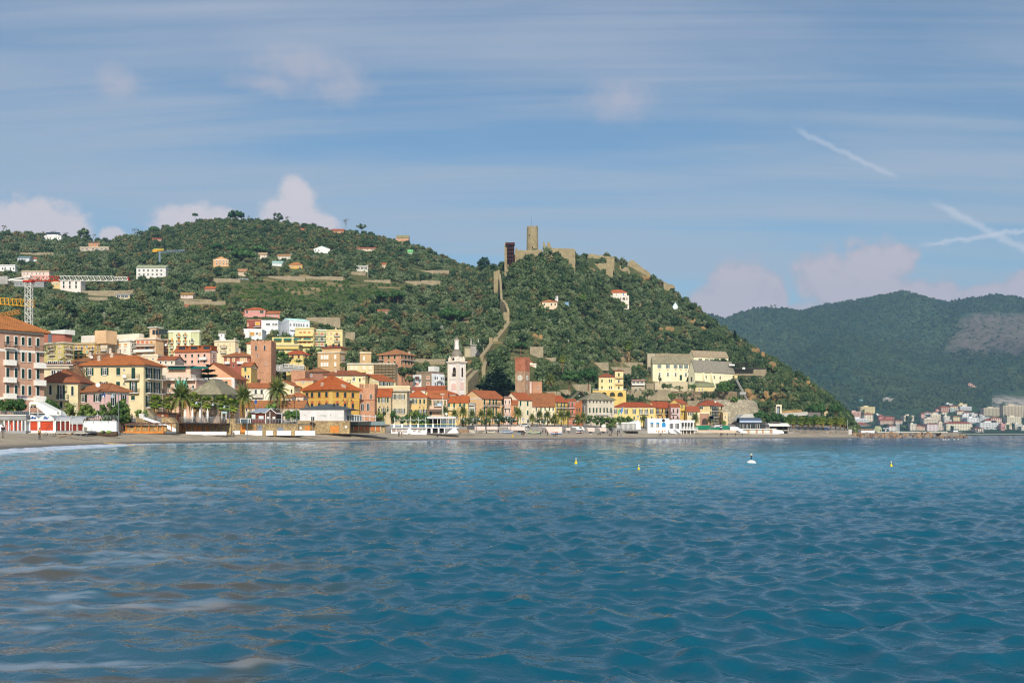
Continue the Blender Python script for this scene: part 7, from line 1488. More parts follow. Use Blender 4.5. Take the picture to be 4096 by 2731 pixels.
# brown kiosk
st=St(3,'kiosk','brown timber kiosk with white-edged grey gable roof','kiosk',254,800,4.7);D_=7.
pg=[(828,1294),(828,1160),(888,1112),(956,1170),(956,1294)]
b=MB();b.pr_([(st.X(x),0,st.Z(y))for x,y in pg],[(st.X(x),8,st.Z(y))for x,y in pg]);b.bd('gable_wall',mat('dark_brown_boards',(84,58,50),.85,.25,2.),st.root)
st.pa_('wall',[(640,827,1158,1290,.3,6)],mat('red_brown_boards',(112,52,34),.8,.25,2.));b=MB()
b.pr_([(st.X(632),-.1,st.Z(1160)),(st.X(832),-.1,st.Z(1160)),(st.X(890),4,st.Z(1106)),(st.X(690),4,st.Z(1106))],[(st.X(632),-.1,st.Z(1154)),(st.X(832),-.1,st.Z(1154)),(st.X(890),4,st.Z(1100)),(st.X(690),4,st.Z(1100))]);b.bd('roof',mat('grey_metal_roof',(168,174,182),.4,.1,metal=.3),st.root)
for pa in([(820,1160),(890,1104),(890,1112),(828,1164)],[(886,1104),(962,1168),(956,1172),(886,1113)]):st.poly('barge_board',pa,-.2,-.03,MW)
st.ea('white_post',[(820,829,1160,1294,-.12,-.003),(875,882,1150,1294,-.12,-.003)],MW);st.ea('window',[(645,692,1184,1238,.2,.28),(733,795,1200,1238,.2,.28)],mat('pale_window',(206,214,210),.3));st.ea('poster',[(840,852,1210,1236,-.06,-.003),(857,869,1210,1236,-.06,-.003),(912,926,1210,1240,-.06,-.003),(930,944,1210,1240,-.06,-.003)],MW);st.ea('lamp',[(692,742,1163,1168,-.3,.2),(785,830,1163,1168,-.3,.2)],MS)
st.pa_('white_trellis',[(958,1034,1166,1174,-.1,3),(1024,1032,1174,1292,-.1,.1)],MW)
st=St(3,'blue_notice','blue notice board on post left of big date palm','notice board',285,697);st.pa_('panel',[(683,713,1006,1046,0,.1)],M_BLUE);b=MB();b.tb((0,.05,-.3),(0,.05,st.Z(1046)),.06,n=5);b.bd('pole',ML,st.root)
# low orange-roofed hall in front of the brick tower
HS(3,'house','long low house with faded orange roof behind kiosk',(565,1300,None),318,0,(1096,1190),(226,196,158),('gx',1020,(186,104,68),.5),[('F',[585,640,700],[1105,1150],20,'g')],dep=9)
HS(3,'house','whitewashed gabled house with dark iron balcony under brick tower',(560,870,None),345,0,(850,1060),(236,224,196),('gx',800,(184,92,58),.5),[('F',[700,775],[872,925],28,'c',(52,66,70)),('F',[700,760],[985,1040],30,'g')],[('F',655,800,966,930)])
HS(3,'house','cream gabled house with one green shutter left of yellow palazzo',(870,1180,1300),368,6,(830,1060),(240,216,160),('gy',770,(186,96,60),.5),[('F',[1150],[868,915],18,'c'),('S',[1240],[872,915],20,'g')])
HS(3,'house','square ochre house with flat top and satellite dish behind yellow palazzo',(1200,1420,None),376,0,(760,960),(228,186,110),('hip',735,(186,92,58),.4),[('F',[1300],[765,795],24,'g')])
HS(3,'house','small arched peach house with orange roof beside yellow palazzo',(1125,1296,None),336,0,(965,1080),(226,188,146),('hip',912,(184,94,60),.4),[('F',[1225],[985,1040],22,'ac',(150,150,140))],dep=8)
HS(3,'house','little cream house with brown roof right of big date palm crown',(1060,1150,None),330,0,(985,1080),(230,200,160),('gx',945,(172,98,66),.3),(),dep=7)
# ---- stone wall and pale restaurant
st=St(4,'sea_wall','long rubble sea wall with orange shutters below pale restaurant','wall',282,460)
st.pa_('walkway',[(-60,1000,1264,1272,1.61,22)],MC);st.pa_('wall',[(122,778,1262,1425,0,1.6)],RUB);st.ea('timber_door',[(220,283,1325,1386,-.12,-.003),(538,646,1326,1412,-.12,-.003)],MO);st.ea('white_panel',[(152,178,1340,1368,-.06,-.003),(720,746,1326,1353,-.06,-.003)],MW)
st.poly('timber_porch',[(285,1300),(310,1276),(355,1300),(340,1306),(312,1290),(295,1308)],-1.4,-.01,MT);st.poly('plank',[(290,1320),(296,1316),(330,1382),(320,1384)],-1.,-.8,MO)
b=MB();b.tb((st.X(333),-2,-.3),(st.X(333),-2,st.Z(1258)),.06,n=5);b.bd('pole',ML,st.root)
st=St(4,'restaurant','pale grey rendered restaurant with dark low hipped roof on sea wall','restaurant',286,430,None)
xl,xr,zt,zb_=st.X(155),st.X(708),st.Z(1122),st.Z(1262);b=MB();b.box(xl,xr,0,13,zb_,zt);b.bd('wall',pl((214,206,198)),st.root)
b=MB();e=[(xl-.3,-.3),(xr+2.2,-.3),(xr+2.2,13.5),(xl-.3,13.5)];zr=st.Z(1078);p,q=V((xl+(xr-xl)*.55,6.5,zr+.8)),V((xl+(xr-xl)*.62,6.5,zr+.8));E=[V((x,y,zt+.2))for x,y in e]
b.pr_([(x,y,zt+.005)for x,y in e],[(x,y,zt+.19)for x,y in e])
for f in((E[0],E[1],q,p),(E[1],E[2],q),(E[2],E[3],p,q),(E[3],E[0],p)):b.poly(f)
b.bd('roof',mat('dark_slate_roof',(84,90,92),.7,.15,.6),st.root);b=MB();b.box(st.X(548),st.X(568),3,4,zt,st.Z(1040));b.bd('chimney',MI,st.root)
st.pa_('door_frame',[(288,345,1196,1262,-.1,-.003)],MW);st.ea('door',[(298,315,1212,1260,-.14,-.101),(320,338,1212,1260,-.14,-.101)],MG);st.ea('wall_lamp',[(216,226,1183,1188,-.2,-.003),(537,547,1183,1188,-.2,-.003)],MH);text('VITTORIA',st.root,.46,(st.X(442),-.06,st.Z(1199)),mat('faded_green',(140,160,146),.7),0,.25)
st.ea('window',[(640,652,1188,1216,-.08,-.003),(668,684,1188,1216,-.08,-.003)],MW)
st=St(4,'veranda','glazed white veranda with glass-fenced terrace over orange cabin shutters','veranda',290,950)
st.pa_('terrace_slab',[(775,1225,1318,1328,-.3,9)],MI);st.pa_('cabin_wall',[(775,1226,1328,1418,.3,1.4)],RUB);st.ea('shutter',[(832,884,1330,1384,.1,.29),(900,952,1330,1384,.1,.29),(972,1024,1330,1386,.1,.29),(1042,1094,1330,1388,.1,.29),(1112,1164,1330,1392,.1,.29)],mat('rust_shutter',(186,112,66),.7,.15));st.ea('post',[(x-5,x+5,1328,1392,0,.28)for x in(826,892,962,1033,1103,1170)],MS)
st.pa_('glass_wall',[(712,930,1190,1318,.6,.66)],M_VGLASS);st.ea('mullion',[(x,x+6,1188,1318,.5,.58)for x in(710,736,775,800,832,862,895,928,955,1028,1100)],MW);b=MB()
for i in range(12):x=712+i*36;b.pr_([(st.X(x),.2,st.Z(1184+i*2.6)),(st.X(x+4),.2,st.Z(1184+i*2.6)),(st.X(x+4),6,st.Z(1176+i*2.6)),(st.X(x),6,st.Z(1176+i*2.6))],[(st.X(x),.2,st.Z(1180+i*2.6)),(st.X(x+4),.2,st.Z(1180+i*2.6)),(st.X(x+4),6,st.Z(1172+i*2.6)),(st.X(x),6,st.Z(1172+i*2.6))])
b.pr_([(st.X(705),.1,st.Z(1186)),(st.X(1108),.1,st.Z(1216)),(st.X(1108),.4,st.Z(1216)),(st.X(705),.4,st.Z(1186))],[(st.X(705),.1,st.Z(1180)),(st.X(1108),.1,st.Z(1210)),(st.X(1108),.4,st.Z(1210)),(st.X(705),.4,st.Z(1180))]);b.bd('roof_slats',MW,st.root)['kind']='stuff'
st.pa_('glass_fence',[(775,1225,1270,1318,-.25,-.2)],mat('fence_glass',(118,136,134),.1,.1,spec=.5));st.ea('fence_post',[(x,x+3,1268,1318,-.32,-.255)for x in range(775,1230,37)],ML)
# ---- white terrace cafe
st=St(5,'terrace_cafe','white beach terrace cafe with coloured railings, light poles and flat canopy','cafe',346,420)
st.pa_('deck',[(-120,800,1325,1334,-.4,12)],MA);st.pa_('lower_wall',[(-122,360,1336,1425,.4,1.)],MA);st.ea('pier',[(x0,x1,1335,1404,-.1,.4)for x0,x1 in((110,145),(358,368),(420,443),(516,536),(600,612))],MA);st.ea('opening',[(370,418,1338,1400,.9,1.),(444,515,1338,1400,.9,1.),(537,600,1338,1400,.9,1.)],MD)
st.ea('window_panel',[(-110,-60,1350,1388,.3,.39),(-50,20,1350,1364,.3,.39),(-50,20,1372,1388,.3,.39),(28,100,1350,1360,.3,.39),(28,100,1374,1390,.3,.39),(160,235,1345,1358,.3,.39),(175,212,1364,1380,.3,.39),(245,300,1350,1362,.3,.39),(245,280,1372,1390,.3,.39),(310,340,1345,1362,.3,.39)],mat('grey_brown_panel',(150,132,122),.7,.3))
st.ea('railing_pillar',[(x-10,x+10,1276,1325,-.35,0)for x in(-80,30,143,250,352,450)],MA);st.pa_('top_rail',[(-120,780,1280,1285,-.2,-.14)],mat('yellow_rail',(226,220,110),.6));b=MB()
for i in range(46):x=-115+i*19.5;st.box(b,x,x+2.2,1286,1325,-.2,-.15)
st.box(b,-120,780,1304,1307,-.2,-.15);b.bd('railing',mat('blue_rail',(90,150,196),.6),st.root)
st.ea('light_pole',[(x-2.2,x+2.2,yt,1326,.1,.2)for x,yt in((143,1172),(250,1184),(350,1185),(450,1215),(510,1215),(-75,1190))],MW)
b=MB()
for a,e in((-75,40),(40,143),(143,250),(250,350)):
 for i in range(8):
  f0,f1=i/8,(i+1)/8;y0=1195+26*(1-(2*f0-1)**2);y1=1195+26*(1-(2*f1-1)**2);b.tb((st.X(a+(e-a)*f0),.15,st.Z(y0)),(st.X(a+(e-a)*f1),.15,st.Z(y1)),.03,n=3)
b.bd('light_string',MW,st.root);b=MB()
for i in range(34):x=-75+i*12.6;b.blob((st.X(x),.15,st.Z(1225+8*sin(i))),.13,sub=0,jit=0)
b.bd('bulb',mat('bulb_white',(240,236,220),.3),st.root)['kind']='stuff'
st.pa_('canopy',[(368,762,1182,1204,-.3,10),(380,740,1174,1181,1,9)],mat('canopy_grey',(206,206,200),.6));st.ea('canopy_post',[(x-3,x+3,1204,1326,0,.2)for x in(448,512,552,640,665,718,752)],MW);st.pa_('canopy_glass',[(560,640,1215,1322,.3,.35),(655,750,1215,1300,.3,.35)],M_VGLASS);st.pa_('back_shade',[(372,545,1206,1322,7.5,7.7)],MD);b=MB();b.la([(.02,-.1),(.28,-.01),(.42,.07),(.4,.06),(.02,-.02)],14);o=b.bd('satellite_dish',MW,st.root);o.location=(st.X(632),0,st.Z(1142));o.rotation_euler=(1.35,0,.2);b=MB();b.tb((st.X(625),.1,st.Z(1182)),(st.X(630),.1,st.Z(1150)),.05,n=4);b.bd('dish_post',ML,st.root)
st.poly('stair_side',[(690,1320),(760,1330),(800,1402),(610,1404)],-1.2,.3,MA);b=MB()
for i in range(10):st.box(b,612+i*7,640+i*9,1396-i*7,1400-i*7,-1.6,-1.21)
b.bd('step',ME,st.root)
st=St(5,'flood_light_mast','tall white light mast rising behind terrace cafe','light mast',366,584);b=MB();b.tb((0,0,-.5),(0,0,st.Z(885)),.17,.1,n=6);b.bd('pole',MW,st.root);b=MB();b.box(-.9,.7,-.3,.3,st.Z(880),st.Z(866));b.bd('lamp_head',MS,st.root)
# ---- low walls, boats and clutter on the middle beach
PINKW=pl((226,196,178))
for zn,x0,x1,yt,yb,lab in((6,478,846,1318,1402,'long low pink-washed wall behind beach boats'),(6,1120,1290,1330,1362,'low pink promenade parapet left of paved ramp'),(6,1300,1450,1330,1358,'low pink promenade parapet right of paved ramp'),(5,1020,1160,1312,1345,'low cream parapet under promenade palms, left length'),(5,1170,1330,1312,1340,'low cream parapet under promenade palms, middle length'),(5,1360,1700,1312,1345,'low cream parapet under promenade palms, right length'),(6,870,960,1330,1350,'short cream parapet beside palm rooted on beach')):
 d=so_(zx(zn,(x0+x1)/2),3)+.4;st=St(zn,'parapet',lab,'wall',d,(x0+x1)/2,None,'promenade parapets');st.pa_('wall',[(x0,x1,yt,yb+20,0,.45)],PINKW)
st=St(5,'planter_wall','brown plank-faced landing right of terrace stairs','wall',365,870);st.pa_('wall',[(800,940,1350,1402,0,1)],mat('brown_planks',(150,124,98),.9,.3,1.));st.poly('ramp',[(938,1362),(1010,1372),(1030,1400),(985,1402)],-1.5,0,MS)
st=St(5,'storage_bin','row of tall dark grey bins behind plank landing','bin',372,960);st.ea('bin',[(912+i*25,936+i*25,1300,1352,0,1.6)for i in range(4)],mat('dark_bin',(84,84,86),.7))
def boat(zn,x0,x1,yb,hull,trim,lb,flip=False,cover=None,tilt=0.):
 px=zx(zn,(x0+x1)/2);d=ft(px,zy(zn,yb));L=(zx(zn,x1)-zx(zn,x0))/F*d;B=L*.19;Hh=L*.15
 root=pu('fishing_boat',None,loc=(xa_(px,d),d,gd(px,d)-.05),rz=pi if flip else 0,lb=lb,cat='boat',gp='boats drawn up on beach');root.rotation_euler[0]=tilt
 b=MB();n=10;secs=[]
 for i in range(n+1):
  f=i/n*2-1;w=B*(1-abs(f)**2.6)+.03;h=Hh*(1+.35*f*f);k=Hh*.12*f*f
  secs.append([(f*L/2,-w,h),(f*L/2*.98,-w*.92,h*.55+k),(f*L/2*.93,-w*.45,k*1.2+.02),(f*L/2*.93,0,k),(f*L/2*.93,w*.45,k*1.2+.02),(f*L/2*.98,w*.92,h*.55+k),(f*L/2,w,h)])
 for i in range(n):
  for j in range(6):b.poly([secs[i][j],secs[i+1][j],secs[i+1][j+1],secs[i][j+1]],1 if j in(1,2,3,4)else 0)
 b.bd('hull',[pt_(hull),pt_(trim)],root);g=MB()
 for i in range(n):
  for j in(0,6):a,e=V(secs[i][j]),V(secs[i+1][j]);g.tb(a,e,.06,n=4)
 g.bd('gunwale',pt_(trim),root);t=MB()
 for f in(-.5,0,.45):w=B*.9;t.box(f*L/2-.12,f*L/2+.12,-w,w,Hh*.86,Hh*.94)
 t.bd('thwart',MH,root)
 c=MB();c.poly([s[1]for s in secs[1:-1]]+[s[5]for s in reversed(secs[1:-1])]);c.bd('floorboards',M_WOOD,root)
 if cover:c=MB();[c.blob((uni(-.3,.3)*L,uni(-.2,.2)*B,Hh*1.05),L*.09,sub=1,jit=.3,sq=(1.3,1,.7))for _ in range(5)];c.bd('net_heap',pt_(cover),root)
 return root
boat(5,1365,1545,1398,(240,236,226),(70,120,170),'white and blue boat in front of cream parapet',cover=(90,110,130))
boat(5,1150,1300,1390,(238,230,212),(196,190,176),'cream boat among dark gear left of white and blue boat',cover=(60,66,70))
boat(5,1065,1130,1396,(232,214,150),(40,40,44),'small cream and black dinghy beside bins',cover=(50,52,56))
boat(6,220,286,1408,(240,238,232),(40,130,180),'small boat with turquoise bottom beside stacked planks',cover=None)
boat(6,378,548,1414,(238,234,222),(52,110,74),'white boat with green bottom and yellow heap inside',cover=(206,186,60))
boat(6,690,846,1420,(240,238,234),(60,110,176),'white boat with blue stern in front of pink-washed wall',cover=(196,90,70))
boat(6,975,1128,1402,(242,238,230),(120,60,50),'white boat with dark red rail right of beach palm',True,(110,120,130))
boat(6,0,120,1385,(240,236,226),(60,130,180),'white boat with blue rail left of turquoise-bottomed boat',True,(150,140,120))
o=boat(4,1288,1418,1336,(240,238,234),(214,212,206),'white boat stored on cafe terrace deck');
d_=348;o.location=(xa_(zx(4,1352),d_),d_+1.2,zt_(zy(4,1330),d_)+.05);del o['group']
px=zx(6,300);d_=ft(px,zy(6,1392));o=pu('sail_board',None,loc=(xa_(px,d_),d_,gd(px,d_)),lb='long white board leaning diagonally among boats',cat='board');b=MB()
for i in range(8):f0,f1=i/8*2-1,(i+1)/8*2-1;w0,w1=.5*(1-abs(f0)**3)+.04,.5*(1-abs(f1)**3)+.04;b.pr_([(f0*5.2,0,3.5-f0*2.8-w0),(f1*5.2,0,3.5-f1*2.8-w1),(f1*5.2,0,3.5-f1*2.8+w1),(f0*5.2,0,3.5-f0*2.8+w0)],[(f0*5.2,.12,3.5-f0*2.8-w0),(f1*5.2,.12,3.5-f1*2.8-w1),(f1*5.2,.12,3.5-f1*2.8+w1),(f0*5.2,.12,3.5-f0*2.8+w0)])
o.scale=(.4,.6,.5);b.bd('deck',MW,o);b=MB();b.tb((2.5,.2,-.2),(2.,.2,2.2),.05,n=4);b.bd('prop',MH,o)
px=zx(6,198);d_=ft(px,zy(6,1395));o=pu('plank_stack',None,loc=(xa_(px,d_),d_,gd(px,d_)),lb='upright bundle of weathered planks beside turquoise-bottomed boat',cat='planks')
for i in range(9):b=MB();b.tb((-1.3+i*.3,.1*(i%3),-.2),(-1.25+i*.3,.3,3.2+.3*(i%4)),.1,n=4);b.bd('plank',mat('grey_plank',(150,136,118),.9,.3),o)
# ---- right half of the sea front
st=St(7,'glazed_pavilion','white glazed pavilion with grey gable roof beside flag poles','pavilion',498,220)
st.pa_('base',[(60,376,1352,1375,-.4,9)],MC);st.pa_('glass',[(66,370,1280,1352,.2,.25)],M_VGLASS);st.ea('frame',[(x-4,x+4,1278,1353,0,.19)for x in range(66,330,17)],MW);st.pa_('roof_slab',[(56,322,1256,1278,-.3,9)],MW);st.poly('gable',[(316,1354),(316,1262),(350,1226),(384,1262),(384,1354)],-.1,8,MA)
b=MB();b.pr_([(st.X(212),-.2,st.Z(1258)),(st.X(350),-.2,st.Z(1222)),(st.X(388),-.2,st.Z(1264)),(st.X(384),-.2,st.Z(1268)),(st.X(350),-.2,st.Z(1230)),(st.X(318),-.2,st.Z(1262))],[(st.X(230),8.2,st.Z(1258)),(st.X(350),8.2,st.Z(1222)),(st.X(388),8.2,st.Z(1264)),(st.X(384),8.2,st.Z(1268)),(st.X(350),8.2,st.Z(1230)),(st.X(318),8.2,st.Z(1262))]);b.bd('roof',mat('pale_metal',(196,200,204),.4,.1),st.root);pr2(st,60,560,1340,1375,-1.2,n=26,m=MI,wires=2)
st=St(7,'bathing_house','white bathing house with three bright blue arches and glazed veranda','bathing house',508,790,2.)
st.pa_('left_block',[(478,774,1202,1404,0,12)],MA);st.pa_('middle_block',[(774.5,930,1226,1404,.3,11)],MA);st.pa_('veranda_roof',[(922,1118,1229,1258,-.2,11)],MA);st.pa_('veranda_back',[(931,1112,1258,1350,3.2,3.4)],mat('pale_interior',(206,204,196),.8));st.pa_('veranda_deck',[(926,1162,1350,1362,-1.2,10)],MA);st.pa_('lower_back',[(934,1120,1362,1420,1.4,1.6)],mat('brown_interior',(150,134,116),.8))
for x in(537,617,699):
 o=pu('arch_window',wm((zx(7,x+30)-zx(7,x-30))/F*508,st.Z(1252)-st.Z(1320),'ac',(40,140,200),None),st.root,loc=(st.X(x),-.01,st.Z(1320)))
 if x<690:b=MB();st.box(b,x-24,x+24,1278,1318,-.14,-.095);b.bd('pane',MG,o);o.children[0].parent=st.root;st.ea('mullion',[(x-25,x-16,1278,1318,-.18,-.145),(x-4,x+4,1278,1318,-.18,-.145),(x+16,x+25,1278,1318,-.18,-.145)],MW)
b=MB();b.la([(.8,-.05),(.8,.1)],12);o=b.bd('porthole',MI,st.root);o.location=(st.X(695),-.06,st.Z(1230));o.rotation_euler=(pi/2,0,0)
for x in(805,884):st.pa_('window',[(x-28,x+28,1270,1345,.22,.29)],MG);st.ea('mullion',[(x+k-2,x+k+2,1270,1345,.15,.215)for k in(-27,-9,9,27)],MW)
st.ea('veranda_pillar',[(x,x+10,1258,1350,-.1,.3)for x in(931,975,1015,1055,1100)]+[(x,x+8,1362,1420,-.1,.3)for x in(936,962,1008,1060,1108)],MW);st.ea('window',[(944,972,1272,1345,3.1,3.19),(988,1012,1272,1345,3.1,3.19),(1028,1052,1272,1345,3.1,3.19),(1068,1098,1272,1345,3.1,3.19)],MG);pr2(st,928,1160,1322,1350,-1.1,n=30,m=MW,wires=2)
st.poly('stair_side',[(760,1356),(800,1346),(925,1420),(775,1402)],-1.6,.29,MA);st.poly('stair_tread',[(820,1350),(836,1350),(930,1418),(912,1418)],-2.6,-1.61,ME);st.ea('door',[(622,642,1362,1398,-.06,-.003),(668,692,1362,1396,-.06,-.003),(590,612,1368,1388,-.06,-.003),(700,726,1370,1386,-.06,-.003),(758,790,1365,1392,.22,.29)],mat('tan_door',(190,150,110),.8))
st=St(7,'green_fence','green mesh site fence right of bathing house','fence',522,1360);st.ea('panel',[(1135,1212,1300,1352,0,.1),(1213,1330,1300,1352,0,.1),(1335,1400,1328,1354,0,.1),(1402,1468,1322,1354,0,.1),(1496,1590,1302,1355,0,.1)],mat('green_mesh',(34,124,92),.8,.2,.6))
st=St(7,'low_beach_wall','low tan beach wall below green fence','wall',518,1400);st.pa_('wall',[(1150,1690,1362,1402,0,1.2)],pl((206,178,146)));st.pa_('rough_base',[(1110,1330,1385,1402,-1.2,-.2)],MS)
st=St(7,'hoarding','white round-logo hoarding hung on cream corner house','sign',535,1350,6);st.pa_('panel',[(1330,1368,1176,1208,0,.15)],MW);b=MB();b.la([(1.3,0),(1.3,.05),(1.05,.05),(1.05,0)],20);o=b.bd('ring',mat('logo_dark',(50,54,80),.6),st.root);o.location=(st.X(1349),-.005,st.Z(1192));o.rotation_euler=(pi/2,0,0);o.scale=(1,.75,1)
b=MB();b.tb((st.X(1349),.3,-8),(st.X(1349),.3,st.Z(1208)),.12,n=5);b.bd('post',ML,st.root)
st=St(8,'white_stair','white sculpted beach stair left of dark glass pavilion','stair',520,350);st.poly('stair',[(240,1362),(240,1318),(340,1320),(372,1342),(480,1398),(400,1398),(335,1366)],-.5,2,MA)
st=St(8,'glass_pavilion','dark-framed glass pavilion with barrel metal roof on beach','pavilion',530,520)
st.pa_('deck',[(318,812,1342,1352,-.8,10)],MW);st.pa_('base_wall',[(370,810,1353,1408,0,1)],pl((206,196,176)));st.ea('brick_pier',[(x,x+20,1353,1408,-.15,-.003)for x in(480,592,676,786)],mat('pier_brick',(196,150,112),.9));st.ea('shutter',[(516,585,1360,1402,-.08,-.003),(700,770,1360,1402,-.08,-.003),(615,672,1360,1402,-.08,-.003)],mat('shutter_white',(222,218,208),.8))
st.pa_('glass',[(322,720,1276,1342,.2,.26)],mat('dark_glass',(44,52,56),.08,.2,.5,spec=.5));st.ea('frame',[(x-4,x+4,1272,1342,.05,.19)for x in(320,369,420,473,524,578)]+[(318,580,1270,1278,0,.19),(660,672,1262,1342,.05,.19),(715,722,1272,1342,.05,.19)],MI);st.ea('white_frame',[(x,x+3,1280,1340,0,.045)for x in(374,412,426,466,478,518,590,610,640)],MW);b=MB();n=8
for k in range(n):
 a0,a1=pi*k/n,pi*(k+1)/n
 b.pr_([(st.X(370),4-4*cos(a0),st.Z(1258)+2.4*sin(a0)),(st.X(670),4-4*cos(a0),st.Z(1258)+2.4*sin(a0)),(st.X(670),4-4*cos(a1),st.Z(1258)+2.4*sin(a1)),(st.X(370),4-4*cos(a1),st.Z(1258)+2.4*sin(a1))],[(st.X(370),4-4.1*cos(a0),st.Z(1258)+2.55*sin(a0)),(st.X(670),4-4.1*cos(a0),st.Z(1258)+2.55*sin(a0)),(st.X(670),4-4.1*cos(a1),st.Z(1258)+2.55*sin(a1)),(st.X(370),4-4.1*cos(a1),st.Z(1258)+2.55*sin(a1))])
b.bd('barrel_roof',mat('grey_standing_seam',(96,108,124),.4,.12,metal=.4),st.root);st.pa_('eaves',[(318,724,1258,1270,-.2,9)],MI)
st.pa_('beach_kerb',[(478,880,1410,1418,-5,-4.4)],MA)
st=St(8,'awning_bar','beach bar under long white awning right of glass pavilion','beach bar',534,900);b=MB();b.pr_([(st.X(765),-1.4,st.Z(1306)),(st.X(1044),-1.4,st.Z(1306)),(st.X(1040),2.5,st.Z(1272)),(st.X(770),2.5,st.Z(1272))],[(st.X(765),-1.4,st.Z(1300)),(st.X(1044),-1.4,st.Z(1300)),(st.X(1040),2.5,st.Z(1266)),(st.X(770),2.5,st.Z(1266))]);b.bd('awning',M_CANV,st.root);st.pa_('valance',[(765,1044,1300,1310,-1.5,-1.41)],M_CANV)
st.pa_('back',[(800,1040,1310,1362,2.,2.3)],MD);st.pa_('roof',[(790,940,1252,1262,1,6)],mat('brown_flat_roof',(110,98,92),.8));st.ea('post',[(x-3,x+3,1308,1372,-1.2,-1.)for x in(870,960,1012,1042)],MI);st.pa_('counter',[(808,876,1338,1360,-.8,0)],MS);st.poly('white_parapet',[(806,1408),(806,1356),(880,1356),(962,1382),(962,1408)],-1.6,-1.2,MA);st.pa_('floor',[(800,1050,1360,1372,-1.1,6)],MS)
st=St(8,'sea_wall','long grey stone quay wall under headland palms','wall',538,1450);st.pa_('wall',[(1050,1848,1366,1425,0,3)],mz('quay_stone',(156,146,130),(120,114,104),.9));st.pa_('railing',[(1050,1848,1344,1347,.2,.26),(1050,1848,1355,1357,.2,.26)],MI);st.ea('end_block',[(1848,1896,1352,1422,-.6,4)],mat('pale_concrete',(196,192,184),.9))
st=St(8,'station_hall','grey concrete station hall with sloping roof at bastion foot','station building',575,440);st.poly('hall',[(330,1228),(430,1145),(560,1140),(565,1228)],0,16,pl((196,192,178)))
st=St(8,'lift_portal','concrete portal tower with glass cylinder inside','portal',588,905);st.ea('pier',[(866,876,1018,1150,0,3),(922,944,1018,1150,0,3)],pl((226,208,166)));st.pa_('lintel',[(866,944,1014,1040,-.02,3.02)],pl((226,208,166)));b=MB();r=(st.X(920)-st.X(877))/2;b.la([(r,0),(r,st.Z(1055)-st.Z(1150)),(r*.8,st.Z(1045)-st.Z(1150)),(.1,st.Z(1040)-st.Z(1150))],14,c=(st.X(898),2,st.Z(1150)));b.bd('glass_cylinder',mat('lift_glass',(150,160,166),.15,.15,spec=.5),st.root)
st=St(8,'station_canopy','long grey sloping canopy roof behind umbrella pines','canopy',590,1120);st.poly('roof',[(946,1182),(946,1132),(1298,1112),(1298,1162)],0,10,mat('canopy_concrete',(188,184,172),.85));st.pa_('dark_wing',[(1300,1480,1120,1180,1,9)],mat('dark_concrete',(120,112,104),.9));st.poly('dry_bank',[(940,1130),(960,1100),(1270,1075),(1290,1112)],9,14,mat('dry_grass',(160,128,84),.95,.3,.5))
st=St(8,'funicular_track','steep funicular track climbing from station to monastery','funicular',612,440)
for nm,pa,m in(('rail_bed',[(556,1095),(570,1092),(448,878),(330,652),(306,655),(425,885)],MC),('rail',[(562,1092),(565,1092),(436,878),(318,652),(314,653),(432,880)],MI),('support_wall',[(430,930),(500,1080),(500,1100),(445,1060)],pl((216,190,130)))):st.poly(nm,pa,0 if nm!='rail' else-.15,2. if nm!='rail' else-.01,m)
st.pa_('landing',[(370,455,842,880,-.6,4)],MC);st.pa_('head_house',[(298,338,615,655,-.4,5)],pl((236,204,120)));st.pa_('foot_house',[(500,536,1058,1100,-1,3)],pl((226,196,130)));st.pa_('arch',[(510,526,1072,1100,-1.05,-1.003)],MD)
st=St(8,'pergola','dark pergola terrace above tall monastery wall','pergola',690,430);st.ea('roof_plate',[(285,500,450,458,-2,4),(310,590,487,494,-3,3)],MT);st.ea('post',[(x-3,x+3,458,528,-1,-.6)for x in(292,340,400,450,510,560,588)],MT);st.pa_('railing',[(300,720,520,540,-3.4,-3.3)],mat('dark_rail',(62,58,50),.8));st.pa_('white_panel',[(212,290,468,490,-3,0)],MW);st.pa_('white_sheet',[(344,380,525,552,-14,-13.8)],MW)
st=St(3,'stair_railing','white post and rail fence climbing beside ochre villa','fence',434,1150)
b=MB();ln=[(952,618),(1050,548),(1305,560)]
for(xa,ya),(xb,yb)in zip(ln[:-1],ln[1:]):
 a,e=V((st.X(xa),0,st.Z(ya))),V((st.X(xb),0,st.Z(yb)));n=max(2,int((e-a).length/2))
 for i in range(n+1):p=a.lerp(e,i/n);b.box(p.x-.1,p.x+.1,-.1,.1,p.z-1.6,p.z+.1)
 for dz in(0,-.6,-1.4):b.pr_([a+V((0,-.08,dz-.1)),e+V((0,-.08,dz-.1)),e+V((0,.08,dz-.1)),a+V((0,.08,dz-.1))],[a+V((0,-.08,dz+.1)),e+V((0,-.08,dz+.1)),e+V((0,.08,dz+.1)),a+V((0,.08,dz+.1))])
b.bd('fence_rails',MW,st.root);st.poly('support_wall',[(905,690),(900,560),(1040,560),(1305,575),(1305,640),(960,650)],.3,2,MC)
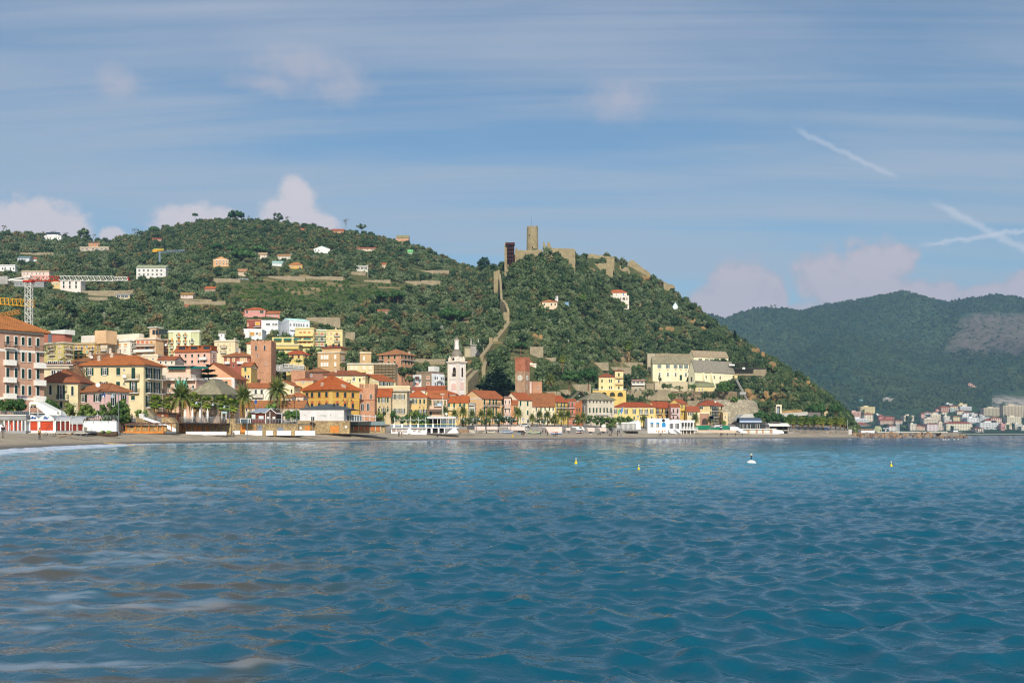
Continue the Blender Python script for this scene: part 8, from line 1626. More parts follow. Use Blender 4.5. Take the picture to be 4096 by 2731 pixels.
for zn,pts_,lab,m in(('b',[(560,882),(700,892),(845,900)],'blue and white banded railing on hillside road bend',(200,210,220)),('b',[(1240,1295),(1500,1312),(1890,1342)],'blue and yellow banded railing on road above white villas',(170,190,210)),('c',[(720,1345),(830,1325),(1060,1295)],'white post railing on road through olive grove',(236,232,222))):
 d=hit(zx(zn,pts_[1][0]),zy(zn,pts_[1][1]+12));st=St(zn,'road_railing',lab,'railing',d-1,pts_[1][0],None,'railings on hillside road');b=MB();k=0
 for(xa,ya),(xb,yb)in zip(pts_[:-1],pts_[1:]):
  a,e=V((st.X(xa),0,st.Z(ya))),V((st.X(xb),0,st.Z(yb)));n=max(2,int((e-a).length/2.2))
  for i in range(n):p=a.lerp(e,i/n);b.box(p.x-.2,p.x+.2,-.15,.15,p.z-3.2,p.z+.2,i%2)
  for dz in(0,-.9):b.pr_([a+V((0,-.1,dz-.14)),e+V((0,-.1,dz-.14)),e+V((0,.1,dz-.14)),a+V((0,.1,dz-.14))],[a+V((0,-.1,dz+.14)),e+V((0,-.1,dz+.14)),e+V((0,.1,dz+.14)),a+V((0,.1,dz+.14))])
 b.bd('railing',[pt_(m),pt_((70,120,190)if 'blue' in lab else m)],st.root)
# ---- jetty and breakwater
seed(77)
bw=pu('breakwater',None,loc=(xa_(3500,540),540,0),lb='rough boulder breakwater running out right of quay wall',cat='breakwater');rocks=[]
for i in range(8):
 b=MB();b.blob((0,0,0),1,sub=1,jit=.22,sq=(1.2,.9,.8));rocks.append([b.mesh('boulder',mat(nm_,c_,.95,.3,.5,.8,col2=c2_))for nm_,c_,c2_ in(('rock_grey',(150,142,132),(110,104,98)),('rock_tan',(176,142,108),(132,108,84)),('rock_brown',(138,114,92),(100,86,72)))][i%3])
def rock_run(px0,px1,n,ht):
 for i in range(n):
  px=uni(px0,px1);f=rnd();d=520+f*22;z=-.4+f*ht*uni(.8,1.1);r=uni(.7,1.5)
  o=pu('boulder',random.choice(rocks),bw);o.location=(xa_(px,d)-bw.location.x,d-540,z);o.rotation_euler=(uni(0,6),uni(0,6),uni(0,6));o.scale=(r,r,r)
rock_run(3255,3740,235,2.3);rock_run(3200,3300,18,1.);rock_run(3735,3870,26,.7)
st=St(9,'pier','concrete pier deck with pale kerb behind boulders','pier',552,800,0)
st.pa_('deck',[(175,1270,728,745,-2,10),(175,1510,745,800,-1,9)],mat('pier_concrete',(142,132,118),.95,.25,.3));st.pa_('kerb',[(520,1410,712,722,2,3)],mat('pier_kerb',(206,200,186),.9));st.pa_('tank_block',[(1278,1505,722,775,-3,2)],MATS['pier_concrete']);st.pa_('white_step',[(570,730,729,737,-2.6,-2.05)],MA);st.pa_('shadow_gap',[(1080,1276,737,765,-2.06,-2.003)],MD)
st=St(9,'pier_hut','white pier hut with brown edged roof on breakwater','hut',548,378,zt_(zy(9,728),548));st.pa_('wall',[(300,468,688,728,0,5)],MA);b=MB()
b.pr_([(st.X(284),-.6,st.Z(690)),(st.X(460),-.6,st.Z(690)),(st.X(470),5,st.Z(682)),(st.X(300),5,st.Z(682))],[(st.X(284),-.6,st.Z(685)),(st.X(460),-.6,st.Z(685)),(st.X(470),5,st.Z(677)),(st.X(300),5,st.Z(677))]);b.bd('roof',mat('tan_roof',(176,134,92),.8,.2),st.root)
for i,x in enumerate((330,355,380,405,430)):st.poly('brace',[(x,722),(x+3,722),(x+20,700),(x+17,700)],-.08,-.003,ME)
o=pu('sea_rock',None,loc=P(zx(9,505),zy(9,705),575),lb='big pale greenish rounded rock with smaller one behind pier hut',cat='rock');b=MB();seed(5)
b.blob((0,0,.6),2.2,sub=2,jit=.13,sq=(1,.8,1.));b.blob((-3.2,.5,-.4),1.2,sub=2,jit=.13);b.bd('rock',mat('pale_green_rock',(172,172,138),.95,.2,.3,.6),o)
st=St(9,'viaduct_shelter','white curved shelter roof on one column beyond pier','shelter',640,610,4);st.pa_('roof',[(565,655,668,676,-1,5)],MW);st.poly('column',[(592,676),(626,676),(612,706),(604,706)],0,2,MW)
for i,x in enumerate((742,755,766,778)):o=pu('mast',None,loc=(xa_(zx(9,x),600),600,2.5),lb=('first','second','third','fourth')[i]+' of four white masts standing on pier, from left',cat='mast',gp='masts on pier');b=MB();b.tb((0,0,-2),(0,0,zt_(zy(9,598+7*(i%2)),600)-2.5),.14,.1,n=5);b.bd('pole',MW,o)
st=St(9,'jetty_cabin','small white sea cabin on stilts at end of pier','cabin',700,1500,2);st.pa_('wall',[(1462,1520,684,712,0,5)],MA);st.pa_('roof',[(1450,1530,680,685,-1,6)],mat('cabin_roof',(96,130,140),.7));st.pa_('deck',[(1450,1560,712,718,-1,6)],MC);st.ea('stilt',[(x,x+4,718,742,0,.5)for x in(1455,1500,1550)],MC)
# ---- log, timber groyne, driftwood
px=zx(2,345);d_=ft(px,zy(2,1455));o=pu('driftwood_log',None,loc=(xa_(px,d_),d_,gd(px,d_)),lb='thick brown log lying on beach below white wall',cat='log');b=MB();b.tb((-3.2,0,.35),(2.6,.4,.42),.38,.48,n=9);b.bd('trunk',BARK,o);b=MB();b.tb((2.6,.4,.42),(2.62,.41,.42),.44,n=9);b.bd('cut_end',MH,o)
px=zx(2,385);o=pu('fishing_net',None,loc=(xa_(px,d_),d_,gd(px,d_)+.75),lb='green and black bundle of gear on beach log',cat='bundle');b=MB();[b.blob((uni(-.8,.8),uni(-.1,.2),uni(0,.15)),.28,i%2,sub=1,jit=.2)for i in range(7)];b.bd('bundle',[mat('net_green',(120,150,70),.8),MI],o)
g=pu('groyne',None,loc=(xa_(380,172),172,0),lb='low ochre concrete strip running down beach into wash',cat='groyne');b=MB()
pa=[(170,1738,196),(240,1752,186),(380,1766,172),(545,1779,166)]
for(x0,y0,d0),(x1,y1,d1)in zip(pa[:-1],pa[1:]):
 a,e=P(x0,y0,d0)-g.location,P(x1,y1,d1)-g.location;w=V((0,.7,0));dn=V((0,0,-1.6));b.pr_([a-w+dn,e-w+dn,e+w+dn,a+w+dn],[a-w,e-w,e+w,a+w])
b.bd('slab',mat('ochre_concrete',(190,160,106),.9,.25,.6),g)
px=zx(1,700);d_=ft(px,zy(1,1312));o=pu('boat_rack',None,loc=(xa_(px,d_),d_,gd(px,d_)),lb='low metal platform rack on beach before bar',cat='rack');b=MB();b.box(-6,3.6,-.6,.6,.75,.88);b.bd('platform',MS,o);b=MB()
for i in range(14):x=-3.4+i*.5;b.tb((x,-.5,0),(x+.5 if i%2 else x-.1,-.5,.75),.04,n=4);b.tb((x,.5,0),(x,.5,.75),.04,n=4)
b.bd('leg_frame',ML,o)
px=zx(1,690);d_-=3;o=pu('driftwood',None,loc=(xa_(px,d_),d_,gd(px,d_)),lb='forked driftwood branch leaning on beach rack',cat='branch');b=MB();b.tb((-1.9,0,.1),(.6,.1,.75),.16,.12,n=6);b.tb((.6,.1,.75),(1.7,.1,1.35),.12,.05,n=6);b.tb((.3,.1,.65),(1.6,0,.15),.1,.05,n=5);b.bd('branch',mat('pale_driftwood',(150,128,104),.9,.25),o)
for i,(xa,xb,ya)in enumerate(((455,540,1080),(480,553,1075),(575,590,1080))):
 px=zx(1,xa);d_=ft(px,zy(1,1300));o=pu('fishing_rod',None,loc=(xa_(px,d_),d_,gd(px,d_)),lb=('fishing rod planted in beach nearest woman in tan','second leaning fishing rod on beach before bar','third upright fishing rod beside rack')[i],cat='fishing rod');b=MB();b.tb((0,0,0),((xb-xa)/2.614/F*d_,1,3.6),.03,.012,n=4);b.bd('pole',MI,o)
 b=MB();b.la([(.08,0),(.1,.06),(.08,.12)],8,c=(.06,0,.7));b.bd('reel',ML,o)
px=zx(3,592);d_=ft(px,zy(3,1512));o=pu('beach_post',None,loc=(xa_(px,d_),d_,gd(px,d_)),lb='single grey post standing in wash below kiosk',cat='post');b=MB();b.tb((0,0,-.5),(0,0,6.6),.1,n=6);b.bd('pole',ML,o)
# ---- lamps, poles, flags
def lp(zn,x,yt,yb,d,lb,kn='double',name='street_lamp',grp='double-headed street lamps on promenade',r=.75):
 zg=gd(zx(zn,x),d);o=pu(name,None,loc=(xa_(zx(zn,x),d),d,zg),lb=lb,cat='street lamp',gp=grp);H=zt_(zy(zn,yt),d)-zg;b=MB();b.tb((0,0,-.3),(0,0,H),.1,.07,n=6);b.la([(.2,0),(.2,.5),(.12,.6)],8);b.bd('pole',ML if kn!='iron' else MI,o)
 b=MB()
 for sg in((-1,1)if kn!='single' else(-1,)):
  if kn=='iron':
   pts_=[V((0,0,H*.75)),V((sg*.5,0,H+.35)),V((sg*1.,0,H+.4)),V((sg*1.35,0,H-.1))]
   for a,e in zip(pts_[:-1],pts_[1:]):b.tb(a,e,.05,n=4)
  else:b.tb((0,0,H-.35),(sg*1.25,0,H-.25),.05,n=4)
 b.bd('arm',ML if kn!='iron' else MI,o)
 for sg in((-1,1)if kn!='single' else(-1,)):
  b=MB();x_=sg*(1.35 if kn=='iron' else 1.25);b.la([(.08,0),(.12,-.2),(.34,-.5),(.38,-.58)],10,c=(x_,0,H-.2));b.bd('lamp_head',mat('lamp_shade_pale',(176,186,188),.5)if kn!='iron' else MI,o)
 return o
for i,(zn,x,yt,d)in enumerate(((5,1042,1195,398),(5,1288,1205,401),(5,1530,1200,408),(5,825,1195,385),(6,593,1222,425),(6,792,1222,436),(6,988,1222,455),(6,1160,1220,470))):
 lp(zn,x,yt,1310,d,('pale double lamp before small grey-white house','pale double lamp before peach house','pale double lamp before cream corner house','pale double lamp at terrace cafe end','pale double lamp behind pink-washed wall, left one','pale double lamp behind pink-washed wall, right one','pale double lamp before narrow coral house','pale double lamp by paved ramp')[i])
for zn,x,yt,d,lab in((4,750,985,338,'black curled double lantern before yellow palazzo right corner'),(4,85,985,300,'black curled double lantern left of yellow palazzo'),(4,1208,1068,352,'black curled double lantern before weathered beige house'),(4,1708,1075,360,'black curled double lantern before ochre-yellow house'),(5,790,1030,376,'black curled double lantern before low orange-roofed yellow house'),(5,1180,1040,396,'black curled lantern before peach house'),(6,505,1090,424,'black curled lantern before big brown roof house'),(6,1525,1100,486,'black curled lantern at right edge of grey palazzo')):
 lp(zn,x,yt,1200,d,lab,'iron',grp='black curled lanterns along town front')
for i,(zn,x,yt,d,lab)in enumerate(((1,1240,838,204,'tall grey street lamp in front of pink house right part'),(1,805,945,206,'white camera pole at left end of white wall railing'),(2,545,930,224,'slim lamp pole right of pink house'),(3,20,1010,244,'grey lamp pole between closed parasols and fan palms'),(3,225,1030,252,'grey lamp pole left of green-framed sign'),(3,368,1060,254,'grey lamp pole right of green-framed sign'),(3,490,1060,258,'grey lamp pole beside orange gabled house corner'),(3,1020,1100,262,'grey lamp pole right of kiosk trellis'),(3,1210,1105,264,'grey lamp pole at pale restaurant corner'),(5,1465,1160,404,'bare pole right of promenade palms, left one'),(5,1510,1175,404,'bare pole right of promenade palms, right one'),(6,490,1040,420,'thin tall flagless pole before big brown roof house'))):
 lp(zn,x,yt,1250,d,lab,'single','lamp_pole','single lamp poles')
for zn,x,yt,d,lab,fl in((7,50,1140,492,'white flag pole left of glazed pavilion',None),(7,103,1060,500,'flag pole with small green flag before long yellow hotel',(110,170,120)),(7,143,1040,500,'flag pole with blue flag before long yellow hotel',(80,140,200)),(9,128,560,560,'thin light pole at headland tip',None)):
 px=zx(zn,x);zg=gd(px,d)if zn!=9 else 4;o=pu('flag_pole',None,loc=(xa_(px,d),d,zg),lb=lab,cat='flag pole');H=zt_(zy(zn,yt),d)-zg;b=MB();b.tb((0,0,-.5),(0,0,H),.09,.06,n=5);b.bd('pole',MW,o)
 if fl:b=MB();b.pr_([(-.05,0,H),(-.1,0,H-2.4),(-1.2,.1,H-4.5),(-.9,.2,H-1.4)],[(-.05,.04,H),(-.1,.04,H-2.4),(-1.2,.14,H-4.5),(-.9,.24,H-1.4)]);b.bd('flag',pt_(fl),o)
POLES=[('a',735,590,690),('a',930,565,650),('a',213,1018,1100),('a',1187,1308,1385),('a',1345,1462,1560),('b',570,595,660),('b',1163,768,875),('b',1325,622,675),('b',1578,622,722),('b',1776,275,335),('b',568,1400,1500),('b',1102,285,350),('c',1400,1132,1245),('c',204,588,752),('d',855,1222,1310),(6,933,168,245),(2,538,105,215),(3,137,180,275),(3,1088,148,245),(3,618,160,262)]
npole=[]
for i,(zn,x,yt,yb)in enumerate(POLES):
 px=zx(zn,x);d=min(hit(px,zy(zn,yb)),so_(px,8));z0=gd(px,d);H=max(5,zt_(zy(zn,yt),d)-z0);o=pu('utility_pole',None,loc=(xa_(px,d),d,z0),cat='utility pole',gp='utility poles on hillside');b=MB();b.tb((0,0,-1),(0,0,H),.22,.15,n=5);b.bd('pole',MS if i%2 else mat('weathered_pole',(150,136,118),.9),o);b=MB();b.box(-.7,.7,-.08,.08,H-.6,H-.45);b.bd('cross_arm',ML,o)
 m_=min(MARKS,key=lambda m:(m[0]-px)**2+(m[1]-zy(zn,yb))**2);o['label']=f"{'pale' if i % 2 else 'weathered'} {'tall ' if H > 14 else ''}utility pole {'left of' if px < m_[0] else 'right of'} and {'above' if zy(zn, yb) < m_[1] else 'below'} {m_[2]}";npole.append((px,o))
tell_apart(npole)
# ---- cranes
M_CW=mat('crane_white',(230,226,214),.5,.08);M_CR=mat('crane_red',(196,60,40),.5,.1);M_CY=mat('crane_yellow',(214,160,40),.5,.1)
def lt(b,a,e,w,n,r=.09,m=0,tri=False):
 a,e=V(a),V(e);u=(e-a).normalized();s=V((0,1,0))if abs(u.y)<.9 else V((1,0,0));t=u.cross(s).normalized();s=t.cross(u).normalized()
 if t.z<0:t=-t
 C_=[(-s-t)*w/2,(s-t)*w/2,t*w/2*1.]if tri else[(-s-t)*w/2,(s-t)*w/2,(s+t)*w/2,(-s+t)*w/2]
 for c in C_:b.tb(a+c,e+c,r*1.3,n=4,m=m)
 for i in range(n):
  p,q=a.lerp(e,i/n),a.lerp(e,(i+1)/n)
  for k in range(len(C_)):
   c0,c1=C_[k],C_[(k+1)%len(C_)];b.tb(p+(c0 if i%2 else c1),q+(c1 if i%2 else c0),r,n=3,m=m)
   if not tri:b.tb(p+c0,p+c1,r*.8,n=3,m=m)
d=300;st=St('a','tower_crane','red and white tower crane rising behind pink-brown palazzo','crane',d,330,8.)
b=MB();lt(b,(0,0,0),(0,0,st.Z(938)),1.55,30,.075);b.bd('mast',M_CW,st.root)
b=MB();b.box(-1.3,1.3,-1.1,1.1,st.Z(938),st.Z(920));b.bd('slewing_ring',M_CR,st.root);b=MB();lt(b,(st.X(330),0,st.Z(895)),(st.X(680),0,st.Z(897)),1.35,14,.07,tri=True);b.bd('jib_root',M_CR,st.root)
b=MB();lt(b,(st.X(680),0,st.Z(892)),(st.X(1300),0,st.Z(896)),1.35,18,.06,tri=True);lt(b,(st.X(1300),0,st.Z(897)),(st.X(1466),0,st.Z(898)),1.,6,.06,tri=True);b.bd('jib',M_CW,st.root);b=MB();b.box(st.X(1462),st.X(1470),-.5,.5,st.Z(918),st.Z(878));b.bd('jib_tip',M_CR,st.root)
b=MB();b.box(st.X(100),st.X(330),-.6,-.4,st.Z(922),st.Z(912));b.box(st.X(100),st.X(330),.4,.6,st.Z(922),st.Z(912));b.bd('counter_jib',M_CW,st.root);b=MB();b.tb((st.X(110),0,st.Z(908)),(st.X(300),0,st.Z(880)),.22,n=5);b.bd('tie_bar',M_CW,st.root);st.ea('counterweight',[(5+i*32,35+i*32,872,962,-.7,.7)for i in range(3)],MC);st.pa_('cab',[(335,365,866,890,-1.2,-.3)],M_CW)
b=MB();b.box(-2,2,-2,2,-6,0);b.bd('base',MC,st.root)
d=318;st=St('a','tower_crane','yellow lattice crane jib entering from left edge behind white mast','crane',d,-60,8.);b=MB();lt(b,(st.X(-160),0,st.Z(1138)),(st.X(398),0,st.Z(1182)),2.,24,.085,tri=True);b.bd('jib',M_CY,st.root);b=MB();lt(b,(st.X(-130),0,-8),(st.X(-130),0,st.Z(1130)),1.5,26,.075);b.bd('mast',M_CY,st.root)
d=330;st=St('a','tower_crane','second ochre crane arm slanting up at left edge below yellow jib','crane',d,-60,8.);b=MB();lt(b,(st.X(-120),0,st.Z(1338)),(st.X(232),0,st.Z(1274)),1.2,18,.08);b.bd('jib',mat('crane_ochre',(176,124,52),.6),st.root);b=MB();lt(b,(st.X(-110),0,-8),(st.X(-110),0,st.Z(1330)),1.3,20,.075);b.bd('mast',MATS['crane_ochre'],st.root)
px=zx('a',1822);d=hit(px,zy('a',775));st=St('a','tower_crane','small blue-grey crane beside scaffolded white villa','crane',d,1822);b=MB();b.tb((0,0,-2),(0,0,st.Z(590)),.8,n=6);b.bd('mast',mat('crane_bluegrey',(130,150,164),.5),st.root);b=MB();lt(b,(st.X(1810),0,st.Z(600)),(st.X(2110),0,st.Z(574)),1.2,16,.1);b.bd('jib',MATS['crane_bluegrey'],st.root);b=MB();b.box(st.X(1745),st.X(1800),-1.5,1.5,st.Z(597),st.Z(570));b.tb((st.X(1745),0,st.Z(590)),(st.X(1850),0,st.Z(572)),.9,n=5);b.bd('counterweight',M_CY,st.root)
# ---- buoys and gulls
def sea_obj(px,py):d=(CH-0.)*F/(py-HY);return xa_(px,d),d
for px,py,lab in((2304,1853,'yellow cone buoy with white top mark, furthest left'),(2555,1879,'yellow cone buoy nearest to viewer, second from left'),(3565,1866,'yellow cone buoy furthest right')):
 x,d=sea_obj(px,py);s=21/F*d/1.;o=pu('buoy',None,loc=(x,d,-.05),lb=lab,cat='buoy',gp='yellow cone buoys');b=MB();b.la([(.42*s*.8,-.3),(.46*s*.8,.02),(.3*s*.8,.32*s),(.14*s*.8,.72*s)],12);b.bd('cone',mat('buoy_yellow',(226,196,20),.5,.06),o);b=MB();b.la([(.07*s,.72*s),(.06*s,.95*s),(.11*s,.98*s),(.11*s,1.18*s),(.02,1.2*s)],10);b.bd('top_mark',MW,o);b=MB();b.la([(.115*s,.88*s),(.115*s,.96*s)],10);b.bd('dark_band',MI,o)
x,d=sea_obj(3005,1853);o=pu('buoy',None,loc=(x,d,-.1),lb='round white buoy with dark stick between yellow cone buoys',cat='buoy');b=MB();b.la([(.05,-.2),(.28,-.1),(.34,.08),(.24,.24),(.06,.32)],12);b.bd('float',MW,o);b=MB();b.tb((0,0,.3),(0,0,.62),.035,n=5);b.bd('stick',MI,o);b=MB();b.la([(.07,.6),(.07,.72)],8);b.bd('top_mark',MS,o)
x,d=sea_obj(1793,1765);o=pu('buoy',None,loc=(x,250,-.1),lb='small pinkish ball buoy near wash',cat='buoy');b=MB();b.la([(.05,-.3),(.34,-.1),(.38,.1),(.2,.32),(.05,.36)],10);b.bd('float',pt_((232,150,130)),o);o.location.x=xa_(1793,250)
px=zx(6,172);d_=ft(px,zy(6,1458));o=pu('beach_ball_buoy',None,loc=(xa_(px,d_),d_,gd(px,d_)),lb='yellow float lying on beach with thin stick',cat='buoy');b=MB();b.blob((0,0,.32),.36,sub=2,jit=0);b.bd('float',MATS['buoy_yellow'],o);b=MB();b.tb((-.1,0,.5),(-.15,0,1.7),.025,n=4);b.bd('stick',MS,o)
for i,(x_,y_)in enumerate(((1331,823),(1358,823),(1398,824),(1472,822),(1518,821))):
 px=zx(9,x_);d=330+i*4;o=pu('gull',None,loc=(xa_(px,d),d,.02),lb=('first','second','third','fourth','fifth')[i]+' of five white gulls floating off pier end, from left',cat='gull',gp='gulls on water');b=MB();b.blob((0,0,.08),.2,sub=1,jit=.05,sq=(1.4,.8,.6));b.blob((.24,0,.22),.08,sub=1,jit=0);b.bd('body',MW,o)
# ---- people
def body_mesh(pose):
 J={'pelvis':(0,0,.95),'waist':(0,0,1.12),'chest':(.01,0,1.33),'neck':(.01,0,1.49),'chin':(.04,0,1.55),'head':(.03,0,1.66)}
 for s,y in(('l',.1),('r',-.1)):
  J['hip'+s]=(0,y,.9);J['knee'+s]=(.02,y,.5);J['ankle'+s]=(-.02,y,.09);J['toe'+s]=(.14,y,.04)
  J['sh'+s]=(0,y*1.85,1.42);J['el'+s]=(-.02,y*2.35,1.14);J['wr'+s]=(.05,y*2.3,.9);J['hand'+s]=(.08,y*2.25,.81)
 if pose=='walk':
  J['kneel']=(.2,.1,.53);J['anklel']=(.26,.1,.1);J['toel']=(.42,.1,.06);J['kneer']=(-.05,-.1,.5);J['ankler']=(-.32,-.1,.16);J['toer']=(-.2,-.1,.05);J['ell']=(-.16,.23,1.16);J['wrl']=(-.1,.23,.93);J['handl']=(-.06,.23,.85);J['elr']=(.12,-.23,1.15);J['wrr']=(.27,-.22,.97);J['handr']=(.33,-.21,.9)
 if pose in('sit','bend'):
  dz=.72 if pose=='sit' else 0
  if pose=='sit':
   for k,v in list(J.items()):
    if k[:4]not in('knee','ankl','toel','toer')and k[:3]!='toe':J[k]=(v[0]+(v[2]-.95)*.18,v[1],v[2]-dz)
   for s,y in(('l',.14),('r',-.14)):J['knee'+s]=(.42,y,.42);J['ankle'+s]=(.62,y,.09);J['toe'+s]=(.78,y,.06);J['el'+s]=(.15,y*1.8,.45);J['wr'+s]=(.36,y*1.2,.42);J['hand'+s]=(.42,y,.42)
  else:
   for k in('waist','chest','neck','chin','head','shl','shr','ell','elr','wrl','wrr','handl','handr'):
    v=J[k];h_=v[2]-.95;a=1.
    J[k]=(h_*sin(a)+v[0]*cos(a),v[1],.95+h_*cos(a)-v[0]*sin(a))
   for s,y in(('l',.2),('r',-.2)):J['el'+s]=(.5,y,.88);J['wr'+s]=(.6,y,.66);J['hand'+s]=(.62,y,.58)
 E=[('pelvis','waist'),('waist','chest'),('chest','neck'),('neck','chin'),('chin','head')]
 for s in 'lr':E+=[('pelvis','hip'+s),('hip'+s,'knee'+s),('knee'+s,'ankle'+s),('ankle'+s,'toe'+s),('chest','sh'+s),('sh'+s,'el'+s),('el'+s,'wr'+s),('wr'+s,'hand'+s)]
 R={'pelvis':.15,'waist':.14,'chest':.17,'neck':.065,'chin':.08,'head':.1,'hip':.11,'knee':.07,'ankle':.05,'toe':.04,'sh':.085,'el':.06,'wr':.042,'hand':.04}
 names=list(J);me=bpy.data.meshes.new('figure');me.from_pydata([J[n]for n in names],[(names.index(a),names.index(e))for a,e in E],[])
 o=bpy.data.objects.new('figure',me);COL.objects.link(o);md=o.modifiers.new('skin','SKIN')
 sv=me.skin_vertices[0].data if len(me.skin_vertices)else None
 if sv is None:
  bm=bmesh.new();bm.from_mesh(me);bm.verts.layers.skin.verify();bm.to_mesh(me);bm.free();sv=me.skin_vertices[0].data
 for i,n in enumerate(names):
  r=R.get(n,R.get(n[:-1],.06));sv[i].radius=(r,r*.85);sv[i].use_root=n=='pelvis'
 ss=o.modifiers.new('sub','SUBSURF');ss.levels=ss.render_levels=1
 dg=bpy.context.evaluated_depsgraph_get();out=bpy.data.meshes.new_from_object(o.evaluated_get(dg));bpy.data.objects.remove(o);bpy.data.meshes.remove(me)
 hz=J['head'];
 return out,J
BODY={p:body_mesh(p)for p in('stand','walk','sit','bend')}
SKIN=mat('skin',(206,158,128),.6,.05)
def person(px,py,pose,face,coat,legs,hair,lb,ht=1.72,d=None,z=None):
 base,J=BODY[pose];me=base.copy();me.materials.clear()
 for m in(pt_(coat),pt_(legs),SKIN,pt_((40,36,34))):me.materials.append(m)
 def near(c,names):return min((c-V(J[n])).length for n in names)
 groups={0:['waist','chest','shl','shr','ell','elr','wrl','wrr'],1:['pelvis','hipl','hipr','kneel','kneer'],2:['head','chin','neck','handl','handr'],3:['anklel','ankler','toel','toer']}
 for p in me.polygons:p.material_index=min(groups,key=lambda k:near(p.center,groups[k]));p.use_smooth=True
 d=d or ft(px,py);k=ht/1.72;o=pu('person',me,loc=(xa_(px,d),d,(gd(px,d)if z is None else z)),rz=radians(face),lb=lb,cat='person');o.scale=(k,k,k)
 b=MB();h=V(J['head']);b.blob(h+V((-.025,0,.025)),.112,sub=1,jit=.04);b.bd('hair',pt_(hair),o)
 b=MB();b.blob(h+V((.1,0,-.03)),.022,sub=0,jit=0);b.bd('nose',SKIN,o)
 return o
BK,NV,BR,GY,TN=(34,34,38),(36,44,66),(92,62,46),(110,110,114),(188,142,96);H0=(44,34,28)
person(12,1752,'stand',95,BK,(120,112,106),H0,'person in black jacket and grey trousers at left edge, back turned',1.82)
person(158,1757,'stand',80,TN,(44,42,44),(26,20,20),'woman in tan coat with long dark hair before beach bar',1.68)
for a in((zx(3,220),zy(3,1400),'walk',80,(210,210,214),BK,H0,'person in pale top near pergola posts'),(zx(3,236),zy(3,1412),'walk',85,BK,BK,H0,'person in black between two others at pergola'),(zx(3,254),zy(3,1420),'stand',60,(70,50,44),BK,H0,'person in dark brown with tan bag at pergola'),(zx(3,334),zy(3,1452),'walk',80,(130,160,176),BK,(70,50,40),'woman in pale blue jacket walking along beach'),(zx(3,424),zy(3,1466),'walk',70,(214,214,214),(84,72,62),H0,'man in white shirt and shorts on beach below lone palm'),(zx(4,1398),zy(4,1466),'stand',100,BK,BK,H0,'person in black standing below white terrace cafe'),(zx(4,1432),zy(4,1468),'stand',80,(140,100,76),(150,134,116),H0,'person in brown beside one in black'),(zx(5,508),zy(5,1458),'sit',-80,NV,BK,H0,'person in navy sitting on beach below terrace cafe'),(zx(5,1342),zy(5,1370),'stand',90,(48,44,60),BK,H0,'person in dark clothes by white and blue boat'),(zx(6,295),zy(6,1432),'sit',60,(56,70,56),BK,H0,'person crouching beside walker in purple-black'),(zx(6,325),zy(6,1450),'walk',100,(54,46,62),(72,34,40),H0,'walker in purple-black jacket and dark red trousers'),(zx(6,556),zy(6,1438),'stand',90,BK,BK,H0,'person in black standing right of green-bottomed boat'),(zx(6,584),zy(6,1410),'stand',60,(88,60,52),BK,H0,'person in brown coat near pink-washed wall'),(zx(6,624),zy(6,1402),'stand',120,(96,66,52),(80,60,50),H0,'person in brown by pink-washed wall, right one'),(zx(6,648),zy(6,1442),'stand',90,(28,28,30),(26,26,30),H0,'person in long black coat alone before boats'),(zx(6,756),zy(6,1452),'stand',200,BK,BK,H0,'person in black with dog beside blue-sterned boat'),(zx(6,778),zy(6,1454),'stand',100,(44,56,70),NV,H0,'person in blue-grey beside dog owner in black'),(zx(6,875),zy(6,1388),'stand',90,(60,60,68),BK,H0,'person in grey by foot of beach palm'),(zx(6,1100),zy(6,1412),'stand',90,(66,72,92),NV,H0,'person in dark blue beside red-railed white boat'),(zx(6,1222),zy(6,1430),'bend',10,BK,(110,90,82),H0,'person bending down on beach right of boats'),(zx(6,1372),zy(6,1434),'bend',190,BK,BK,H0,'person in black leaning over small dog'),(zx(6,1466),zy(6,1396),'sit',180,NV,BK,H0,'person sitting on low step by ramp'),(zx(6,1486),zy(6,1440),'sit',20,(40,42,48),BK,H0,'person sitting on beach in pair, left one'),(zx(6,1520),zy(6,1440),'sit',170,BK,BK,H0,'person sitting on beach in pair, right one'),(zx(6,1602),zy(6,1452),'stand',100,BK,NV,H0,'person in black standing in front of pavilion group'),(zx(6,1606),zy(6,1405),'stand',80,NV,BK,H0,'person in navy in group by pavilion, left one'),(zx(6,1628),zy(6,1405),'stand',100,(34,50,84),NV,H0,'person in blue in group by pavilion, right one'),(zx(6,1638),zy(6,1450),'sit',10,(60,140,190),(60,60,70),H0,'person in bright blue sitting on beach'),(zx(6,1788),zy(6,1410),'bend',10,BK,(60,56,50),H0,'person bending by pavilion railing'),(zx(7,636),zy(7,1446),'stand',90,(150,150,158),BK,H0,'person in light grey with bicycle below blue arches'),(zx(7,660),zy(7,1446),'stand',90,BK,BK,H0,'person in black below blue arches'),(zx(7,1476),zy(7,1446),'stand',90,BK,BK,H0,'person in black in couple below tan wall, left one'),(zx(7,1492),zy(7,1446),'stand',90,(44,40,44),BK,H0,'person in black in couple below tan wall, right one'),(zx(7,1568),zy(7,1440),'bend',90,(56,52,56),BK,H0,'person stooping alone below tan wall'),(zx(7,1678),zy(7,1446),'stand',80,(50,50,44),BK,H0,'person in dark olive right of stooping one'),(zx(7,1770),zy(7,1446),'stand',100,(110,124,150),NV,H0,'person in grey-blue furthest right on beach')):
 person(*a)
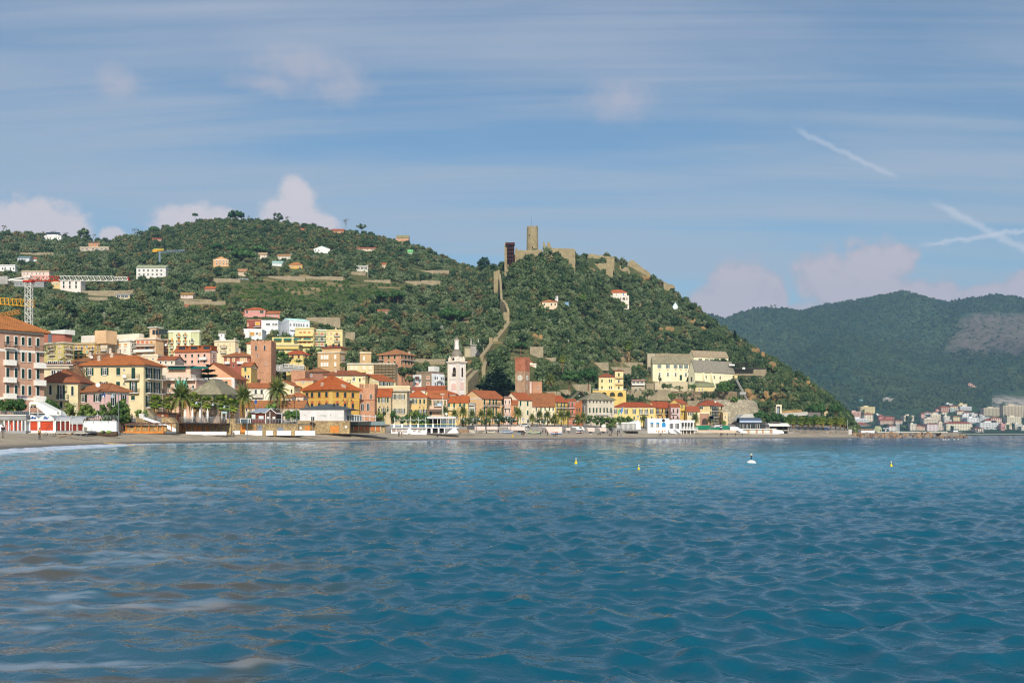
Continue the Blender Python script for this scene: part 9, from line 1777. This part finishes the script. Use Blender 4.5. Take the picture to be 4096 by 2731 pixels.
person(zx(8,1052),1723,'walk',0,NV,BK,H0,'person in dark blue walking along quay wall foot',d=538,z=zt_(zy(8,1392),538));person(zx(9,186),1735,'stand',90,(40,60,130),NV,H0,'person in bright blue on pier near end block',d=545,z=zt_(zy(9,740),545));person(zx(9,204),1735,'stand',80,BK,BK,H0,'person in black beside one in bright blue on pier',d=545,z=zt_(zy(9,740),545));person(zx(9,540),1730,'stand',90,BK,BK,H0,'lone person in black on pier right of hut',d=556,z=zt_(zy(9,724),556));person(zx(9,414),1738,'sit',-90,NV,BK,H0,'person sitting among breakwater boulders',d=538,z=zt_(zy(9,752),538));person(zx(9,135),1736,'sit',-90,(190,60,40),BK,H0,'person in red sitting at end of quay wall',d=540,z=zt_(zy(9,742),540))
person(zx(2,712),1676,'stand',100,NV,BK,H0,'person in navy at railing top of stone stair',d=231);person(zx(2,922),1672,'stand',80,(190,50,46),BK,H0,'person in red jacket behind sloping white parapet',d=233);person(zx(2,470),1672,'sit',20,(50,70,60),NV,H0,'person sitting on bench behind curved railing',d=212);person(zx(1,156),1650,'stand',90,(50,90,70),BK,(206,176,50),'person in green with yellow hat behind left railing',d=199);person(zx(3,980),1680,'stand',0,(206,206,214),NV,H0,'person in pale top under kiosk trellis',d=258);person(zx(5,822),1705,'stand',90,(150,60,80),BK,H0,'person in dark pink at terrace cafe steps',d=368)
def dog(zn,x,y,c,lb,face=0):
 px=zx(zn,x);d=ft(px,zy(zn,y));o=pu('dog',None,loc=(xa_(px,d),d,gd(px,d)),rz=radians(face),lb=lb,cat='dog');b=MB();b.blob((-.22,0,.42),.15,sub=1,jit=.05,sq=(1.5,.85,.9));b.blob((.16,0,.45),.18,sub=1,jit=.05,sq=(1.3,.85,1.05));b.tb((.28,0,.5),(.44,0,.68),.09,.08,n=6);b.blob((.5,0,.7),.1,sub=1,jit=.03);b.tb((.54,0,.69),(.68,0,.65),.06,.04,n=6);b.tb((.44,.07,.76),(.42,.09,.86),.035,.01,n=4);b.tb((.44,-.07,.76),(.42,-.09,.86),.035,.01,n=4);b.tb((-.42,0,.48),(-.66,0,.66),.035,.02,n=5)
 for sx,hind in((.24,False),(-.32,True)):
  for sy in(-.09,.09):
   if hind:b.tb((sx,sy,.4),(sx+.07,sy,.26),.075,.05,n=5);b.tb((sx+.07,sy,.26),(sx-.06,sy,.15),.045,.032,n=5);b.tb((sx-.06,sy,.15),(sx-.03,sy,0),.032,.03,n=5)
   else:b.tb((sx,sy,.4),(sx,sy,.2),.055,.04,n=5);b.tb((sx,sy,.2),(sx+.02,sy,0),.036,.032,n=5)
 b.bd('body',pt_(c),o)
dog(6,738,1450,(30,28,28),'black dog beside its owner in black',170);dog(6,1232,1436,(220,214,200),'white dog under bending person',0);dog(6,1342,1430,(40,36,34),'small dark dog facing leaning person',0)
# ---- vehicles glimpsed on the promenade
def car(zn,x,y,d,c,lb,L=4.2,van=False):
 px=zx(zn,x);o=pu('parked_van' if van else 'parked_car',None,loc=(xa_(px,d),d,gd(px,d)),lb=lb,cat='van' if van else 'car',gp='vehicles parked on promenade');w=.85;h=1.9 if van else .78
 pr=[(-L/2,.35),(-L/2,.75),(-L/2+.5,h if van else .85),(L/2-.9,h if van else .85),(L/2-.1,.72),(L/2,.35)];b=MB();b.pr_([(x_,-w,z_)for x_,z_ in pr],[(x_,w,z_)for x_,z_ in pr]);b.bd('body',pt_(c),o)
 g=[(-L*.36,.853),(-L*.26,1.42),(L*.14,1.42),(L*.3,.853)]if not van else[(L*.1,1.1),(L*.1,1.7),(L*.27,1.7),(L*.33,1.1)];yy=(w-.08)if not van else(w+.02);b=MB();b.pr_([(x_,-yy,z_)for x_,z_ in g],[(x_,yy,z_)for x_,z_ in g]);b.bd('window',MG,o)
 for sx in(-L*.31,L*.31):b=MB();b.tb((sx,-w-.03,.32),(sx,w+.03,.32),.32,n=12);b.bd('wheel',MI,o)
 return o
for a in((1,265,1050,200,(70,78,92),'dark car behind covered stair, left one'),(1,440,1058,202,(150,160,172),'silver car under covered stair'),(5,1660,1300,408,(220,220,220),'white car by cream corner house'),(6,340,1300,412,(206,206,206),'pale car left of big brown roof house'),(7,1440,1290,528,(40,60,110),'dark blue car at right end house'),(8,1385,1340,549,(40,44,54),'dark car under headland palms'),(8,1470,1340,549,(30,34,60),'navy car under headland palms'),(8,1545,1340,549,(40,70,150),'bright blue car at right of headland palms'),(8,1300,1340,549,(50,50,52),'black car near middle of headland palms'),(8,1215,1340,549,(60,62,70),'charcoal car left of middle headland palms')):car(*a)
car(6,1060,1300,448,(230,228,222),'white van behind red-railed boat',6.,True);car(7,1445,1300,530,(214,206,206),'pale van before cream corner house',5.,True)
st=St(6,'notice_panel','blank white notice panel on promenade right of ramp','panel',466,1410);st.pa_('panel',[(1388,1438,1292,1324,0,.1)],MW);st.ea('post',[(1392,1396,1324,1345,0,.1),(1430,1434,1324,1345,0,.1)],ML)
# ------------------------------------------------------------------ far town across the bay
seed(91)
M_FGLASS=mat('far_window',(72,74,80),.4,.3,.2)
def fh(x0,x1,yt,yb,wall,lb,rows=4,cols=5,roof=0,balc=0):
 wall=rgb(wall);px=zx(9,(x0+x1)/2);rc=((172,84,62),(164,74,58),(174,104,82))[x0%3];d=far_hit(px,zy(9,yb));d=max(2085,min(d,2900));a,e=at(9,x0,yb,d),at(9,x1,yt,d);W=e.x-a.x;D=max(10,min(W,20));zg=min(fg(zx(9,x0),d),fg(zx(9,x1),d),a.z)-3;H=e.z-zg;z0=a.z-zg
 root=pu('far_building',None,loc=(a.x,d,zg),lb='far '+lb,cat='building',gp='buildings of far town');b=MB();b.box(0,W,0,D,0,H);b.bd('wall',pl(wall),root)
 r=MB()
 if roof:
  R=zt_(zy(9,roof),d)-zg;E=[V(p)for p in((-.8,-.8,H),(W+.8,-.8,H),(W+.8,D+.8,H),(-.8,D+.8,H))];r.pr_([p+V((0,0,.01))for p in E],[p+V((0,0,.4))for p in E]);E=[p+V((0,0,.41))for p in E];k=min(D/2,W*.45);p,q=V((k,D/2,R)),V((W-k,D/2,R))
  for f in((E[0],E[1],q,p),(E[1],E[2],q),(E[2],E[3],p,q),(E[3],E[0],p)):r.poly(f)
  r.bd('roof',ti(rc),root)
 else:
  r.box(-.3,W+.3,-.3,D+.3,H+.01,H+.6);r.box(W*.3,W*.6,D*.3,D*.6,H+.61,H+3.2);r.bd('roof',pl([min(250,c*1.02)for c in wall]),root)
 g=MB();hh=(H-z0)
 for i in range(rows):
  for j in range(cols):
   x=W*(j+.5)/cols;z=z0+hh*(i+.35)/rows;g.box(x-W/cols*.2,x+W/cols*.2,-.15,-.01,z,z+hh/rows*.5)
 g.bd('window',M_FGLASS,root)['kind']='stuff'
 g=MB();n2=max(2,int(D/4))
 for i in range(rows):
  for j in range(n2):y=D*(j+.5)/n2;z=z0+hh*(i+.35)/rows;g.box(-.15,-.01,y-.8,y+.8,z,z+hh/rows*.5)
 g.bd('side_window',M_FGLASS,root)['kind']='stuff'
 if balc:
  g=MB()
  for i in range(rows):z=z0+hh*(i+.28)/rows;g.box(W*.04,W*.96,-1.4,-.16,z-.25,z+.75)
  g.bd('balcony',pl([min(250,c*1.06)for c in wall]),root)['kind']='stuff'
 return root
CRM,PNK,YEL,WHT,GRY=(226,206,170),(224,174,152),(228,204,140),(234,230,222),(196,190,182)
for a in((92,160,500,575,PNK,'pink block at left end beside headland',5,4),(150,295,462,545,(222,170,146),'wide pink block with stepped top near left',6,8,0,1),(292,472,402,488,YEL,'yellow block high alone on slope',6,9,0,1),(342,450,498,590,CRM,'cream house with red hip roof below high yellow block',5,5,474),(140,390,548,608,(222,220,216),'white stepped apartments in front of pink blocks',4,12,0,1),(240,370,612,640,(196,180,160),'low house with red roof beside dark trees',1,6,590),(265,420,628,645,(190,170,150),'long red shed roof at waterside left',1,6,615),(520,600,520,560,(214,130,116),'coral house with small tower',2,4,497),(600,720,530,560,(206,120,104),'coral long house right of coral tower house',2,6,515),(540,735,572,622,(206,168,140),'brown-roofed long school-like building',3,12,545),(730,820,575,622,(206,176,144),'tan house with low brown roof right of long school-like building',3,6,560),(650,740,645,705,(230,218,206),'white villa with hipped red roof on waterfront',4,5,625),(838,965,512,585,CRM,'cream block standing apart in middle',5,6,0,1),(480,550,500,520,WHT,'low white block above coral houses',2,5),(915,995,618,705,(222,206,176),'narrow cream house on waterfront, left of peach houses',5,4),(1000,1060,640,705,(224,180,140),'peach waterfront house, left of pair',4,4,622),(1060,1128,650,705,(220,186,150),'peach waterfront house, right of pair',4,4,632),(1055,1105,490,545,PNK,'pink house at left foot of hill town',4,3,476),(1098,1188,476,530,WHT,'white house with red roof at left foot of hill town',3,5,460),(1205,1270,470,520,WHT,'small white house with red roof on hill town slope',3,4,458),(1175,1300,495,580,CRM,'cream block in middle of hill town',6,6,0,1),(1088,1265,550,630,(220,204,176),'wide cream block behind pink waterfront palace',5,9,0,1),(1130,1270,618,712,(230,204,200),'pink-white waterfront palace with dark windows',5,8,602),(1265,1370,605,660,CRM,'cream house right of pink-white palace',3,5),(1270,1335,650,705,(214,190,160),'small tan waterfront house',3,3),(1240,1300,428,470,(222,160,134),'salmon house left on hill top',3,3,418),(1305,1420,405,470,(206,150,120),'brick-pink house on hill top',4,5,385),(1368,1450,362,402,WHT,'white tower house crowning hill town',3,4),(1422,1530,395,440,(222,190,146),'tan house with red roof near hill top',3,5,378),(1528,1635,368,405,YEL,'yellow house at right of hill top',3,5,0,1),(1545,1690,398,450,(206,204,202),'grey-white balconied block on hill top right',4,8,0,1),(1405,1530,425,475,(170,186,168),'block wrapped in green scaffold netting',4,6),(1315,1385,462,500,CRM,'small cream house in hill town centre',3,3,452),(1510,1600,455,505,(228,210,170),'cream house with red roof right of scaffold netting',4,4,440),(1600,1690,475,520,WHT,'white house with red roof right of hill town',3,5,458),(1700,1835,495,525,(228,222,216),'white house with long red roof right of hill town',2,7,480),(1340,1420,520,590,(216,206,186),'beige block below hill town, left',5,4,0,1),(1345,1440,565,612,(206,198,182),'grey-beige block lower down',3,5,0,1),(1460,1548,525,580,(226,204,150),'yellow house with red roof below hill town',4,4,512),(1575,1660,505,590,(212,212,206),'white block with balconies right of yellow house',5,4,0,1),(1640,1760,540,605,WHT,'white and brown block behind grand hotel',4,6,0,1),(1760,1800,545,605,(196,196,190),'slim grey block behind grand hotel',4,2),(1690,1760,490,535,(216,212,204),'stepped white block high behind grand hotel',3,4),(1375,1700,610,705,(232,218,178),'grand cream hotel with long red roof on waterfront',5,16,585),(1800,1925,530,590,(190,194,186),'glassy grey block right of grand hotel',4,6,0,1),(1795,2055,600,690,(214,214,206),'broad white modern hotel on waterfront',4,14),(1870,2000,575,600,(222,196,176),'red hipped roof rising behind modern hotel',1,6,545),(1940,2070,545,600,(226,186,160),'pink house with red gable behind modern hotel',3,5,522),(1735,1850,672,722,(226,206,180),'low cream villa with red roof at beach',2,5,655),(1845,2070,415,525,(204,188,152),'tall balconied tower block, left of two under rock face',9,5,0,1),(2092,2345,385,540,(206,186,150),'tallest balconied tower block under rock face',12,6,0,1),(2138,2318,530,612,(222,206,172),'cream block in front of tallest tower',6,6,0,1),(2060,2115,615,700,(222,150,136),'narrow coral waterfront house right of modern hotel',5,3),(2110,2240,622,690,CRM,'cream waterfront houses at right',4,6),(2230,2330,618,690,(206,200,186),'grey-white waterfront block at right edge',5,5,0,1),(2320,2420,650,700,(226,212,186),'pale block cut by right edge',3,5),(1650,1710,112,145,(206,150,120),'small roofless farmhouse high on mountain, upper',2,2),(1682,1790,145,178,(206,150,124),'pink farmhouse high on mountain, lower',1,6),(572,710,295,330,(176,164,150),'grey terraced farm with small sheds on mountain foot',1,6),(258,322,308,326,(110,170,176),'turquoise hut on mountain terraces',1,3)):
 fh(*a)
npine=[]
for i,(x,y,w,h)in enumerate(((880,620,110,110),(835,690,90,70),(905,690,75,60),(700,612,65,50),(430,570,110,90),(420,480,80,60),(320,500,40,70),(1130,545,80,60),(1410,465,40,60),(1460,560,80,60),(1745,665,90,50),(1450,700,80,60),(1360,690,80,70),(2100,580,60,90),(2215,690,60,80),(2140,700,50,80),(970,560,70,80),(1780,545,50,50),(600,655,90,40),(520,620,60,50),(1820,480,60,60))):
 px=zx(9,x);d=max(2090,min(far_hit(px,zy(9,y)),2700));o=pu('pine_tree',far_pr[i%3].data,loc=(xa_(px,d),d,max(fg(px,d),zt_(zy(9,y),d))-1),cat='tree',gp='trees of far town');s=w/3.153/F*d/2;o.scale=(s*1.15,s,h/3.153/F*d/1.6);nb=min(((abs(c[0]-x)+abs(c[1]-y)),c[2])for c in((880,620,'cream block standing apart'),(430,540,'yellow block high alone'),(600,600,'brown-roofed school-like building'),(1130,560,'white house at hill foot'),(1410,480,'the scaffold netting'),(1420,700,'grand hotel left end'),(1745,660,'grand hotel right end'),(2150,680,'coral waterfront house'),(1820,500,'left tower block')))[1]
 o['label']=f"far dark pine clump {'large' if w > 85 else 'small' if w < 62 else 'mid-sized'}, by {nb}";npine.append((px,o))
b0=None;npalm=[]
for i,x in enumerate((1645,1668,1690,1735,1765,1790,1820,1850,1890,1915,1940,1990,2015,2060,2090,2120,2160,2240,2280,2310)):
 px=zx(9,x);d=2078;H=8+2.5*(i%3)
 if b0 is None:
  b=MB();b.tb((0,0,-.06),(0,0,.8),.03,.02,n=4,m=1)
  for k in range(14):a=k*2.4;e=V((cos(a)*.3,sin(a)*.3,.82+.12*sin(k*1.7)));m_=V((cos(a)*.16,sin(a)*.16,.97));w_=V((-sin(a),cos(a),0))*.05;b.poly([(0,0,.84),m_-w_,e,m_+w_])
  b0=b.mesh('palm',[L_FAR,BARK])
 o=pu('far_palm',b0,loc=(xa_(px,d),d,3.5),rz=i*1.3,lb='small dark palm on far waterfront promenade',cat='palm tree',gp='palms on far waterfront');o.scale=(H,H,H);npalm.append((px,o))
tell_apart(npine);tell_apart(npalm)
o=pu('far_sea_wall',None,loc=(xa_(3900,2046),2046,0),lb='pale promenade wall along far beach',cat='wall');b=MB();b.box(xa_(3640,2046)-o.location.x,xa_(4300,2046)-o.location.x,0,3,.2,3.2);b.bd('wall',MS,o)
# ------------------------------------------------------------------ air
hz=MB();hz.box(-1900,3300,-60,4500,-7,620);m=bpy.data.materials.new('haze_air');m.use_nodes=True;t=NT(m.node_tree);t.n.clear()
pv=t.node('ShaderNodeVolumePrincipled');pv.inputs['Color'].default_value=(.38,.66,1.,1);pv.inputs['Density'].default_value=HAZE;pv.inputs['Anisotropy'].default_value=.1
t.l.new(pv.outputs[0],t.node('ShaderNodeOutputMaterial').inputs['Volume']);hz.bd('haze',m,kn='stuff')
# every wall, railing or mast that is a thing says so
for o in list(COL.objects):
 if o.parent is None and o.get('category')and not o.get('kind'):o['kind']='thing'
